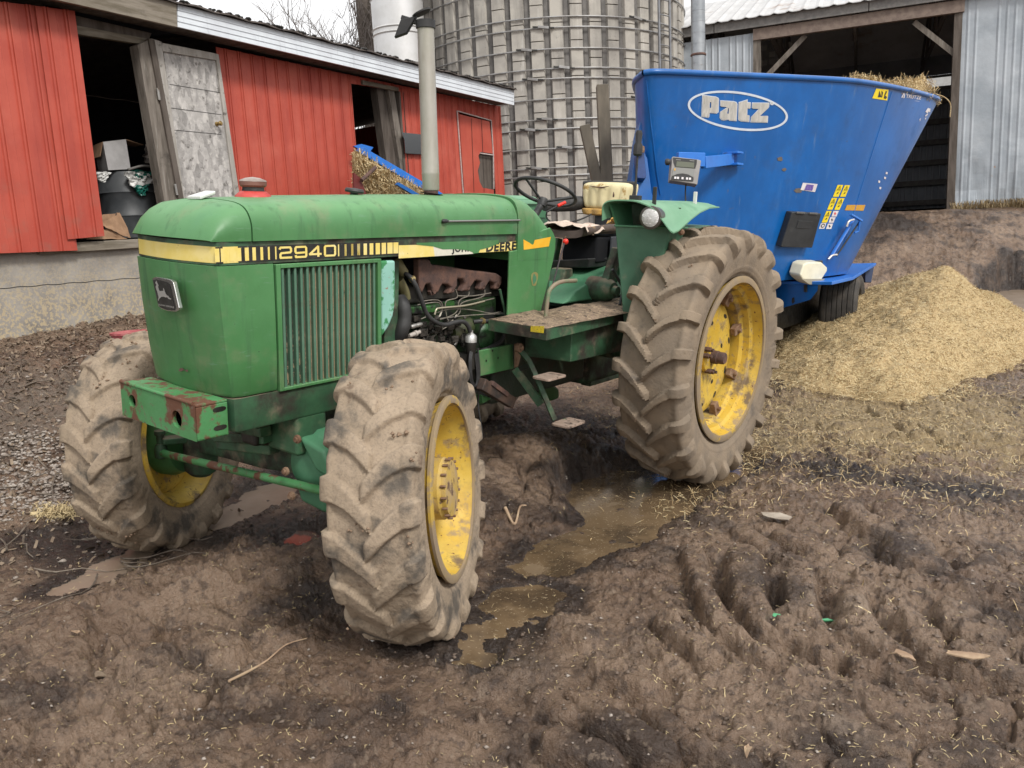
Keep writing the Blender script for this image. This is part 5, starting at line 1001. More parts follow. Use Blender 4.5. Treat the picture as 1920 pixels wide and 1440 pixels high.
q = np.array(Ux(1190, 374, .72)); part('lamp_pole', MB().tube([q+np.array([0, 0, -.02]), q+np.array([-.005, .01, .32])], .007, 8), RUBB, smooth=60)
part('pole_base', MB().box(q[0]-.03, q[0]+.04, q[1]-.02, q[1]+.02, q[2]-.02, q[2]+.025), CAPM, bevel=.004)
part('pole_clamp', MB().lathe([(.02, -.03), (.028, -.02), (.028, .03), (.018, .05), (.022, .10), (.016, .12)], q+np.array([-.005, .01, .29]), (0, 0, 1), 10), CAPM, smooth=30)

# settle the tractor into its ruts
M4 = Matrix.Identity(4)
for i in range(3):
    for j in range(3): M4[i][j] = TILT[i][j]
T.matrix_world = Matrix.Translation(Vector(CAM_Y)) @ M4 @ Matrix.Translation(-Vector(CAM_T)) @ Matrix.Translation(Vector((0, -1.2, 0)))
frame(False)
# ================================================================== FEED MIXER
Mx = thing('feed_mixer', (-.2, 4.2, .1), 'large blue feed mixer wagon heaped with straw, parked behind the green tractor', 'feed mixer')
def mpart(n, mb, m, parent=Mx, **k): return obj(n, mb, m, parent, **k)
e1 = np.array([math.sin(R(29)), math.cos(R(29)), 0]); e2 = np.array([-math.cos(R(29)), math.sin(R(29)), 0]); TB = np.array([.32, 2.68, 0])
ZT, ZB = 3.1, 1.15
def ring(ctrl, z, n=190):
    P = [np.array([a, b, 0.]) for a, b in ctrl]; k = len(P); out = []
    for i in range(k):
        p0, p1, p2, p3 = P[i-1], P[i], P[(i+1) % k], P[(i+2) % k]
        for t in np.linspace(0, 1, 12, endpoint=False): out.append(.5*((2*p1)+(-p0+p2)*t+(2*p0-5*p1+4*p2-p3)*t*t+(-p0+3*p1-3*p2+p3)*t**3))
    O = np.array(out+[out[0]]); L = np.r_[0, np.cumsum(np.linalg.norm(np.diff(O, axis=0), axis=1))]; s = np.linspace(0, L[-1], n, endpoint=False)
    return [TB+e1*a+e2*b+np.array([0, 0, z]) for a, b in zip(np.interp(s, L, O[:, 0]), np.interp(s, L, O[:, 1]))]
top = [(-1.07, .08), (-1.0, .02), (-.72, 0), (0, 0), (.654, 0), (1.293, .02), (1.875, .147), (2.449, .328), (3.01, .535), (3.466, .743), (3.72, 1.0), (3.80, 1.4), (3.6, 2.0), (3.0, 2.45), (2.0, 2.6), (1.0, 2.4), (.2, 1.95), (-.4, 1.2), (-.9, .5), (-1.04, .18)]
bot = [(-.75, .55), (-.6, .45), (-.2, .42), (.3, .42), (.8, .42), (1.3, .46), (1.75, .56), (2.1, .75), (2.3, 1.05), (2.3, 1.45), (2.05, 1.8), (1.5, 1.95), (.9, 1.95), (.3, 1.8), (-.2, 1.45), (-.55, 1.05), (-.7, .75), (-.76, .62)]
rt, rb = ring(top, ZT), ring(bot, ZB)
secs = [[b*(1-t)+a*t for a, b in zip(rt, rb)] for t in np.linspace(0, 1, 14)]
m = MB().loft(secs, caps=False); cen = sum(rt)/len(rt)
inner = [[p+(np.array([cen[0], cen[1], p[2]])-p)*.012 for p in s] for s in secs[::-1]]
tubm = MB(); tubm.loft(secs+inner, caps=False); tub = mpart('tub', tubm, BLU, smooth=60)
BV = BVHTree.FromPolygons([Vector(p) for p in m.v], [tuple(f) for f in m.f])
def tb(px, py, off=.004):
    d = ray(px, py); d = d/np.linalg.norm(d); h = BV.ray_cast(Vector(CAM), Vector(d))
    if h[0] is None: return None
    n = h[1]; n = -n if n.dot(Vector(d)) > 0 else n
    return np.array(h[0]+n*off)
def tn(px, py):
    d = ray(px, py); d = d/np.linalg.norm(d); h = BV.ray_cast(Vector(CAM), Vector(d)); n = np.array(h[1]); return -n if n@d > 0 else n
mpart('tub_rim', MB().tube([p+np.array([0, 0, .01]) for p in rt]+[rt[0]+np.array([0, 0, .01])], .028, 8, 0, False), BLU, smooth=60)
mpart('tub_floor', MB().add(rb, [tuple(range(len(rb)))]), BLU)
for pts_ in ([(1212, 150), (1217, 200), (1224, 260), (1232, 330), (1238, 365)], [(1672, 172), (1650, 240), (1625, 320), (1600, 400), (1580, 465)]):
    pv_ = [tb(a, b, .001) for a, b in pts_]; mpart('weld_seam', MB().tube(pv_, .007, 6, 3), BLU, smooth=60)
def patch(name, polys, mm, off=.004, f=None):
    mb = MB()
    for P in polys:
        if isinstance(P, dict): mb.tris([tb(*q, off) for q in P['o']], [[tb(*q, off) for q in h] for h in P['h']])
        elif len(P) == 4:      # four cornered print laid on the curved sheet
            Q = np.array(P, float); nu, nv = 7, 7; V = [tb(*((Q[0]*(1-u)+Q[1]*u)*(1-v)+(Q[3]*(1-u)+Q[2]*u)*v), off) for v in np.linspace(0, 1, nv) for u in np.linspace(0, 1, nu)]
            if all(p is not None for p in V): mb.add(V, [(j*nu+i, j*nu+i+1, (j+1)*nu+i+1, (j+1)*nu+i) for j in range(nv-1) for i in range(nu-1)])
        else: mb.tris([tb(*q, off) for q in P])
    return mpart(name, mb, mm)
SILV = mat('brushed_logo_silver', (.42, .41, .38), (.55, .53, .49), 5, r=.45, st=(6, 6, 1), layers=[((.28, .25, .2), 8, .58, .75, {'st': (4, 4, 1)})])
LEDG = mat('logo_pale_edge', (.62, .68, .75), (.55, .6, .68), 9, r=.5)
lz = lambda x, y: (1270+x/8.348, 150+y/8.348)
def ell(s_, n=72):
    out = []
    for t in np.linspace(0, 2*math.pi, n, endpoint=False):
        a, b = (791-s_)*math.cos(t), (300-s_)*math.sin(t); c_, s2 = math.cos(R(8)), math.sin(R(8)); out.append(lz(943+a*c_-b*s2, 482+a*s2+b*c_))
    return out
mb = MB(); o_, i_ = ell(0), ell(36); n = len(o_); V = [tb(*q) for q in o_]+[tb(*q) for q in i_]; mb.add(V, [(i, (i+1) % n, n+(i+1) % n, n+i) for i in range(n)]); mpart('logo_ellipse', mb, LEDG)
LET = {'P': ([(392, 238), (590, 264), (632, 284), (643, 310), (636, 495), (605, 520), (500, 510), (494, 585), (378, 570)], [(504, 345), (526, 347), (522, 436), (501, 434)]),
       'a': ([(672, 322), (870, 336), (918, 352), (932, 385), (918, 638), (798, 630), (792, 612), (735, 628), (690, 618), (664, 585), (668, 492), (775, 438), (772, 425), (672, 412)], [(790, 440), (802, 440), (797, 526), (775, 526)]),
       't': ([(962, 352), (1092, 308), (1090, 352), (1140, 356), (1134, 446), (1088, 444), (1084, 548), (1122, 552), (1117, 652), (1000, 642), (962, 625), (952, 595)], None),
       'z': ([(1170, 358), (1432, 360), (1426, 432), (1288, 562), (1412, 560), (1404, 662), (1146, 656), (1154, 572), (1282, 452), (1168, 446)], None)}
for k, (o_, h_) in LET.items():
    cx = sum(p[0] for p in o_)/len(o_); cy = sum(p[1] for p in o_)/len(o_)
    big = [lz(cx+(a-cx)*1.0+(7 if a > cx else -7), cy+(b-cy)*1.0+(7 if b > cy else -7)) for a, b in o_]
    patch('logo_letter_edge', [{'o': big, 'h': [[lz(*q) for q in h_]] if h_ else []}], LEDG, .004)
    patch('logo_letter', [{'o': [lz(cx+(a-cx)*.985, cy+(b-cy)*.985) for a, b in o_], 'h': [[lz(cx+(a-cx)*1.0, cy+(b-cy)*1.0) for a, b in h_]] if h_ else []}], SILV, .0065)
o_ = [lz(1478+32*math.cos(t), 362+32*math.sin(t)) for t in np.linspace(0, 6.283, 20, endpoint=False)]; patch('registered_mark', [o_], LEDG)
o_ = [lz(1478+14*math.cos(t), 362+14*math.sin(t)) for t in np.linspace(0, 6.283, 10, endpoint=False)]; patch('registered_mark_centre', [o_], SILV, .0055)
# safety decals
dz = lambda x, y: (1480+x/12, 330+y/12)
YST = mat('safety_yellow', (.85, .68, .02), (.8, .6, .02), 12, r=.5); WST = mat('safety_white', (.75, .73, .74), (.65, .6, .62), 12, r=.5); KST = mat('decal_black', (.03, .025, .02), r=.5); OST = mat('faded_orange_reflector', (.62, .33, .03), (.55, .3, .05), 20, r=.4)
for P in [[(1080, 200), (1205, 200), (1100, 465), (975, 465)], [(1240, 205), (1360, 205), (1255, 465), (1135, 465)], [(950, 492), (1070, 492), (960, 755), (845, 755)], [(1110, 500), (1235, 500), (1120, 760), (1005, 760)], [(830, 785), (945, 785), (840, 1045), (720, 1045)]]:
    o = patch('warning_decal', [[dz(*q) for q in P]], YST)
    P = np.array(P, float); bl = lambda u, w: tuple((P[3]*(1-u)+P[2]*u)*(1-w)+(P[0]*(1-u)+P[1]*u)*w)
    T_ = [bl(.15, .58), bl(.85, .58), bl(.5, .95)]; C_ = np.mean(T_, 0); Ti = [tuple(C_+(np.array(q)-C_)*.68) for q in T_]
    mb = MB(); mb.tris([tb(*dz(*q), .006) for q in T_], [[tb(*dz(*q), .006) for q in Ti]]); mb.tris([tb(*dz(*bl(a, b)), .006) for a, b in ((.46, .66), (.54, .66), (.54, .8), (.46, .8))])
    mb.tris([tb(*dz(*bl(a, b)), .006) for a, b in ((.06, .50), (.94, .50), (.94, .515), (.06, .515))]); mb.tris([tb(*dz(*bl(a, b)), .006) for a, b in ((.35, .22), (.7, .30), (.62, .42), (.45, .36))])
    obj('warning_symbol', mb, KST, o)
for i, P in enumerate([[(985, 785), (1105, 785), (1055, 910), (940, 910)], [(915, 925), (1035, 925), (985, 1050), (875, 1050)], [(705, 1060), (825, 1060), (780, 1185), (658, 1185)], [(860, 1070), (975, 1070), (935, 1190), (818, 1190)]]):
    o = patch('notice_decal', [[dz(*q) for q in P]], WST); P = np.array(P, float); bl = lambda u, w: tuple((P[3]*(1-u)+P[2]*u)*(1-w)+(P[0]*(1-u)+P[1]*u)*w)
    mb = MB()
    if i == 2: mb.tris([tb(*dz(*bl(.5+.36*math.cos(t), .55+.36*math.sin(t))), .006) for t in np.linspace(0, 6.28, 14, endpoint=False)], [[tb(*dz(*bl(.52+.22*math.cos(t), .55+.22*math.sin(t))), .006) for t in np.linspace(0, 6.28, 10, endpoint=False)]])
    else: mb.tris([tb(*dz(*bl(a, b)), .006) for a, b in ((.25, .7), (.45, .8), (.62, .35), (.5, .25))]); mb.tris([tb(*dz(*bl(a, b)), .006) for a, b in ((.55, .6), (.75, .5), (.65, .4))])
    obj('notice_symbol', mb, KST if i else bpy.data.materials['red_knob'], o)
patch('orange_reflector', [[dz(*q) for q in [(1290, 650), (1705, 650), (1660, 780), (1240, 770)]]], OST)
o = patch('dealer_label', [[dz(*q) for q in [(300, 150), (630, 180), (570, 360), (245, 310)]]], WST)
obj('label_centre', MB().tris([tb(*dz(*q), .006) for q in [(380, 185), (545, 200), (505, 330), (325, 315)]]), mat('purple_print', (.10, .06, .32), (.2, .15, .4), 60, r=.5), o)
cz = lambda x, y: (1580+x/9.6, 130+y/9.6)
o = patch('rim_warning_decal', [[cz(*q) for q in [(600, 345), (820, 365), (795, 560), (525, 520)]]], YST)
mb = MB()
for P in ([(625, 500), (655, 380), (690, 500)], [(690, 505), (690, 380), (720, 420), (700, 505)], [(770, 385), (790, 400), (760, 470), (790, 500), (770, 535), (730, 520), (745, 450)]): mb.tris([tb(*cz(*q), .006) for q in P])
obj('warning_symbol', mb, KST, o)
def tubtext(name, s, quad, mm, bold=.02, parent=Mx):
    v, fc = textgeo(s, 1, bold); x0, x1 = v[:, 0].min(), v[:, 0].max(); y0, y1 = v[:, 1].min(), v[:, 1].max(); q = np.array(quad, float); P = []
    for a, b, _ in v:
        u = (a-x0)/(x1-x0); w = (b-y0)/(y1-y0); p = (q[0]*(1-u)+q[1]*u)*(1-w)+(q[3]*(1-u)+q[2]*u)*w; P.append(tb(p[0], p[1], .005))
    return mpart(name, MB().add(P, fc), mm, parent)
tubtext('model_lettering', 'TRUTZE', [cz(1130, 512), cz(1395, 545), cz(1412, 480), cz(1140, 450)], WST)
patch('model_emblem', [[cz(1048, 505), cz(1095, 420), cz(1108, 425), cz(1068, 512)], [cz(1085, 515), cz(1105, 440), cz(1118, 445), cz(1105, 518)]], WST)
tubtext('small_lettering', 'mixing', [cz(1285, 572), cz(1370, 585), cz(1375, 570), cz(1290, 560)], WST)
mb = MB()
for P in ([(1480, 760), (1530, 690), (1560, 710), (1520, 790)], [(1475, 830), (1520, 790), (1525, 815), (1485, 850)], [(1475, 870), (1495, 875), (1490, 900), (1470, 895)], [(1375, 900), (1400, 870), (1385, 940)], [(1530, 700), (1572, 705), (1568, 770), (1540, 760)]):
    pts = [tb(*cz(*q), .005) for q in P]
    if all(p is not None for p in pts): mpart('worn_marking', MB().tris(pts), WST)
SMG = mat('dried_mud_smear', (.16, .13, .10), (.12, .11, .11), 30, r=.9)
g_ = np.random.default_rng(6)
for px, py, a, b in ((1496, 357, 8, 5), (1462, 298, 6, 4), (1470, 318, 4, 3), (1512, 352, 5, 3)):
    patch('mud_smear', [[(px+a*math.cos(t)*g_.uniform(.7, 1.2), py+b*math.sin(t)*g_.uniform(.7, 1.2)) for t in np.linspace(0, 6.28, 14, endpoint=False)]], SMG)
for px, py in ((1648, 340), (1662, 324), (1650, 352), (1659, 333)): patch('paint_chip', [[(px-1.5, py-2), (px+2, py-1), (px+1, py+3), (px-2, py+2)]], WST)
# manual box
q4 = [(1474, 395), (1529, 398), (1512, 462), (1453, 460)]; N_ = tn(1490, 430); b0 = [tb(*q, .0) for q in q4]
KB = mat('black_plastic_box', (.018, .02, .022), (.03, .033, .036), 6, r=.5, layers=[((.10, .10, .10), 9, .6, .8, {'k': .4})])
mpart('document_box', MB().prism([p+N_*.085 for p in b0], -N_*.085), KB, bevel=.012, seg=3)
c_ = sum(b0)/4; bb_ = [p+N_*.092 for p in b0]; fr_ = lambda k: [c_+N_*.092+(p-c_)*k for p in b0]
m = MB(); cc = [c_+N_*.09+(p-c_)*.0 for p in b0]
u_ = b0[1]-b0[0]; w_ = b0[0]-b0[3]; a0 = b0[3]+N_*.087+u_*.28+w_*.55; m.prism([a0, a0+u_*.5, a0+u_*.5+w_*.22, a0+w_*.22], N_*.006); mpart('box_panel', m, KB, bevel=.003)
for k in (.12, .55): a0 = b0[3]+N_*.08+u_*k+w_*.97; mpart('box_hinge', MB().prism([a0, a0+u_*.28, a0+u_*.28+w_*.05, a0+w_*.05], N_*.02), mat('hinge_grey', (.12, .12, .12), r=.5) if k < .2 else bpy.data.materials['hinge_grey'], bevel=.003)
# side rod with clips, reservoir
def tbp(px, py, off): return tb(px, py, off)
mpart('side_strip', MB().tube([tbp(1594, 408, .05), tbp(1552, 478, .05)], .020, 6), BLUL, smooth=60)
mpart('side_rod', MB().tube([tbp(1597, 411, .10), tbp(1556, 478, .08)], .009, 8), CAPM, smooth=60)
mpart('strip_cap', MB().bar(tbp(1576, 399, .12), tbp(1596, 411, .12), .035, .02), BLUL, bevel=.004)
mpart('strip_bracket', MB().tube([tbp(1593, 410, .12), tbp(1589, 430, .13), tbp(1582, 433, .13)], .010, 8), BLUL, smooth=60)
CHR = mat('bright_clip', (.7, .68, .64), r=.3, metal=.6)
mpart('handle_hook', MB().tube([tbp(1580, 408, .13), tbp(1570, 411, .14), tbp(1566, 421, .14)], .011, 8, 4), CHR, smooth=60)
mpart('handle_hook', MB().tube([tbp(1551, 474, .12), tbp(1541, 475, .13), tbp(1534, 482, .13)], .011, 8, 4), CHR, smooth=60)
zr_ = lambda x, y: (1440+x/5.141, 380+y/5.141); N2 = tn(1520, 500)
bq = np.array(tb(1523, 512, .12))
def jz(x, y, d):  # point on plane facing the viewer at the reservoir
    px, py = zr_(x, y); return onp(px, py, bq+N2*d, (N2[0], N2[1], 0))
body = [(345, 595), (390, 575), (520, 575), (575, 625), (575, 660), (490, 790), (400, 790), (330, 735), (312, 700)]
mpart('oil_reservoir', MB().prism([jz(a, b, .07) for a, b in body], -N2*.16), mat('translucent_white_tank', (.72, .68, .52), (.64, .6, .46), 8, r=.45), bevel=.018, seg=3)
low = [(318, 735), (550, 735), (490, 788), (400, 788), (335, 742)]; mpart('oil_level', MB().prism([jz(a, b, .075) for a, b in low], -N2*.004), mat('tank_shaded_oil', (.30, .27, .20), r=.5))
q = jz(485, 590, 0); mpart('tank_cap', MB().lathe([(.040, -.02), (.044, -.01), (.044, .03), (.038, .036), (0, .036)], q, (0, 0, 1), 20), RUBB, smooth=40)
mpart('tank_bracket', MB().bar(jz(362, 790, .0), jz(362, 860, .0), .03, .02), DARK)
# chassis: sill ledge, side plate
zl = 1.13
lp = [Uz(1455, 527, zl), Uz(1560, 528, zl), Uz(1600, 519, zl), Uz(1643, 493, zl)]
inn = [p+np.array([-.5, .5, 0]) for p in lp]
mpart('chassis_ledge', MB().prism(lp+[lp[3]+np.array([-1.6, 0, 0]), lp[0]+np.array([-1.3, -.3, 0]), lp[0]+np.array([-.6, -.3, 0])], (0, 0, -.035)), BLUL, bevel=.006)
l0, l1 = np.array(lp[0]), np.array(lp[1]); dl_ = (l1-l0)/np.linalg.norm(l1-l0)
f_ = lambda px, py: onp(px, py, l0+np.array([-.02, .02, 0]), (dl_[1], -dl_[0], 0))
mpart('chassis_side_plate', MB().prism([f_(1400, 528), f_(1535, 529), f_(1533, 545), f_(1520, 562), f_(1463, 579), f_(1400, 590)], (-.03, .03, 0)), BLU, bevel=.004)
o = f_(1486, 565); mpart('plate_hole', MB().prism([f_(1485, 559), f_(1489, 557), f_(1490, 566), f_(1486, 570), f_(1484, 566)], (.002, -.002, 0)), DARK)
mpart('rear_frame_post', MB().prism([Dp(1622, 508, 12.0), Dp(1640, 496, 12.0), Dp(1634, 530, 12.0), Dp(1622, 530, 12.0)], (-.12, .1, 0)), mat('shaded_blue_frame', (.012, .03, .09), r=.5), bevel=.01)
mpart('underframe', MB().box(-1.1, .15, 3.7, 6.4, .55, 1.1), DARK, bevel=.02)
mpart('tongue', MB().bar((-.02, 1.25, .56), (-.3, 3.6, .72), .14, .14), BLU, bevel=.01)
mpart('drive_shaft', MB().tube([(0, .55, .85), (-.1, 2.8, .90)], .06, 14), RUBB, smooth=60)
mpart('hitch_plate', MB().box(-.45, .15, 2.9, 2.95, .5, 1.1), BLUL, bevel=.01)
# front corner structure left of the tub
d_ = 7.55
m = MB(); pf = [(1203, 215), (1196, 250), (1180, 362), (1176, 420), (1240, 420), (1222, 362), (1206, 235)]
m.prism([Dp(a, b, d_) for a, b in pf], FW*.35); mpart('corner_gusset', m, BLU, bevel=.006)
m = MB().prism([Dp(a, b, d_-.12) for a, b in [(1192, 290), (1196, 283), (1207, 279), (1212, 330), (1210, 335), (1195, 334)]], FW*.12); mpart('hinge_box', m, mat('dark_blue_box', (.006, .03, .12), (.01, .05, .2), 6, r=.5), bevel=.006)
mpart('hinge_pin', MB().lathe([(.02, -.02), (.024, 0), (.024, .03), (.012, .04)], Dp(1204, 282, d_-.16), (0, 0, 1), 10), mat_rc)
# weighing head on its arm
dd = 6.95; SCR = lambda x, y, d=0: Dp(1160+x/8, 200+y/8, dd+d)
body = [(800, 755), (820, 745), (1190, 790), (1240, 805), (1180, 1175), (1130, 1160), (770, 1105)]
o = mpart('weighing_display', MB().prism([SCR(a, b) for a, b in body], FW*.10), mat('scale_housing', (.30, .28, .27), (.24, .23, .22), 9, r=.5), bevel=.008, seg=3)
def onface(nm, P, mm, d): return obj(nm, MB().prism([SCR(a, b, -d) for a, b in P], FW*.003), mm, o)
onface('display_bezel', [(820, 760), (1175, 795), (1170, 860), (1150, 925), (850, 900), (825, 830)], CAPM, .006)
onface('screen', [(872, 818), (1135, 838), (1128, 918), (860, 898)], mat('lcd_grey_green', (.11, .12, .085), r=.3), .010)
onface('display_face', [(845, 905), (1140, 930), (1125, 1060), (1040, 1015), (960, 1000), (880, 1008), (800, 1040), (815, 935)], mat('grey_panel', (.22, .22, .21), r=.5), .005)
onface('key_panel', [(790, 1090), (795, 1050), (870, 1012), (960, 1003), (1050, 1020), (1125, 1070), (1120, 1118)], CAPM, .007)
for x_ in (850, 890, 958, 1026, 1070): onface('key', [(x_-14, 1048+(x_-850)*.07), (x_+16, 1050+(x_-850)*.07), (x_+14, 1082+(x_-850)*.07), (x_-16, 1080+(x_-850)*.07)], WST, .010)
onface('indicator', [(832, 925), (855, 927), (852, 958), (830, 956)], OST, .008)
for x_, y_ in ((895, 797), (1100, 812)): onface('display_lettering', [(x_-35, y_-8), (x_+35, y_-3), (x_+34, y_+8), (x_-35, y_+3)], bpy.data.materials['grey_panel'], .009)
mpart('display_knob', MB().lathe([(.02, 0), (.028, .01), (.028, .03), (.02, .04)], SCR(770, 830, .02), -RT, 12), RUBB, smooth=40)
mpart('display_arm', MB().bar(SCR(880, 790, .13), SCR(1280, 800, .20), .05, .12), BLUL, bevel=.006)
ta = tb(1368, 298, .03); mpart('display_arm', MB().bar(SCR(1270, 838, .2), ta, .05, .105), BLUL, bevel=.006)
for dy in (-12.5, 9): q = np.array(tb(1372, 299+dy, .03)); mpart('arm_bracket', MB().box(q[0]-.09, q[0]+.07, q[1]-.08, q[1]+.07, q[2]-.01, q[2]+.01), BLUL, bevel=.003)
mpart('display_cable', MB().tube([SCR(1010, 1150, .05), SCR(1000, 1280, .1), SCR(1005, 1430, .1)], .006, 6), RUBB, smooth=60)
# mixer wheel
rub_m = mat('ribbed_dark_tyre', (.040, .036, .032), (.06, .054, .047), 6, r=.85, layers=[((.13, .105, .08), 5, .5, .75, {'k': .6})], bump=.3, bsc=60)
w0 = np.array(Uz(1578, 655, .20)); wr = .47; hub = w0+np.array([-.02, wr*.15, wr-.02]); wa = R(7)
prof = []; hw2 = .21
cr = [(-.205, .30), (-.215, .36), (-.21, .42), (-.19, .452)]
pr = [(.27, -.14), (.30, -.19), (.36, -.215), (.42, -.21), (.452, -.192), (.462, -.180)]
for k in range(7):
    x0 = -.17+.34*k/6
    if k < 6: pr += [(.468, x0+.002), (.470, x0+.045), (.455, x0+.0485), (.455, x0+.054)]
pr += [(.462, .180), (.452, .192), (.42, .21), (.36, .215), (.30, .19), (.27, .14)]
m = MB().lathe([(a, b) for a, b in pr], hub, (math.cos(wa), math.sin(wa), 0), 90)
def mixwheel(off):
    mm = MB(); mm.v = [tuple(np.array(p)+off) for p in m.v]; mm.f = list(m.f); o = mpart('wheel', mm, rub_m, smooth=35)
    obj('wheel_rim', MB().lathe([(.27, -.14), (.25, -.05), (.24, .1), (0, .08)], hub+off, (math.cos(wa), math.sin(wa), 0), 40), BLU, o, smooth=40)
mixwheel(np.array([0, 0, 0])); mixwheel(np.array([-1.75, .2, 0]))
# straw load in the tub
rin = [p+(np.array([cen[0], cen[1], p[2]])-p)*(.025 if (p-TB)@e1 > 1.5 else .10) for p in rt]
g = []; nn = len(rin)
for j in range(30):
    t = 1-(j/29)**1.4; row = []
    for i, p in enumerate(rin):
        q = np.array([cen[0], cen[1], 0])*(1-t)+np.array([p[0], p[1], 0])*t; s_ = (q-TB)@e1; 
        h = ZT-.20+ss(1.0, 1.7, s_)*(.27+.12*ss(2.6, 3.2, s_))*ss(.35, .8, t)
        h = h*ss(-.02, .10, 1-t)+(ZT-.06)*(1-ss(-.02, .10, 1-t)) if s_ > 1.4 else h
        row.append((q[0], q[1], h+float(fbm(np.array([q[0]]), np.array([q[1]]), 5, 3, 23)[0])*.10))
    g.append(row)
load = obj('straw_load', MB().loft(g, caps=False), FEED, smooth=180); tag(load, 'mixed straw feed heaped at the right rim of the blue mixer tub', 'feed', kind='stuff')
V = np.array([p for r in g for p in r]); zi = V[:, 2] > ZT-.03; Vs = V[zi]; k = rng.integers(0, len(Vs), 9000); P = Vs[k]+rng.normal(0, .03, (9000, 3))*np.array([1, 1, .5])
out_ = P.copy(); sfar = (P-TB)@e1 > 3.0; P[sfar] += (e1*.05)[None]
o = slivers('load_straws', P[:, 0], P[:, 1], P[:, 2], .08, .006, STRAW, .7); tag(o, 'loose straws sticking out over the rim of the blue mixer', 'straw', kind='stuff')
m = MB(); q = tb(1752, 186, .0); 
if q is not None: m.tube([q+np.array([0, 0, .06]), q+RT*.12+np.array([0, 0, .02]), q+RT*.19+np.array([0, 0, -.06]), q+RT*.19+np.array([0, 0, -.20])], .006, 5, 5)
tag(obj('hanging_straw', m, STRAW), 'long bent straw hanging off the right end of the mixer rim', 'straw')
# ================================================================== RED SHED
def sw(px, py, off=0): return onp(px, py, SA+SN*off, SN)
Sh = thing('red_shed', tuple(SA+SD*3-SN*.5-np.array([0, 0, .3])), 'long red metal sided shed with white eave and weathered doors behind the tractor', 'shed')
def spart(n, mb, m, **k): return obj(n, mb, m, Sh, **k)
REDP = mat('red_siding', (.40, .062, .038), (.45, .080, .050), 2, r=.5, r2=.62, layers=[((.56, .20, .16), 40, .68, .73, {'k': .7}), ((.26, .035, .028), 1.6, .45, .75, {'k': .6, 'st': (2, 2, .3)}), ((.58, .17, .12), 1.1, .5, .8, {'k': .5}), ((.25, .12, .09), 4, .5, .8, {'z': (2.6, 1.3), 'k': .6})], bump=.04, bsc=8)
CONC = mat('stained_concrete', (.33, .305, .27), (.25, .23, .205), 3, r=.9, layers=[((.12, .105, .09), 2.0, .5, .75, {'k': .7}), ((.46, .37, .23), 30, .48, .56, {'z': (1.35, .45), 'k': .8, 'det': 4}), ((.08, .07, .06), 1.2, .6, .75, {'k': .6})], bump=.5, bsc=40, bump2=[(150, .4, .004)])
def wbox(corners, off0, off1, m_, name, **k):      # px corners on wall plane, thickness from off0 to off1
    return spart(name, MB().prism([sw(*q, off1) for q in corners], SN*(off0-off1)), m_, **k)
def siding(pxs, ytop, ybot, off, name='siding_panel', pitch=.229, rib=.018, mm=REDP, phase=0, bottomf=None):
    """ribbed sheet between two picture stations; ytop/ybot give the edges (functions of the station)"""
    a = sw(pxs[0], ytop(pxs[0]), off); b = sw(pxs[1], ytop(pxs[1]), off); L0_ = (a-SA)@SD; L1_ = (b-SA)@SD
    xs_ = []; s0 = L0_
    k0 = math.floor((L0_-phase)/pitch); marks = []
    for k in range(k0, int((L1_-phase)/pitch)+2):
        c = phase+k*pitch
        marks += [(c-.034, 0), (c-.026, rib), (c-.010, rib), (c-.006, .004), (c+.006, .004), (c+.010, rib), (c+.026, rib), (c+.034, 0), (c+.11, 0), (c+.114, .003), (c+.118, 0)]
    marks = [(L0_, 0)]+[q for q in marks if L0_+.002 < q[0] < L1_-.002]+[(L1_, 0)]
    top_, bot_ = [], []
    for s, h in marks:
        base = SA+SD*s+SN*(off+h); 
        # picture station of this s at mid height
        d = base+np.array([0, 0, 1.0])-CAM; px = 960+FPX*(d@RT)/(d@FW)
        for lst, fy in ((top_, ytop), (bot_, ybot)):
            z = sw(px, fy(px), off)[2]
            for _ in range(3):
                d = np.array([base[0], base[1], z])-CAM; p2 = 960+FPX*(d@RT)/(d@FW); z = sw(p2, fy(p2), off)[2]
            lst.append((base[0], base[1], z))
    m = MB(); n = len(top_); V = bot_+top_; F = [(i, i+1, n+i+1, n+i) for i in range(n-1)]
    V2 = [tuple(np.array(p)-SN*.012) for p in V]; m.add(V+V2, F+[tuple(q+2*n for q in f[::-1]) for f in F]+[(i, 2*n+i, 2*n+i+1, i+1) for i in range(n-1)]+[(n+i, n+i+1, 3*n+i+1, 3*n+i) for i in range(n-1)]+[(0, n, 3*n, 2*n), (n-1, 3*n-1, 4*n-1, 2*n-1)])
    return spart(name, m, mm, smooth=20)
lin = lambda x0, y0, x1, y1: (lambda x: y0+(y1-y0)*(x-x0)/(x1-x0))
sill = lin(82, 455, 247, 448)
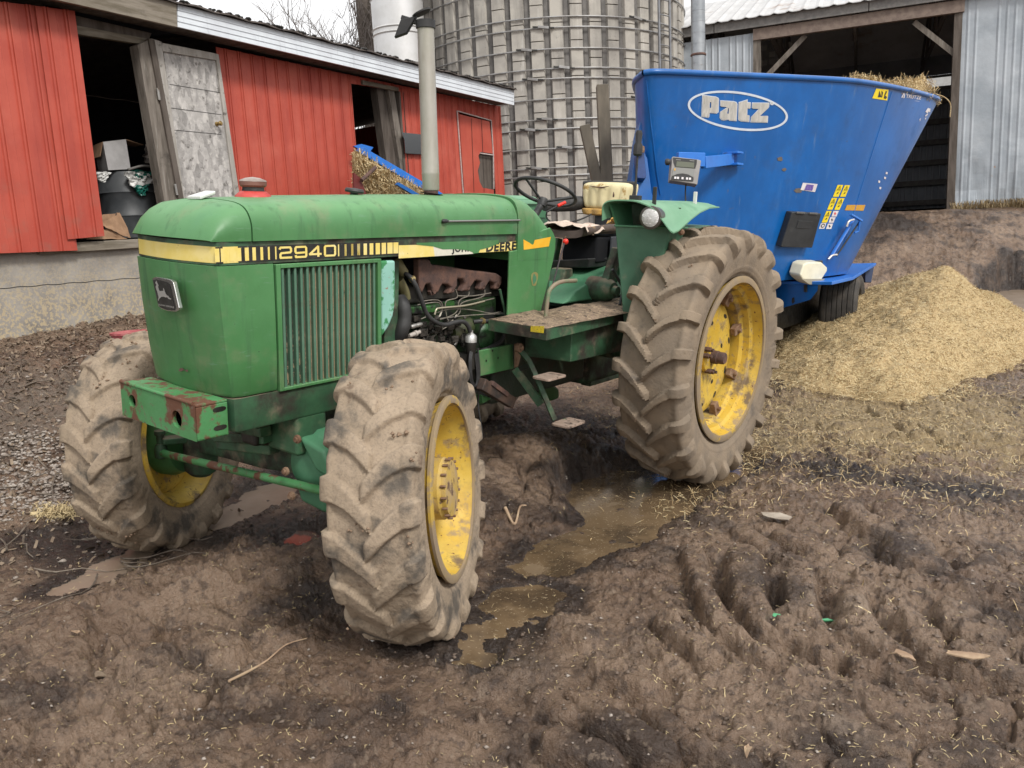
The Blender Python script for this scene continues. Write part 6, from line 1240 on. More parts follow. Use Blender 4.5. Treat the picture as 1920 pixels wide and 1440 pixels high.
# sliding panel at left: two overlapping sheets
siding((-420, 82), lin(0, 3, 113, 16), lin(0, 475, 80, 472), .14, phase=.05)
siding((66, 140), lin(0, 3, 113, 17), lin(80, 453, 147, 447), .165, phase=.0)
wt = lin(405, 88, 940, 200)
siding((405, 657), wt, lin(247, 446, 940, 428), .0, phase=.07)
siding((655, 752), wt, lin(655, 156, 752, 172), .0, phase=.07)
siding((750, 858), wt, lin(247, 446, 940, 428), .0, phase=.07)
siding((858, 922), wt, lin(857, 208, 922, 226), .0, phase=.07)
siding((921, 938), wt, lin(247, 446, 940, 428), .0, phase=.07)
m = spart('pop_door', MB().tris([sw(*q, .012) for q in [(861, 214), (918, 228), (924, 288), (901, 285), (897, 292), (900, 305), (896, 320), (899, 340), (905, 352), (926, 356), (926, 430), (875, 432)]]), REDP)
m = MB()
for q0_, q1_ in [((857, 208), (921, 226)), ((857, 208), (868, 356)), ((921, 226), (925, 290)), ((900, 287), (926, 291)), ((925, 290), (926, 354)), ((868, 356), (874, 432))]: m.bar(sw(*q0_, .02), sw(*q1_, .02), .02, .018, SN)
spart('pop_door_trim', m, mat('chipped_white_trim', (.55, .48, .46), (.4, .3, .28), 30, r=.8))
m = MB()
for px_ in (884, 903): m.bar(sw(px_, 222, .022), sw(px_+5, 360, .022), .008, .004, SN)
spart('door_seam', m, DARK)
spart('door_inner_boards', MB().prism([sw(*q, -.05) for q in [(893, 280), (930, 285), (930, 365), (895, 362)]], -SN*.02), WOODD)
# framing and doors
wbox([(113, 22), (285, 62), (275, 84), (113, 57)], -.04, .03, WOODD, 'lintel', bevel=.006)
wbox([(113, 42), (275, 72), (276, 84), (113, 59)], -.02, .05, WOODH, 'lintel_board', bevel=.004)
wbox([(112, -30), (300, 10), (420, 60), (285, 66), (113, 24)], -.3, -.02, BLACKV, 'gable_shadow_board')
wbox([(258, 84), (280, 74), (335, 372), (352, 452), (322, 452), (308, 375)], -.06, .10, WOOD, 'door_post', bevel=.006)
wbox([(279, 72), (290, 74), (345, 372), (362, 452), (350, 452), (335, 372)], .04, .13, WOODD, 'jamb_strip', bevel=.004)
GDW = mat('grey_door_stile', (.40, .375, .345), (.30, .28, .25), 12, r=.85, st=(1, 1, .15), layers=[((.1, .09, .08), 8, .55, .7)], bump=.3, bsc=60)
OSB = mat('weathered_osb', (.46, .44, .42), (.34, .325, .31), 10, r=.85, layers=[((.14, .13, .12), 9, .55, .68), ((.5, .48, .45), 14, .56, .66)], bump=.6, bsc=35)
ot = OSB.node_tree; vo = ot.nodes.new('ShaderNodeTexVoronoi'); vo.inputs['Scale'].default_value = 16; mp_ = ot.nodes.new('ShaderNodeMapping'); mp_.inputs['Scale'].default_value = (1, 1, .45); mp_.inputs['Rotation'].default_value = (.5, .3, 0); tc_ = ot.nodes.new('ShaderNodeTexCoord')
ot.links.new(tc_.outputs['Object'], mp_.inputs[0]); ot.links.new(mp_.outputs[0], vo.inputs['Vector']); mm_ = ot.nodes.new('ShaderNodeMixRGB'); mm_.blend_type = 'MULTIPLY'; mm_.inputs[0].default_value = .55; b_ = ot.nodes['Principled BSDF']; s_ = b_.inputs['Base Color'].links[0].from_socket
cr_ = ot.nodes.new('ShaderNodeSeparateColor'); ot.links.new(vo.outputs['Color'], cr_.inputs[0]); mr_ = ot.nodes.new('ShaderNodeMapRange'); mr_.inputs[3].default_value = .35; mr_.inputs[4].default_value = 1.3; ot.links.new(cr_.outputs[0], mr_.inputs[0]); ot.links.new(s_, mm_.inputs[1]); ot.links.new(mr_.outputs[0], mm_.inputs[2]); ot.links.new(mm_.outputs[0], b_.inputs['Base Color'])
D0 = spart('grey_door', MB().prism([sw(*q, .07) for q in [(306, 92), (404, 112), (445, 370), (458, 450), (360, 452), (343, 370)]], -SN*.04), OSB)
def dp_(P, n_, m_, o0=.095): return obj(n_, MB().prism([sw(*q, o0) for q in P], -SN*.03), m_, D0, bevel=.003)
dp_([(284, 72), (303, 78), (346, 370), (360, 452), (350, 452), (337, 370)], 'door_stile', GDW); dp_([(404, 100), (410, 102), (450, 370), (462, 450), (454, 450), (441, 370)], 'door_stile', GDW)
dp_([(303, 80), (404, 100), (406, 113), (305, 96)], 'door_rail', GDW, .10)
for y0_, y1_ in ((158, 174), (202, 215), (243, 252)): obj('board_joint', MB().bar(sw(318, y0_, .0715), sw(415, y1_, .0715), .006, .004, SN), DARK, D0)
q = sw(409, 232, .10); obj('door_knob', MB().lathe([(.03, -.03), (.03, -.02), (.012, -.015), (.012, .02), (.028, .03), (.032, .05), (.02, .065), (0, .066)], q, SN, 20), mat('old_brass', (.28, .19, .07), r=.4, metal=.7), D0, smooth=40)
for px_, y0_, y1_ in ((297, 165, 188), (330, 345, 366)): obj('hinge', MB().bar(sw(px_-2, y0_, .13), sw(px_+2, y1_, .13), .03, .02, SN), STEEL, D0, bevel=.004)
wbox([(706, 162), (728, 166), (752, 320), (727, 320)], -.25, -.10, WOODD, 'window_post', bevel=.005)
wbox([(728, 166), (739, 168), (763, 320), (752, 320)], -.10, -.02, WOOD, 'window_post', bevel=.005)
wbox([(680, 150), (748, 164), (748, 171), (680, 158)], -.02, .04, WOODH, 'window_head_board', bevel=.004)
wbox([(748, 170), (757, 172), (768, 330), (758, 330)], -.1, .0, WOODD, 'window_jamb', bevel=.004)
# interior
zs = sw(120, 452, 0)[2]; sA, sB = -3.5, 14.0
def wl(s, off, z): return SA+SD*s+SN*off+np.array([0, 0, z-SA[2]])
s_end = (sw(938, 300)-SA)@SD
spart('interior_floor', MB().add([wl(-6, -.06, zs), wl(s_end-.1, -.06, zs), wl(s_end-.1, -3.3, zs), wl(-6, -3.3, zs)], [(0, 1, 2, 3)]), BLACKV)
# foundation
spart('foundation_wall', MB().prism([sw(-500, 492, .02), sw(300, 462, .02), wl(s_end, .02, sw(938, 428)[2]-.05), wl(s_end, .02, -.6), wl(-6.2, .02, -.4)], -SN*.3), CONC)
spart('sill_beam', MB().prism([sw(76, 458, .10), sw(260, 448, .10), sw(420, 442, .10), sw(420, 454, .10), sw(260, 465, .10), sw(76, 477, .10)], -SN*.25), WOODH, bevel=.01)
spart('foundation_crack', MB().tube([sw(x_, 541-.077*x_+math.sin(x_*.13)*.8, .020) for x_ in range(-40, 300, 8)], .0045, 5), DARK)
# eave
OV = .42
def ev(px, py): return sw(px, py, OV)
WSD = mat('white_eave_siding', (.62, .66, .70), (.55, .58, .62), 3, r=.5, layers=[((.30, .33, .36), 3, .55, .75, {'k': .5, 'st': (6, 6, 1)})])
def t_(x): return 8+(170-8)*(x-333)/(963-333)
def b_2(x): return 50+(197-50)*(x-333)/(963-333)
for k in range(4):
    f = lambda x, a: t_(x)+(b_2(x)-t_(x))*a
    spart('eave_siding_strip', MB().hexa([ev(333, f(333, (k+1)/4)), ev(964, f(964, (k+1)/4)), ev(964, f(964, k/4)), ev(333, f(333, k/4))], [ev(333, f(333, (k+1)/4))-SN*.03+SN*.012, ev(964, f(964, (k+1)/4))-SN*.03, ev(964, f(964, k/4))-SN*.034, ev(333, f(333, k/4))-SN*.034]) if False else
          MB().prism([sw(333, f(333, (k+1)/4), OV+.010), sw(964, f(964, (k+1)/4), OV+.010), sw(964, f(964, k/4)+.0, OV), sw(333, f(333, k/4), OV)], -SN*.03), WSD)
spart('eave_board', MB().prism([sw(*q, OV+.02) for q in [(-300, -150), (331, 6), (333, 51), (-300, -92)]], -SN*.05), WOODH, bevel=.004)
m = MB()
wtop = [wl(s, .02, 0) for s in (0,)]
nseg = 34
sv0 = (sw(333, 100)-SA)@SD-5.5; sv1 = (ev(964, 190)-SA)@SD
zf = lambda s, px0=None: None
def zline(fy, off, s):
    z = 4.5
    for _ in range(6):
        d = SA+SD*s+SN*off; d = np.array([d[0], d[1], z])-CAM; px = 960+FPX*(d@RT)/(d@FW); z = sw(px, fy(px), off)[2]
    return z
bl2 = lin(333, 51, 963, 197)
Z0 = zline(bl2, OV, 3.0); Z1 = zline(bl2, OV, sv1-.5); zsl = (Z1-Z0)/(sv1-3.5)
ze = lambda s: Z0+zsl*(s-3.0)
for k in range(nseg):
    a = -2+(sv1+2)*k/nseg; b = -2+(sv1+2)*(k+1)/nseg-.012
    spart('soffit_board', MB().hexa([wl(a, OV-.035, ze(a)+.03), wl(b, OV-.035, ze(b)+.03), wl(b, -.02, ze(b)+.05), wl(a, -.02, ze(a)+.05)], [wl(a, OV-.035, ze(a)+.05), wl(b, OV-.035, ze(b)+.05), wl(b, -.02, ze(b)+.07), wl(a, -.02, ze(a)+.07)]), WOODD)
rh = .40; m = MB(); nn = 60; ra, rb_ = [], []
for k in range(nn+1):
    s = -6+(sv1+6.05)*k/nn; w_ = .012 if k % 2 else -.004; zt2 = zline(lin(333, 6, 963, 168), OV, max(s, 1.5))+(0 if s > 1.5 else 0)
    ra.append(wl(s, OV+.06+.02*(k % 2), zt2+w_)); rb_.append(wl(s, -4.2, zt2-.30+w_))
m.add(ra+rb_+[p+np.array([0, 0, -.02]) for p in ra], [(i, i+1, nn+2+i, nn+1+i) for i in range(nn)]+[(i, 2*(nn+1)+i, 2*(nn+1)+i+1, i+1) for i in range(nn)]); spart('metal_roof', m, mat('dark_rusty_roof', (.06, .05, .045), (.12, .10, .09), 8, r=.7), smooth=None)
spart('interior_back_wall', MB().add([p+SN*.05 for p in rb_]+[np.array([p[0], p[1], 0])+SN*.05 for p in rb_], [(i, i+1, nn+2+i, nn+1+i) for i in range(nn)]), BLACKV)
for se_ in (s_end, -6): spart('end_wall', MB().add([wl(se_, -.02, 0), wl(se_, -4.15, 0), wl(se_, -4.15, zline(lin(333, 6, 963, 168), OV, max(se_, 1.5))-.33), wl(se_, -.02, ze(se_)+.05)], [(0, 1, 2, 3)]), REDP)
g_ = np.random.default_rng(8); m = MB()
for k in range(150):
    s = g_.uniform(1.5, sv1); z = zline(lin(333, 6, 963, 168), OV, s); q = wl(s, OV+.05, z+.015); r_ = g_.uniform(.01, .035); m.sphere(q, r_, 5, 4, (1.5, 1.5, .7))
o = spart('roof_edge_debris', m, DARK); o['kind'] = 'stuff'
# things in and on the shed
def shp(px, py, off): return onp(px, py, SA+SN*off, SN)
fl = shp(235, 440, -.75); bz = zs
Bq = shp(245, 400, -.85)
Bc = np.array([Bq[0], Bq[1], bz]); br_ = .36
tag(obj('barrel', MB().lathe([(br_*.9, 0), (br_, .04), (br_, .30), (br_+.015, .32), (br_, .34), (br_, .60), (br_+.015, .62), (br_, .64), (br_, .84), (br_*.96, .88), (br_*.94, .86), (0, .86)], Bc, (0, 0, 1), 40), mat('dark_grey_barrel', (.045, .05, .055), (.07, .075, .08), 5, r=.5), smooth=40), 'dark grey barrel standing just inside the open shed doorway', 'barrel')
# white carton on the barrel
def boxat(px, py, off): return shp(px, py, off)
f4 = [boxat(203, 319, -.62), boxat(245, 317, -.62), boxat(236, 261, -.62), boxat(193, 266, -.62)]
bt = thing('cardboard_box', tuple(f4[0]), 'whitish open cardboard box on top of the dark barrel in the doorway', 'box')
CART = mat('white_carton', (.45, .44, .44), (.38, .37, .37), 8, r=.85); CARTB = mat('brown_cardboard', (.36, .22, .13), (.28, .17, .10), 9, r=.85)
dep_ = -SN*.34+SD*.10
obj('box_body', MB().hexa(f4, [p+dep_ for p in f4]), CART, bt)
obj('box_flap', MB().hexa([f4[2], f4[2]+dep_, f4[2]+dep_+SD*.25+np.array([0, 0, -.03]), f4[2]+SD*.25+np.array([0, 0, -.05])], [p-np.array([0, 0, .006]) for p in [f4[2], f4[2]+dep_, f4[2]+dep_+SD*.25+np.array([0, 0, -.03]), f4[2]+SD*.25+np.array([0, 0, -.05])]]), CARTB, bt)
obj('box_flap', MB().hexa([f4[3], f4[3]+dep_, f4[3]+dep_-SD*.06+np.array([0, 0, -.18]), f4[3]-SD*.06+np.array([0, 0, -.18])], [p-SD*.005 for p in [f4[3], f4[3]+dep_, f4[3]+dep_-SD*.06+np.array([0, 0, -.18]), f4[3]-SD*.06+np.array([0, 0, -.18])]]), CARTB, bt)
def crumple(name, P, off, m_, seed, amp=.03, thick=.02, n=10):
    a, b, c, d = [np.array(shp(*q, off)) for q in P]; g = np.random.default_rng(seed); G = []
    for j in range(n+1):
        for i in range(n+1):
            u, w = i/n, j/n; p = (a*(1-u)+b*u)*(1-w)+(d*(1-u)+c*u)*w; G.append(p+SN*(amp*math.sin(i*1.7+seed)*math.cos(j*1.3)+g.normal(0, amp*.4))+np.array([0, 0, g.normal(0, amp*.25)]))
    F = [(j*(n+1)+i, j*(n+1)+i+1, (j+1)*(n+1)+i+1, (j+1)*(n+1)+i) for j in range(n) for i in range(n)]; k = len(G)
    return obj(name, MB().add(G+[p-SN*thick for p in G], F+[tuple(q+k for q in f[::-1]) for f in F]), m_, smooth=40)
bag = thing('feed_bag', tuple(shp(262, 340, -.5)), 'green and white plastic feed bag draped over the dark barrel rim', 'bag')
for nm, P, m_, sd in (('bag_white_panel', [(232, 322), (275, 322), (292, 342), (250, 352)], WHT, 1), ('bag_green_panel', [(250, 318), (292, 322), (272, 336), (252, 330)], mat('green_bag_print', (.01, .13, .10), r=.4), 2), ('bag_green_panel', [(248, 348), (280, 345), (272, 366), (262, 366)], bpy.data.materials['green_bag_print'], 3)):
    o = crumple(nm, P, -.45, m_, sd, .02); o.parent = bag; o.data.transform(Matrix.Translation(-bag.location))
tag(crumple('paper_sack', [(276, 268), (292, 285), (296, 312), (270, 300)], -.55, mat('dirty_paper', (.28, .25, .23), (.2, .18, .16), 9, r=.8), 7, .05), 'crumpled dirty paper sack beside the white box in the doorway', 'sack')
tag(crumple('plastic_scrap', [(184, 322), (208, 324), (196, 342), (185, 336)], -.45, WHT, 9, .02), 'scrap of white plastic hanging off the left edge of the barrel', 'plastic')
tag(obj('grey_hose', MB().tube([shp(240, 318, -.4), shp(270, 311, -.4), shp(292, 318, -.4), shp(298, 345, -.4), shp(290, 362, -.42)], .016, 8, 5), mat('grey_hose_rubber', (.16, .15, .14), r=.6), smooth=60), 'grey hose looped over the barrel next to the feed bag', 'hose')
fb_ = thing('flattened_carton', tuple(shp(190, 450, .05)), 'brown crushed cardboard carton lying on the doorway sill', 'cardboard box')
for P, sd, am in (([(146, 403), (178, 405), (185, 446), (147, 448)], 1, .012), ([(178, 404), (218, 400), (206, 428), (186, 420)], 2, .01), ([(218, 398), (226, 400), (246, 446), (222, 440)], 3, .01), ([(160, 428), (206, 430), (238, 448), (163, 449)], 4, .015), ([(186, 420), (222, 402), (236, 444), (206, 430)], 5, .012)):
    o = crumple('carton_panel', P, -.02+.02*sd, CARTB, sd, am, .006, 5); o.parent = fb_; o.data.transform(Matrix.Translation(-fb_.location))
tag(obj('rubber_flap', MB().loft([[sw(753, 248, .07), sw(790, 252, .07), sw(790, 252, .05), sw(753, 248, .05)], [sw(758, 262, .10), sw(792, 265, .10), sw(792, 265, .08), sw(758, 262, .08)], [sw(760, 288, .08), sw(793, 290, .08), sw(793, 290, .06), sw(760, 288, .06)]]), mat('dark_grey_rubber', (.06, .065, .07), r=.7), bevel=.01), 'dark rubber flap hanging on the red wall beside the window opening', 'flap')
# conveyor with hay leaning out of the window
cv = thing('feed_conveyor', tuple(shp(760, 420, 1.0)-np.array([0, 0, 0])), 'blue sided feed conveyor sloping down from the shed window opening', 'conveyor')
def cvp(px, py, o_=.8): return shp(px, py, o_)
obj('side_rail', MB().prism([cvp(668, 282, .75), cvp(682, 276, .75), cvp(860, 380, .75), cvp(856, 392, .75)], -SN*.04), BLUL, cv, bevel=.005)
obj('side_rail', MB().prism([cvp(664, 274, .25), cvp(678, 270, .25), cvp(700, 276, .25), cvp(690, 290, .25)], -SN*.04), BLUL, cv)
obj('lower_rail', MB().prism([cvp(744, 346, 1.1), cvp(748, 342, 1.1), cvp(800, 372, 1.1), cvp(796, 378, 1.1)], -SN*.04), BLU, cv)
obj('belt_bed', MB().prism([cvp(664, 284, .7), cvp(860, 390, .7), cvp(860, 410, .7), cvp(664, 345, .7)], -SN*.04), FEED, cv)
P = []
g_ = np.random.default_rng(12)
ax_, ay_, az_ = [], [], []
for k in range(3500):
    u = g_.uniform(0, 1); px_ = 664+150*u; py_ = 288+.55*(px_-664)+g_.uniform(0, 60); q = shp(px_, py_, .75+g_.uniform(0, .25)); ax_.append(q[0]); ay_.append(q[1]); az_.append(q[2])
tag(slivers('conveyor_hay', np.array(ax_), np.array(ay_), np.array(az_), .16, .012, STRAW, .9), 'hay piled on the blue conveyor below the shed window', 'hay', kind='stuff')
tag(obj('hay_heap', MB().prism([shp(a, b, .85) for a, b in [(664, 300), (690, 305), (760, 345), (800, 375), (790, 420), (664, 420)]], -SN*.05), FEED, bevel=.02), 'clump of hay spilling over the lower conveyor', 'hay', kind='stuff')
tag(obj('rusty_bar', MB().tube([shp(678, 338, 1.15), shp(704, 314, 1.15)], .03, 8), RUSTM, smooth=50), 'rusty iron bar poking out of the hay by the conveyor', 'bar')
tag(obj('red_hopper_plate', MB().prism([shp(a, b, 1.1) for a, b in [(664, 324), (676, 334), (690, 372), (664, 372)]], -SN*.03), mat('dark_red_plate', (.13, .02, .018), r=.6)), 'dark red metal plate under the hay at the conveyor side', 'plate')
# red bucket
bq_ = Uz(250, 630, .95); bq_[2] = float(Hn(bq_[:1], bq_[1:2])[0]); bk = thing('red_tub', (bq_[0], bq_[1], bq_[2]), 'faded red rubber tub with dirt by the shed foundation', 'tub')
c = np.array([bq_[0], bq_[1], bq_[2]-.16]); obj('tub_wall', MB().lathe([(.17, .05), (.20, .40), (.215, .405), (.215, .425), (.195, .425), (.18, .3)], c, (0, 0, 1), 32), mat('faded_pink_rubber', (.35, .08, .09), (.45, .16, .16), 9, r=.6), bk, smooth=40)
obj('tub_contents', MB().lathe([(.193, .40), (0, .408)], c, (0, 0, 1), 32), mat('dusty_contents', (.45, .26, .2), (.2, .1, .08), 14, r=.9), bk)

# ================================================================== SILO
sd_ = 22.2; SC0 = Dp(1037, 360, sd_); SRr = 3.52
So = thing('concrete_silo', (SC0[0], SC0[1], 0), 'tall round concrete stave silo with steel hoops behind the tractor', 'silo')
CS1 = mat('silo_concrete', (.44, .415, .37), (.33, .31, .28), 1.6, r=.9, layers=[((.16, .15, .14), 1.2, .47, .72, {'st': (2.5, 2.5, .4), 'k': .8}), ((.55, .53, .49), 1.7, .58, .7, {'st': (3, 3, .35), 'k': .6}), ((.07, .07, .07), 14, .62, .72, {'k': .5})], bump=.35, bsc=25)
CS2 = mat('silo_dark_joint', (.12, .115, .11), (.18, .17, .16), 4, r=.9, layers=[((.22, .21, .20), 3, .6, .75)], bump=.3, bsc=25)
obj('silo_core', MB().lathe([(SRr-.05, -.5), (SRr-.05, 13.5)], (SC0[0], SC0[1], 0), (0, 0, 1), 64), CS2, So, smooth=30)
nst = 50; toc = math.atan2(CAM[1]-SC0[1], CAM[0]-SC0[0])
stave = None
def stv(ang, z0, h, w, th, name, mm):
    m = MB(); ca, sa = math.cos(ang), math.sin(ang); n = np.array([ca, sa, 0]); t = np.array([-sa, ca, 0]); c = np.array([SC0[0], SC0[1], 0])+n*SRr
    b = .018; P = lambda a, o, z: c+t*a+n*o+np.array([0, 0, z])
    m.hexa([P(-w/2, -.06, z0), P(w/2, -.06, z0), P(w/2, -.06, z0+h), P(-w/2, -.06, z0+h)], [P(-w/2+b, th, z0+.006), P(w/2-b, th, z0+.006), P(w/2-b, th, z0+h-.006), P(-w/2+b, th, z0+h-.006)])
    return obj(name, m, mm, So)
nd = {}
cnt = 0
for k in range(nst):
    da = (k+.5)*2*math.pi/nst; dd_ = (da+math.pi) % (2*math.pi)-math.pi
    if abs(dd_) > 1.55: continue
    ang = toc+dd_; w = .305; zo = (.38 if k % 2 else 0)
    for j in range(11):
        z0 = -.4+zo+j*.762
        if cnt < 296: stv(ang, z0, .752, w, .012+.008*((k*7+j*3) % 3)/2, 'stave', CS1); cnt += 1
    m = MB(); a2 = ang+math.pi/nst; n = np.array([math.cos(a2), math.sin(a2), 0]); t = np.array([-n[1], n[0], 0]); c = np.array([SC0[0], SC0[1], 0])+n*(SRr-.045)
    m.hexa([c-t*.05+n*(-.05)+np.array([0, 0, -.4]), c+t*.05-n*.05+np.array([0, 0, -.4]), c+t*.05-n*.05+np.array([0, 0, 10]), c-t*.05-n*.05+np.array([0, 0, 10])], [c-t*.04+np.array([0, 0, -.4]), c+t*.04+np.array([0, 0, -.4]), c+t*.04+np.array([0, 0, 10]), c-t*.04+np.array([0, 0, 10])])
    obj('joint_strip', m, CS2, So)
def onsilo(px, py, extra): # vertical line at a picture station on the silo wall
    d = ray(px, py); o = CAM[:2]-SC0[:2]; dd = d[:2]; A_ = dd@dd; B_ = 2*o@dd; C_ = o@o-(SRr+extra)**2; t = (-B_-math.sqrt(max(B_*B_-4*A_*C_, 0)))/(2*A_); return CAM+d*t
HOOP = mat('galvanised_hoop', (.33, .33, .33), (.22, .21, .20), 4, r=.5, metal=.5)
dfr = sd_-SRr
zh = lambda py: onsilo(1073, py, .045)[2]
hz = [-70, -28, 30, 50, 90, 127, 146, 184, 222, 240, 277, 313, 328]
for i, py in enumerate(hz):
    z = zh(py); obj('hoop', MB().tube([(SC0[0]+(SRr+.045)*math.cos(t), SC0[1]+(SRr+.045)*math.sin(t), z) for t in np.linspace(0, 2*math.pi, 97)], .017, 6, 0, False), HOOP, So, smooth=60)
    for da in ((-.10, .02, .10, .13, -.62)[(i*2) % 5],):
        a = toc-da; n = np.array([math.cos(a), math.sin(a), 0]); t = np.array([-n[1], n[0], 0]); c = np.array([SC0[0], SC0[1], z])+n*(SRr+.06)
        obj('hoop_lug', MB().bar(c-t*.12+np.array([0, 0, .03]), c+t*.12-np.array([0, 0, .01]), .06, .06), HOOP, So, bevel=.01)
        obj('hoop_thread', MB().bar(c-t*.24+np.array([0, 0, .035]), c+t*.24-np.array([0, 0, .015]), .03, .03), DARK, So)
LAD = mat('ladder_steel', (.25, .26, .28), (.18, .18, .19), 6, r=.5, metal=.5)
la, lb = onsilo(1237, 120, .25), onsilo(1257, 120, .25)
for p in (la, lb): obj('ladder_rail', MB().bar((p[0], p[1], 1.2), (p[0], p[1], 10), .035, .05), LAD, So)
for k in range(26):
    z = 1.4+.33*k; obj('ladder_rung', MB().tube([(la[0], la[1], z), (lb[0], lb[1], z)], .012, 6), LAD, So)
q0 = la+(lb-la)*.0
for p, a_ in ((la, .0),): obj('ladder_cage_bar', MB().bar((p[0]+.0, p[1], 1.2), (p[0], p[1], 10), .02, .02), LAD, So)
q = onsilo(812, 100, .12); obj('blue_grey_plate', MB().box(q[0]-.10, q[0]+.12, q[1]-.1, q[1]+.1, 3.1, 4.9), mat('blue_grey_steel', (.16, .18, .21), (.1, .11, .12), 9, r=.6), So)
# white ribbed chute
cc_ = Dp(748, 60, 19.0); 
cy = thing('ribbed_steel_chute', (cc_[0], cc_[1], 0), 'shiny white ribbed steel cylinder standing left of the silo', 'chute')
pr = [(.60, 2.0)]; z = 2.0
while z < 9.5: pr += [(.60, z+.02), (.60, z+.60), (.625, z+.63), (.60, z+.66), (.60, z+.72), (.625, z+.75), (.60, z+.78)]; z += .78
obj('chute_shell', MB().lathe(pr, (cc_[0], cc_[1], 0), (0, 0, 1), 48), mat('white_galvanised', (.55, .55, .54), (.62, .62, .62), 3, r=.35, metal=.35, layers=[((.3, .29, .27), 2, .6, .75, {'st': (3, 3, .4)})]), cy, smooth=30)
obj('chute_base', MB().lathe([(.5, -.2), (.5, 2.0)], (cc_[0], cc_[1], 0), (0, 0, 1), 24), STEEL, cy, smooth=30)
# fill pipe in front of the barn
pc = Dp(1309, 60, 16.5); pv = thing('fill_pipe', (pc[0], pc[1], 0), 'upright galvanised silo filling pipe beside the mixer and the barn', 'pipe')
pr = []; z = 0.
while z < 9: pr += [(.14, z), (.14, z+.20), (.143, z+.205), (.14, z+.21)]; z += .21
obj('pipe_shell', MB().lathe(pr, (pc[0], pc[1], 0), (0, 0, 1), 32), mat('galvanised_pipe', (.36, .38, .40), (.27, .29, .31), 4, r=.4, metal=.6, layers=[((.2, .17, .15), 6, .6, .75)]), pv, smooth=30)
zb_c = Dp(1309, 104, 16.5)[2]; obj('pipe_band', MB().lathe([(.143, 0), (.158, .01), (.158, .035), (.143, .05)], (pc[0], pc[1], zb_c), (0, 0, 1), 32), RUSTM, pv, smooth=40)

# ================================================================== BARN
def bw(px, py, off=0): return onp(px, py, BA+BN*off, BN)
BZ = BA[2]
Br = thing('grey_barn', tuple(BA-BN*4), 'galvanised metal barn with a wide dark doorway behind the blue mixer', 'barn')
def bpart(n, mb, m, parent=Br, **k): return obj(n, mb, m, parent, **k)
GALV = mat('galvanised_siding', (.30, .335, .37), (.40, .435, .47), 1.2, r=.45, r2=.6, metal=.25, layers=[((.52, .55, .58), 3, .55, .75, {'k': .5, 'm': .2}), ((.20, .215, .23), 2.2, .55, .8, {'st': (4, 4, .3), 'k': .5, 'm': .2}), ((.35, .17, .07), 2.0, .70, .74, {})], bump=.08, bsc=5, bump2=[(3.0, .25, .05)])
def bl_(s, off, z): return BA+BD*s+BN*off+np.array([0, 0, z-BZ])     # s grows to the left
def bs(px, py=200): return (bw(px, py)-BA)@BD
Ztop = bw(1803, 4)[2]
def corr(s0, s1, z0, z1, off, name='siding_sheet', pitch=.152, h=.018, mm=GALV, dent=False, zt2=None, width=.9):
    n_sheets = max(1, round(abs(s1-s0)/width))
    for q in range(n_sheets):
        a = s0+(s1-s0)*q/n_sheets; b = s0+(s1-s0)*(q+1)/n_sheets; n = max(4, int(abs(b-a)/pitch*4)); nz = 14; V = []
        for j in range(nz+1):
            for i in range(n+1):
                s = a+(b-a)*i/n; z = z0+(z1-z0)*j/nz; ph = (s/pitch) % 1; hh = h if ph < .2 else 0
                if dent: hh += float(fbm(np.array([s*1.0]), np.array([z]), 1.9, 3, 33)[0])*.12*ss(z0+1.9, z0+.4, z)
                V.append(bl_(s, off+hh+.004*(q % 2), z))
        F = [(j*(n+1)+i, j*(n+1)+i+1, (j+1)*(n+1)+i+1, (j+1)*(n+1)+i) for j in range(nz) for i in range(n)]
        bpart(name, MB().add(V, F), mm)
sR = bs(1960); s_r = 0.0; s_l = bs(1417, 120); s_e = bs(1262, 120)
corr(-3.2, -.02, BZ-.35, Ztop+.1, .05, dent=True)
corr(s_l+.05, s_e+1.5, BZ-.6, Ztop-.05, .05)
zl_ = bw(1420, 90)[2]
bpart('door_post', MB().hexa([bl_(-.02, .10, BZ-.3), bl_(.14, .10, BZ-.3), bl_(.14, .10, Ztop), bl_(-.02, .10, Ztop)], [bl_(-.02, -.10, BZ-.3), bl_(.14, -.10, BZ-.3), bl_(.14, -.10, Ztop), bl_(-.02, -.10, Ztop)]), WOODD)
bpart('door_post', MB().hexa([bl_(s_l-.12, .10, BZ-.3), bl_(s_l+.05, .10, BZ-.3), bl_(s_l+.05, .10, Ztop), bl_(s_l-.12, .10, Ztop)], [bl_(s_l-.12, -.10, BZ-.3), bl_(s_l+.05, -.10, BZ-.3), bl_(s_l+.05, -.10, Ztop), bl_(s_l-.12, -.10, Ztop)]), WOOD)
zhd = bw(1800, 25)[2]
bpart('door_header', MB().hexa([bl_(-.05, .14, zhd), bl_(s_l+.05, .14, zhd), bl_(s_l+.05, .14, zhd+.26), bl_(-.05, .14, zhd+.26)], [bl_(-.05, .0, zhd), bl_(s_l+.05, .0, zhd), bl_(s_l+.05, .0, zhd+.26), bl_(-.05, .0, zhd+.26)]), mat('red_brown_beam', (.16, .12, .10), (.22, .17, .14), 9, r=.85, bump=.2, bsc=30))
for k, (a, b) in enumerate(((-3.2, 1.9), (1.92, 5.4), (5.42, s_e+1.5))):
    bpart('eave_board', MB().hexa([bl_(a, .22, zhd+.28), bl_(b, .22, zhd+.28), bl_(b, .22, zhd+.50), bl_(a, .22, zhd+.50)], [bl_(a, .17, zhd+.28), bl_(b, .17, zhd+.28), bl_(b, .17, zhd+.50), bl_(a, .17, zhd+.50)]), mat('grey_eave_board', (.15, .145, .14), (.21, .2, .19), 9, r=.85) if k == 0 else bpy.data.materials['grey_eave_board'])
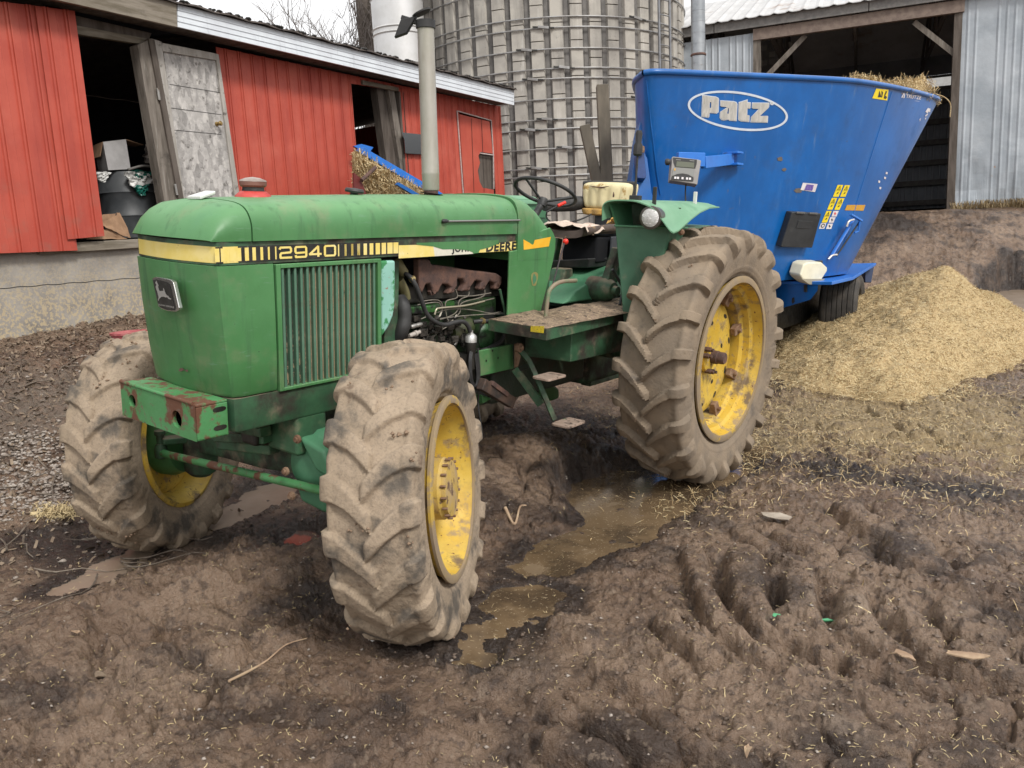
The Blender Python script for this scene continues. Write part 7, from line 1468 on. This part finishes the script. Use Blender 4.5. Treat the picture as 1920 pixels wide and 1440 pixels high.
ROOF = mat('weathered_metal_roof', (.50, .50, .50), (.58, .58, .58), 1.5, r=.5, metal=.15, layers=[((.30, .20, .15), .8, .58, .68, {'k': .7}), ((.38, .37, .36), 3, .5, .8, {'st': (5, 1, 1), 'k': .5})], bump=.05, bsc=6)
sa_, sb_ = -3.6, s_e+1.8; ns_ = int((sb_-sa_)/.92); depth_r, rise = 4.1, 1.6
for q in range(ns_):
    a = sa_+(sb_-sa_)*q/ns_; b = sa_+(sb_-sa_)*(q+1)/ns_; V = []; n = 12
    for i in range(n+1):
        s = a+(b-a)*i/n; hh = .03 if i % 4 == 0 else 0; V += [bl_(s, .32, zhd+.50+hh), bl_(s, -depth_r, zhd+.50+rise+hh)]
    V2 = [(p[0], p[1], p[2]-.02) for p in V]; F = [(2*i, 2*i+1, 2*i+3, 2*i+2) for i in range(n)]; k = len(V)
    bpart('roof_sheet', MB().add(V+V2, F+[tuple(x+k for x in f[::-1]) for f in F]+[(2*i, 2*i+2, k+2*i+2, k+2*i) for i in range(n)]), ROOF)
bpart('roof_back_slope', MB().add([bl_(sa_, -depth_r, zhd+.50+rise), bl_(sb_, -depth_r, zhd+.50+rise), bl_(sb_, -8.3, zhd+.5), bl_(sa_, -8.3, zhd+.5)], [(0, 1, 2, 3)]), ROOF)
# interior
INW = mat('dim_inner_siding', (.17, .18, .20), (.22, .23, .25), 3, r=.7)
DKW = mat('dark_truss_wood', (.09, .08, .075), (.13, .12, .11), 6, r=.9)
def bk(P, n_, m_): return bpart(n_, MB().add(P, [tuple(range(len(P)))]), m_)
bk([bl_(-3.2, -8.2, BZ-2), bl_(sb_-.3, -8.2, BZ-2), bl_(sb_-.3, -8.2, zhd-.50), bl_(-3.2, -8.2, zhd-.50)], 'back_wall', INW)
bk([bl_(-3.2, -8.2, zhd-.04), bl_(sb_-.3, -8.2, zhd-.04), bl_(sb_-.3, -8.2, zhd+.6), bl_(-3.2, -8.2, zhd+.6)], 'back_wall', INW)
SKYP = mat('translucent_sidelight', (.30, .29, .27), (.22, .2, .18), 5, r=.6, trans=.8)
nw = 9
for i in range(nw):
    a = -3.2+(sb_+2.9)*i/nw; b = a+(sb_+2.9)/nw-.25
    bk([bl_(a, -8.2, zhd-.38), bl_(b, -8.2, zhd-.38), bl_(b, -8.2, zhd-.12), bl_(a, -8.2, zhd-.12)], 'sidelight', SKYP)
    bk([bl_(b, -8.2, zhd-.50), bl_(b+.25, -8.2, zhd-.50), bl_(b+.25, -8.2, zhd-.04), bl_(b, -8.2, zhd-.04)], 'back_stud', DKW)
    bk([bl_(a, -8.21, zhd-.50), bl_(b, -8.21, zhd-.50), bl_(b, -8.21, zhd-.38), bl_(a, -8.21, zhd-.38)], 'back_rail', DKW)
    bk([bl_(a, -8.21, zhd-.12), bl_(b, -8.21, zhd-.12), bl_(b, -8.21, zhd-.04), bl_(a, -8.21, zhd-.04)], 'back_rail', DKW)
for s_ in (-3.2, sb_-.3):
    bk([bl_(s_, -.05, BZ-.3), bl_(s_, -8.2, BZ-.3), bl_(s_, -8.2, zhd+.6), bl_(s_, -4.1, zhd+1.95), bl_(s_, -.05, zhd+.5)], 'gable_wall', INW)
m = MB()
for i in range(90):
    s = -3.2+i*.19; m.hexa([bl_(s, -8.13, BZ-.3), bl_(s+.05, -8.13, BZ-.3), bl_(s+.05, -8.13, zhd-.55), bl_(s, -8.13, zhd-.55)], [bl_(s-.01, -8.19, BZ-.3), bl_(s+.06, -8.19, BZ-.3), bl_(s+.06, -8.19, zhd-.55), bl_(s-.01, -8.19, zhd-.55)])
bpart('back_wall_ribs', m, mat('inner_rib', (.22, .23, .25), r=.7))
for k in range(6):
    z = BZ+.3+.62*k; bpart('girt', MB().bar(bl_(-3.1, -8.0, z), bl_(sb_-.4, -8.0, z), .12, .16), DKW)
for k in range(6):
    s = .3+k*1.9
    if s > sb_: break
    for (o1, z1, o2, z2) in ((-.1, zhd+.1, -8.1, zhd+.1), (-.1, zhd+.35, -4.1, zhd+1.8), (-4.1, zhd+1.8, -8.1, zhd+.35), (-2.1, zhd+.1, -2.1, zhd+.95), (-2.1, zhd+.1, -4.1, zhd+1.7), (-6.1, zhd+.1, -4.1, zhd+1.7), (-4.1, zhd+.1, -2.1, zhd+.95)):
        bpart('truss_member', MB().bar(bl_(s, o1, z1), bl_(s, o2, z2), .06, .16), DKW)
    if k in (2, 4): bpart('inner_post', MB().bar(bl_(s, -4.1, BZ), bl_(s, -4.1, zhd+.1), .18, .18), DKW)
for (s1, z1, s2, z2) in ((.1, zhd-.85, .95, zhd-.05), (s_l-.1, zhd-1.0, s_l-1.15, zhd-.02)): bpart('knee_brace', MB().bar(bl_(s1, -.02, z1), bl_(s2, -.02, z2), .05, .12), WOOD)
m = MB()
for i in range(5):
    for j in range(3): 
        if (i+j) % 4: m.add([bl_(4.0+i*.24, -5.6, zhd+.42+j*.22), bl_(4.18+i*.24, -5.6, zhd+.42+j*.22), bl_(4.18+i*.24, -5.6, zhd+.58+j*.22), bl_(4.0+i*.24, -5.6, zhd+.58+j*.22)], [(0, 1, 2, 3)])
bpart('gap_in_roof', m, mat('bright_outdoor_gap', (.75, .75, .70), r=.9, trans=.6))
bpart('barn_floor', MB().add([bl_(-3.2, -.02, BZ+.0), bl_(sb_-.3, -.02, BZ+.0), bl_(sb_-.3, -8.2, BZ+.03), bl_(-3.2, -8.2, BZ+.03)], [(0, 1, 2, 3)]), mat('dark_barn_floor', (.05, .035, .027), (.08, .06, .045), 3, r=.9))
# dark machine outline inside
mc = thing('stored_machine', tuple(bl_(2.2, -6, BZ)), 'dark machine with wheels parked in the shade inside the barn', 'machine')
obj('machine_body', MB().hexa([bl_(1.4, -5.0, BZ+.35), bl_(3.6, -5.0, BZ+.35), bl_(3.3, -5.0, BZ+1.2), bl_(1.7, -5.0, BZ+1.0)], [bl_(1.4, -6.3, BZ+.35), bl_(3.6, -6.3, BZ+.35), bl_(3.3, -6.3, BZ+1.2), bl_(1.7, -6.3, BZ+1.0)]), DARK, mc, bevel=.08)
for s in (1.7, 3.3): obj('machine_wheel', MB().lathe([(.2, -.1), (.36, -.1), (.38, 0), (.36, .1), (.2, .1)], bl_(s, -4.8, BZ+.34), BN, 24), RUBB, mc, smooth=40)
# dry grass along the barn foot
x_, y_, z_ = [], [], []
g_ = np.random.default_rng(21)
m = MB()
for k in range(1500):
    s = -g_.uniform(-.05, 3.2); o_ = g_.uniform(.08, .75)**1.0; q = bl_(s, o_, 0); h = float(Hn(np.array([q[0]]), np.array([q[1]]), False)[0]); L_ = g_.uniform(.12, .34); a = g_.uniform(0, 6.28); le = g_.uniform(.2, 1.0)
    p = np.array([q[0], q[1], h]); t = p+np.array([math.cos(a)*le*L_, math.sin(a)*le*L_, L_*.75]); t[:] += BN*le*L_*.5; w = np.array([-math.sin(a), math.cos(a), 0])*.007; mid = (p+t)/2+np.array([0, 0, L_*.18]); m.add([p-w, p+w, mid+w*.8, mid-w*.8, t+np.array([0, 0, -L_*.15])], [(0, 1, 2, 3), (3, 2, 4)])
tag(obj('dry_grass', m, mat('dry_grass_blades', (.36, .27, .15), (.25, .19, .10), 6, r=.8)), 'dry grass tufts hanging over the bank at the barn wall foot', 'grass', kind='stuff')

# ================================================================== TREES, POSTS, SMALL THINGS
BARK = mat('grey_bark', (.13, .11, .10), (.20, .175, .16), 9, r=.9, bump=.3, bsc=30)
def tree(px, py, dep, hgt, seed, r0, label, lean=0, nb=3, spread=.5):
    base = Dp(px, py, dep); base[2] = .3; t = thing('bare_tree', tuple(base), label, 'tree', 'bare trees behind the shed'); g = np.random.default_rng(seed); tr_ = MB(); cr_ = MB()
    def grow(p, d, L_, r, lv, mb):
        P = [p]; q = p.copy(); dd = d.copy()
        for k in range(5): dd = dd+g.normal(0, .10, 3)+np.array([0, 0, .05]); dd /= np.linalg.norm(dd); q = q+dd*L_/5; P.append(q)
        mb.tube(P, [r, r*.8, r*.6] if lv < 4 else [r, r*.3], 6 if lv < 2 else 4, 0, False)
        if lv >= 5: return
        for k in range(nb if lv < 3 else 3):
            i = g.integers(2, 6) if lv else g.integers(3, 6); a = g.uniform(0, 6.28); o = np.array([math.cos(a), math.sin(a), g.uniform(-.1, .6)]); nd_ = dd*.75+o*spread*g.uniform(.7, 1.5); nd_ /= np.linalg.norm(nd_)
            grow(P[i], nd_, L_*g.uniform(.55, .8), r*.58, lv+1, cr_)
    grow(base, np.array([lean, 0, 1.]), hgt*.45, r0, 0, tr_)
    obj('trunk', tr_, BARK, t, smooth=60); obj('crown', cr_, BARK, t)
    return t
tree(600, 60, 24, 8.5, 3, .10, 'bare leafless tree with thin branches above the shed roof, left of the vine trunk', nb=4, spread=.6)
tree(612, 60, 23, 7.5, 14, .07, 'slim bare tree with upright stems beside the vine covered trunk', nb=4, spread=.5)
tree(470, 60, 27, 8.0, 8, .07, 'faint thin bare tree farthest left above the shed roof', nb=4, spread=.7)
tree(545, 60, 29, 8.5, 19, .07, 'thin bare tree leaning behind the middle of the shed roof', nb=4, spread=.7)
b_ = Dp(688, 60, 21.5); b_[2] = .2; vt = thing('vine_covered_tree', tuple(b_), 'thick tree trunk covered with dry tangled vines left of the white chute', 'tree')
obj('trunk', MB().tube([b_, b_+np.array([.02, 0, 4]), b_+np.array([-.03, 0, 10])], [.30, .26, .22], 12), WOODD, vt, smooth=60)
m = MB(); g_ = np.random.default_rng(31)
for k in range(170):
    a = g_.uniform(0, 6.28); z = g_.uniform(2, 8.5); P = []
    for j in range(5): P.append(b_+np.array([(.28+.05*j*g_.uniform(0, 1))*math.cos(a), (.28+.05*j)*math.sin(a), z+j*g_.uniform(.1, .3)])); a += g_.normal(0, .35)
    m.tube(P, .010, 4, 0, False)
for k in range(60):
    a = g_.uniform(0, 6.28); z = g_.uniform(3, 8.5); p = b_+np.array([.27*math.cos(a), .27*math.sin(a), z]); m.tube([p, p+np.array([math.cos(a)*.25, math.sin(a)*.25, g_.uniform(-.3, .3)]), p+np.array([math.cos(a)*g_.uniform(.3, .6), math.sin(a)*.4, g_.uniform(-.7, .3)])], [.008, .004], 4, 3, False)
obj('vines', m, BARK, vt)
# old posts behind the seat
for (x0, y0, x1, y1, w_, lb) in ((1129, 160, 1138, 352, .15, 'taller upright weathered board standing behind the tractor seat'), (1096, 236, 1122, 352, .13, 'shorter leaning weathered board behind the steering wheel')):
    d_ = 8.6; a, b = Dp(x0, y0, d_), Dp(x1, y1, d_); dr = (b-a)/np.linalg.norm(b-a); c = a+dr*((a[2]+.1)/-dr[2])
    tag(obj('wooden_post', MB().bar(a, c, w_*.85, .09, (FW[0], FW[1], 0)), mat('mossy_post_wood', (.15, .125, .095), (.10, .085, .065), 10, r=.9, st=(1, 1, .15), bump=.3, bsc=40) if x0 > 1100 else bpy.data.materials['mossy_post_wood'], bevel=.01), lb, 'post', 'boards standing behind the tractor')
# small finds in the mud
def flat(name, px, py, s, col, label, cat, seed, el=.3, grp=None, ang=0, n=9):
    g = np.random.default_rng(seed); q = onground(px, py); h = q[2]; P = []
    for t in np.linspace(0, 2*math.pi, n, endpoint=False):
        r_ = s*g.uniform(.55, 1.1); x, y = r_*math.cos(t), r_*el*math.sin(t); X, Y = q[0]+x*math.cos(ang)-y*math.sin(ang), q[1]+x*math.sin(ang)+y*math.cos(ang); P.append((X, Y, h+.012+g.uniform(0, .018)))
    return tag(obj(name, MB().prism(P, (0, 0, -.004)), col), label, cat, grp)
GP = mat('green_plastic', (.10, .42, .20), r=.4); LF = bpy.data.materials['dead_leaves']; PB = mat('pale_bark_piece', (.42, .31, .2), (.3, .2, .13), 14, r=.8)
flat('plastic_fragment', 1454, 1153, .035, GP, 'bright green plastic scrap between two tyre imprints, the left one', 'plastic', 1, .6, 'green scraps in the tread marks', -.3)
flat('plastic_fragment', 1550, 1163, .035, GP, 'thin green plastic scrap in the tread mark, the right one', 'plastic', 2, .3, 'green scraps in the tread marks', .5)
flat('leaf', 142, 1192, .03, PB, 'pale curled leaf on the mud at lower left', 'leaf', 3, .6)
flat('leaf', 188, 1272, .03, LF, 'brown leaf in a hoof sized hole at lower left', 'leaf', 4, .7)
flat('leaf', 697, 1208, .018, WHT, 'small white leaf scrap below the near front tyre', 'leaf', 5, .5)
flat('leaf', 1403, 1416, .04, PB, 'yellowish leaf lying at the bottom edge of the mud', 'leaf', 6, .3, ang=1.9)
flat('stone_slab', 1455, 988, .10, mat('pale_stone', (.38, .33, .27), (.3, .25, .2), 9, r=.9, bump=.4), 'pale flat stone showing through the mud near the puddle', 'stone', 7, .6)
flat('bark_piece', 1810, 1270, .10, PB, 'pale brown bark piece in the mud at right', 'bark', 8, .25, ang=.2)
flat('bark_piece', 1690, 1232, .05, PB, 'small pale wood chip above the tyre track at right', 'bark', 9, .35, ang=-.2)
def pstick(px0, py0, px1, py1, r_, lb, mm):
    P = []
    for t in np.linspace(0, 1, 5):
        q = onground(px0+(px1-px0)*t, py0+(py1-py0)*t); h = q[2]; P.append((q[0]+.006*math.sin(t*7), q[1], h+.012))
    tag(obj('stick', MB().tube(P, [r_, r_*.7, r_*.4], 6, 3), mm, smooth=60), lb, 'stick')
pstick(945, 910, 985, 940, .012, 'pale root sticking out of the dark mud behind the near front tyre', PB)
pstick(430, 1282, 575, 1205, .006, 'long pale splinter pressed into the mud at lower left', PB)
pstick(60, 968, 140, 962, .02, 'pale straw clump by the far left tyre', STRAWP)
q = onground(108, 970); n_ = 500; tag(slivers('straw_clump', q[0]+rng.normal(0, .10, n_), q[1]+rng.normal(0, .05, n_), Hn(q[0]+np.zeros(n_), q[1]+np.zeros(n_))+rng.uniform(0, .03, n_), .05, .005, STRAWP, .5), 'pale straw tuft at the base of the left front tyre', 'straw', kind='stuff')
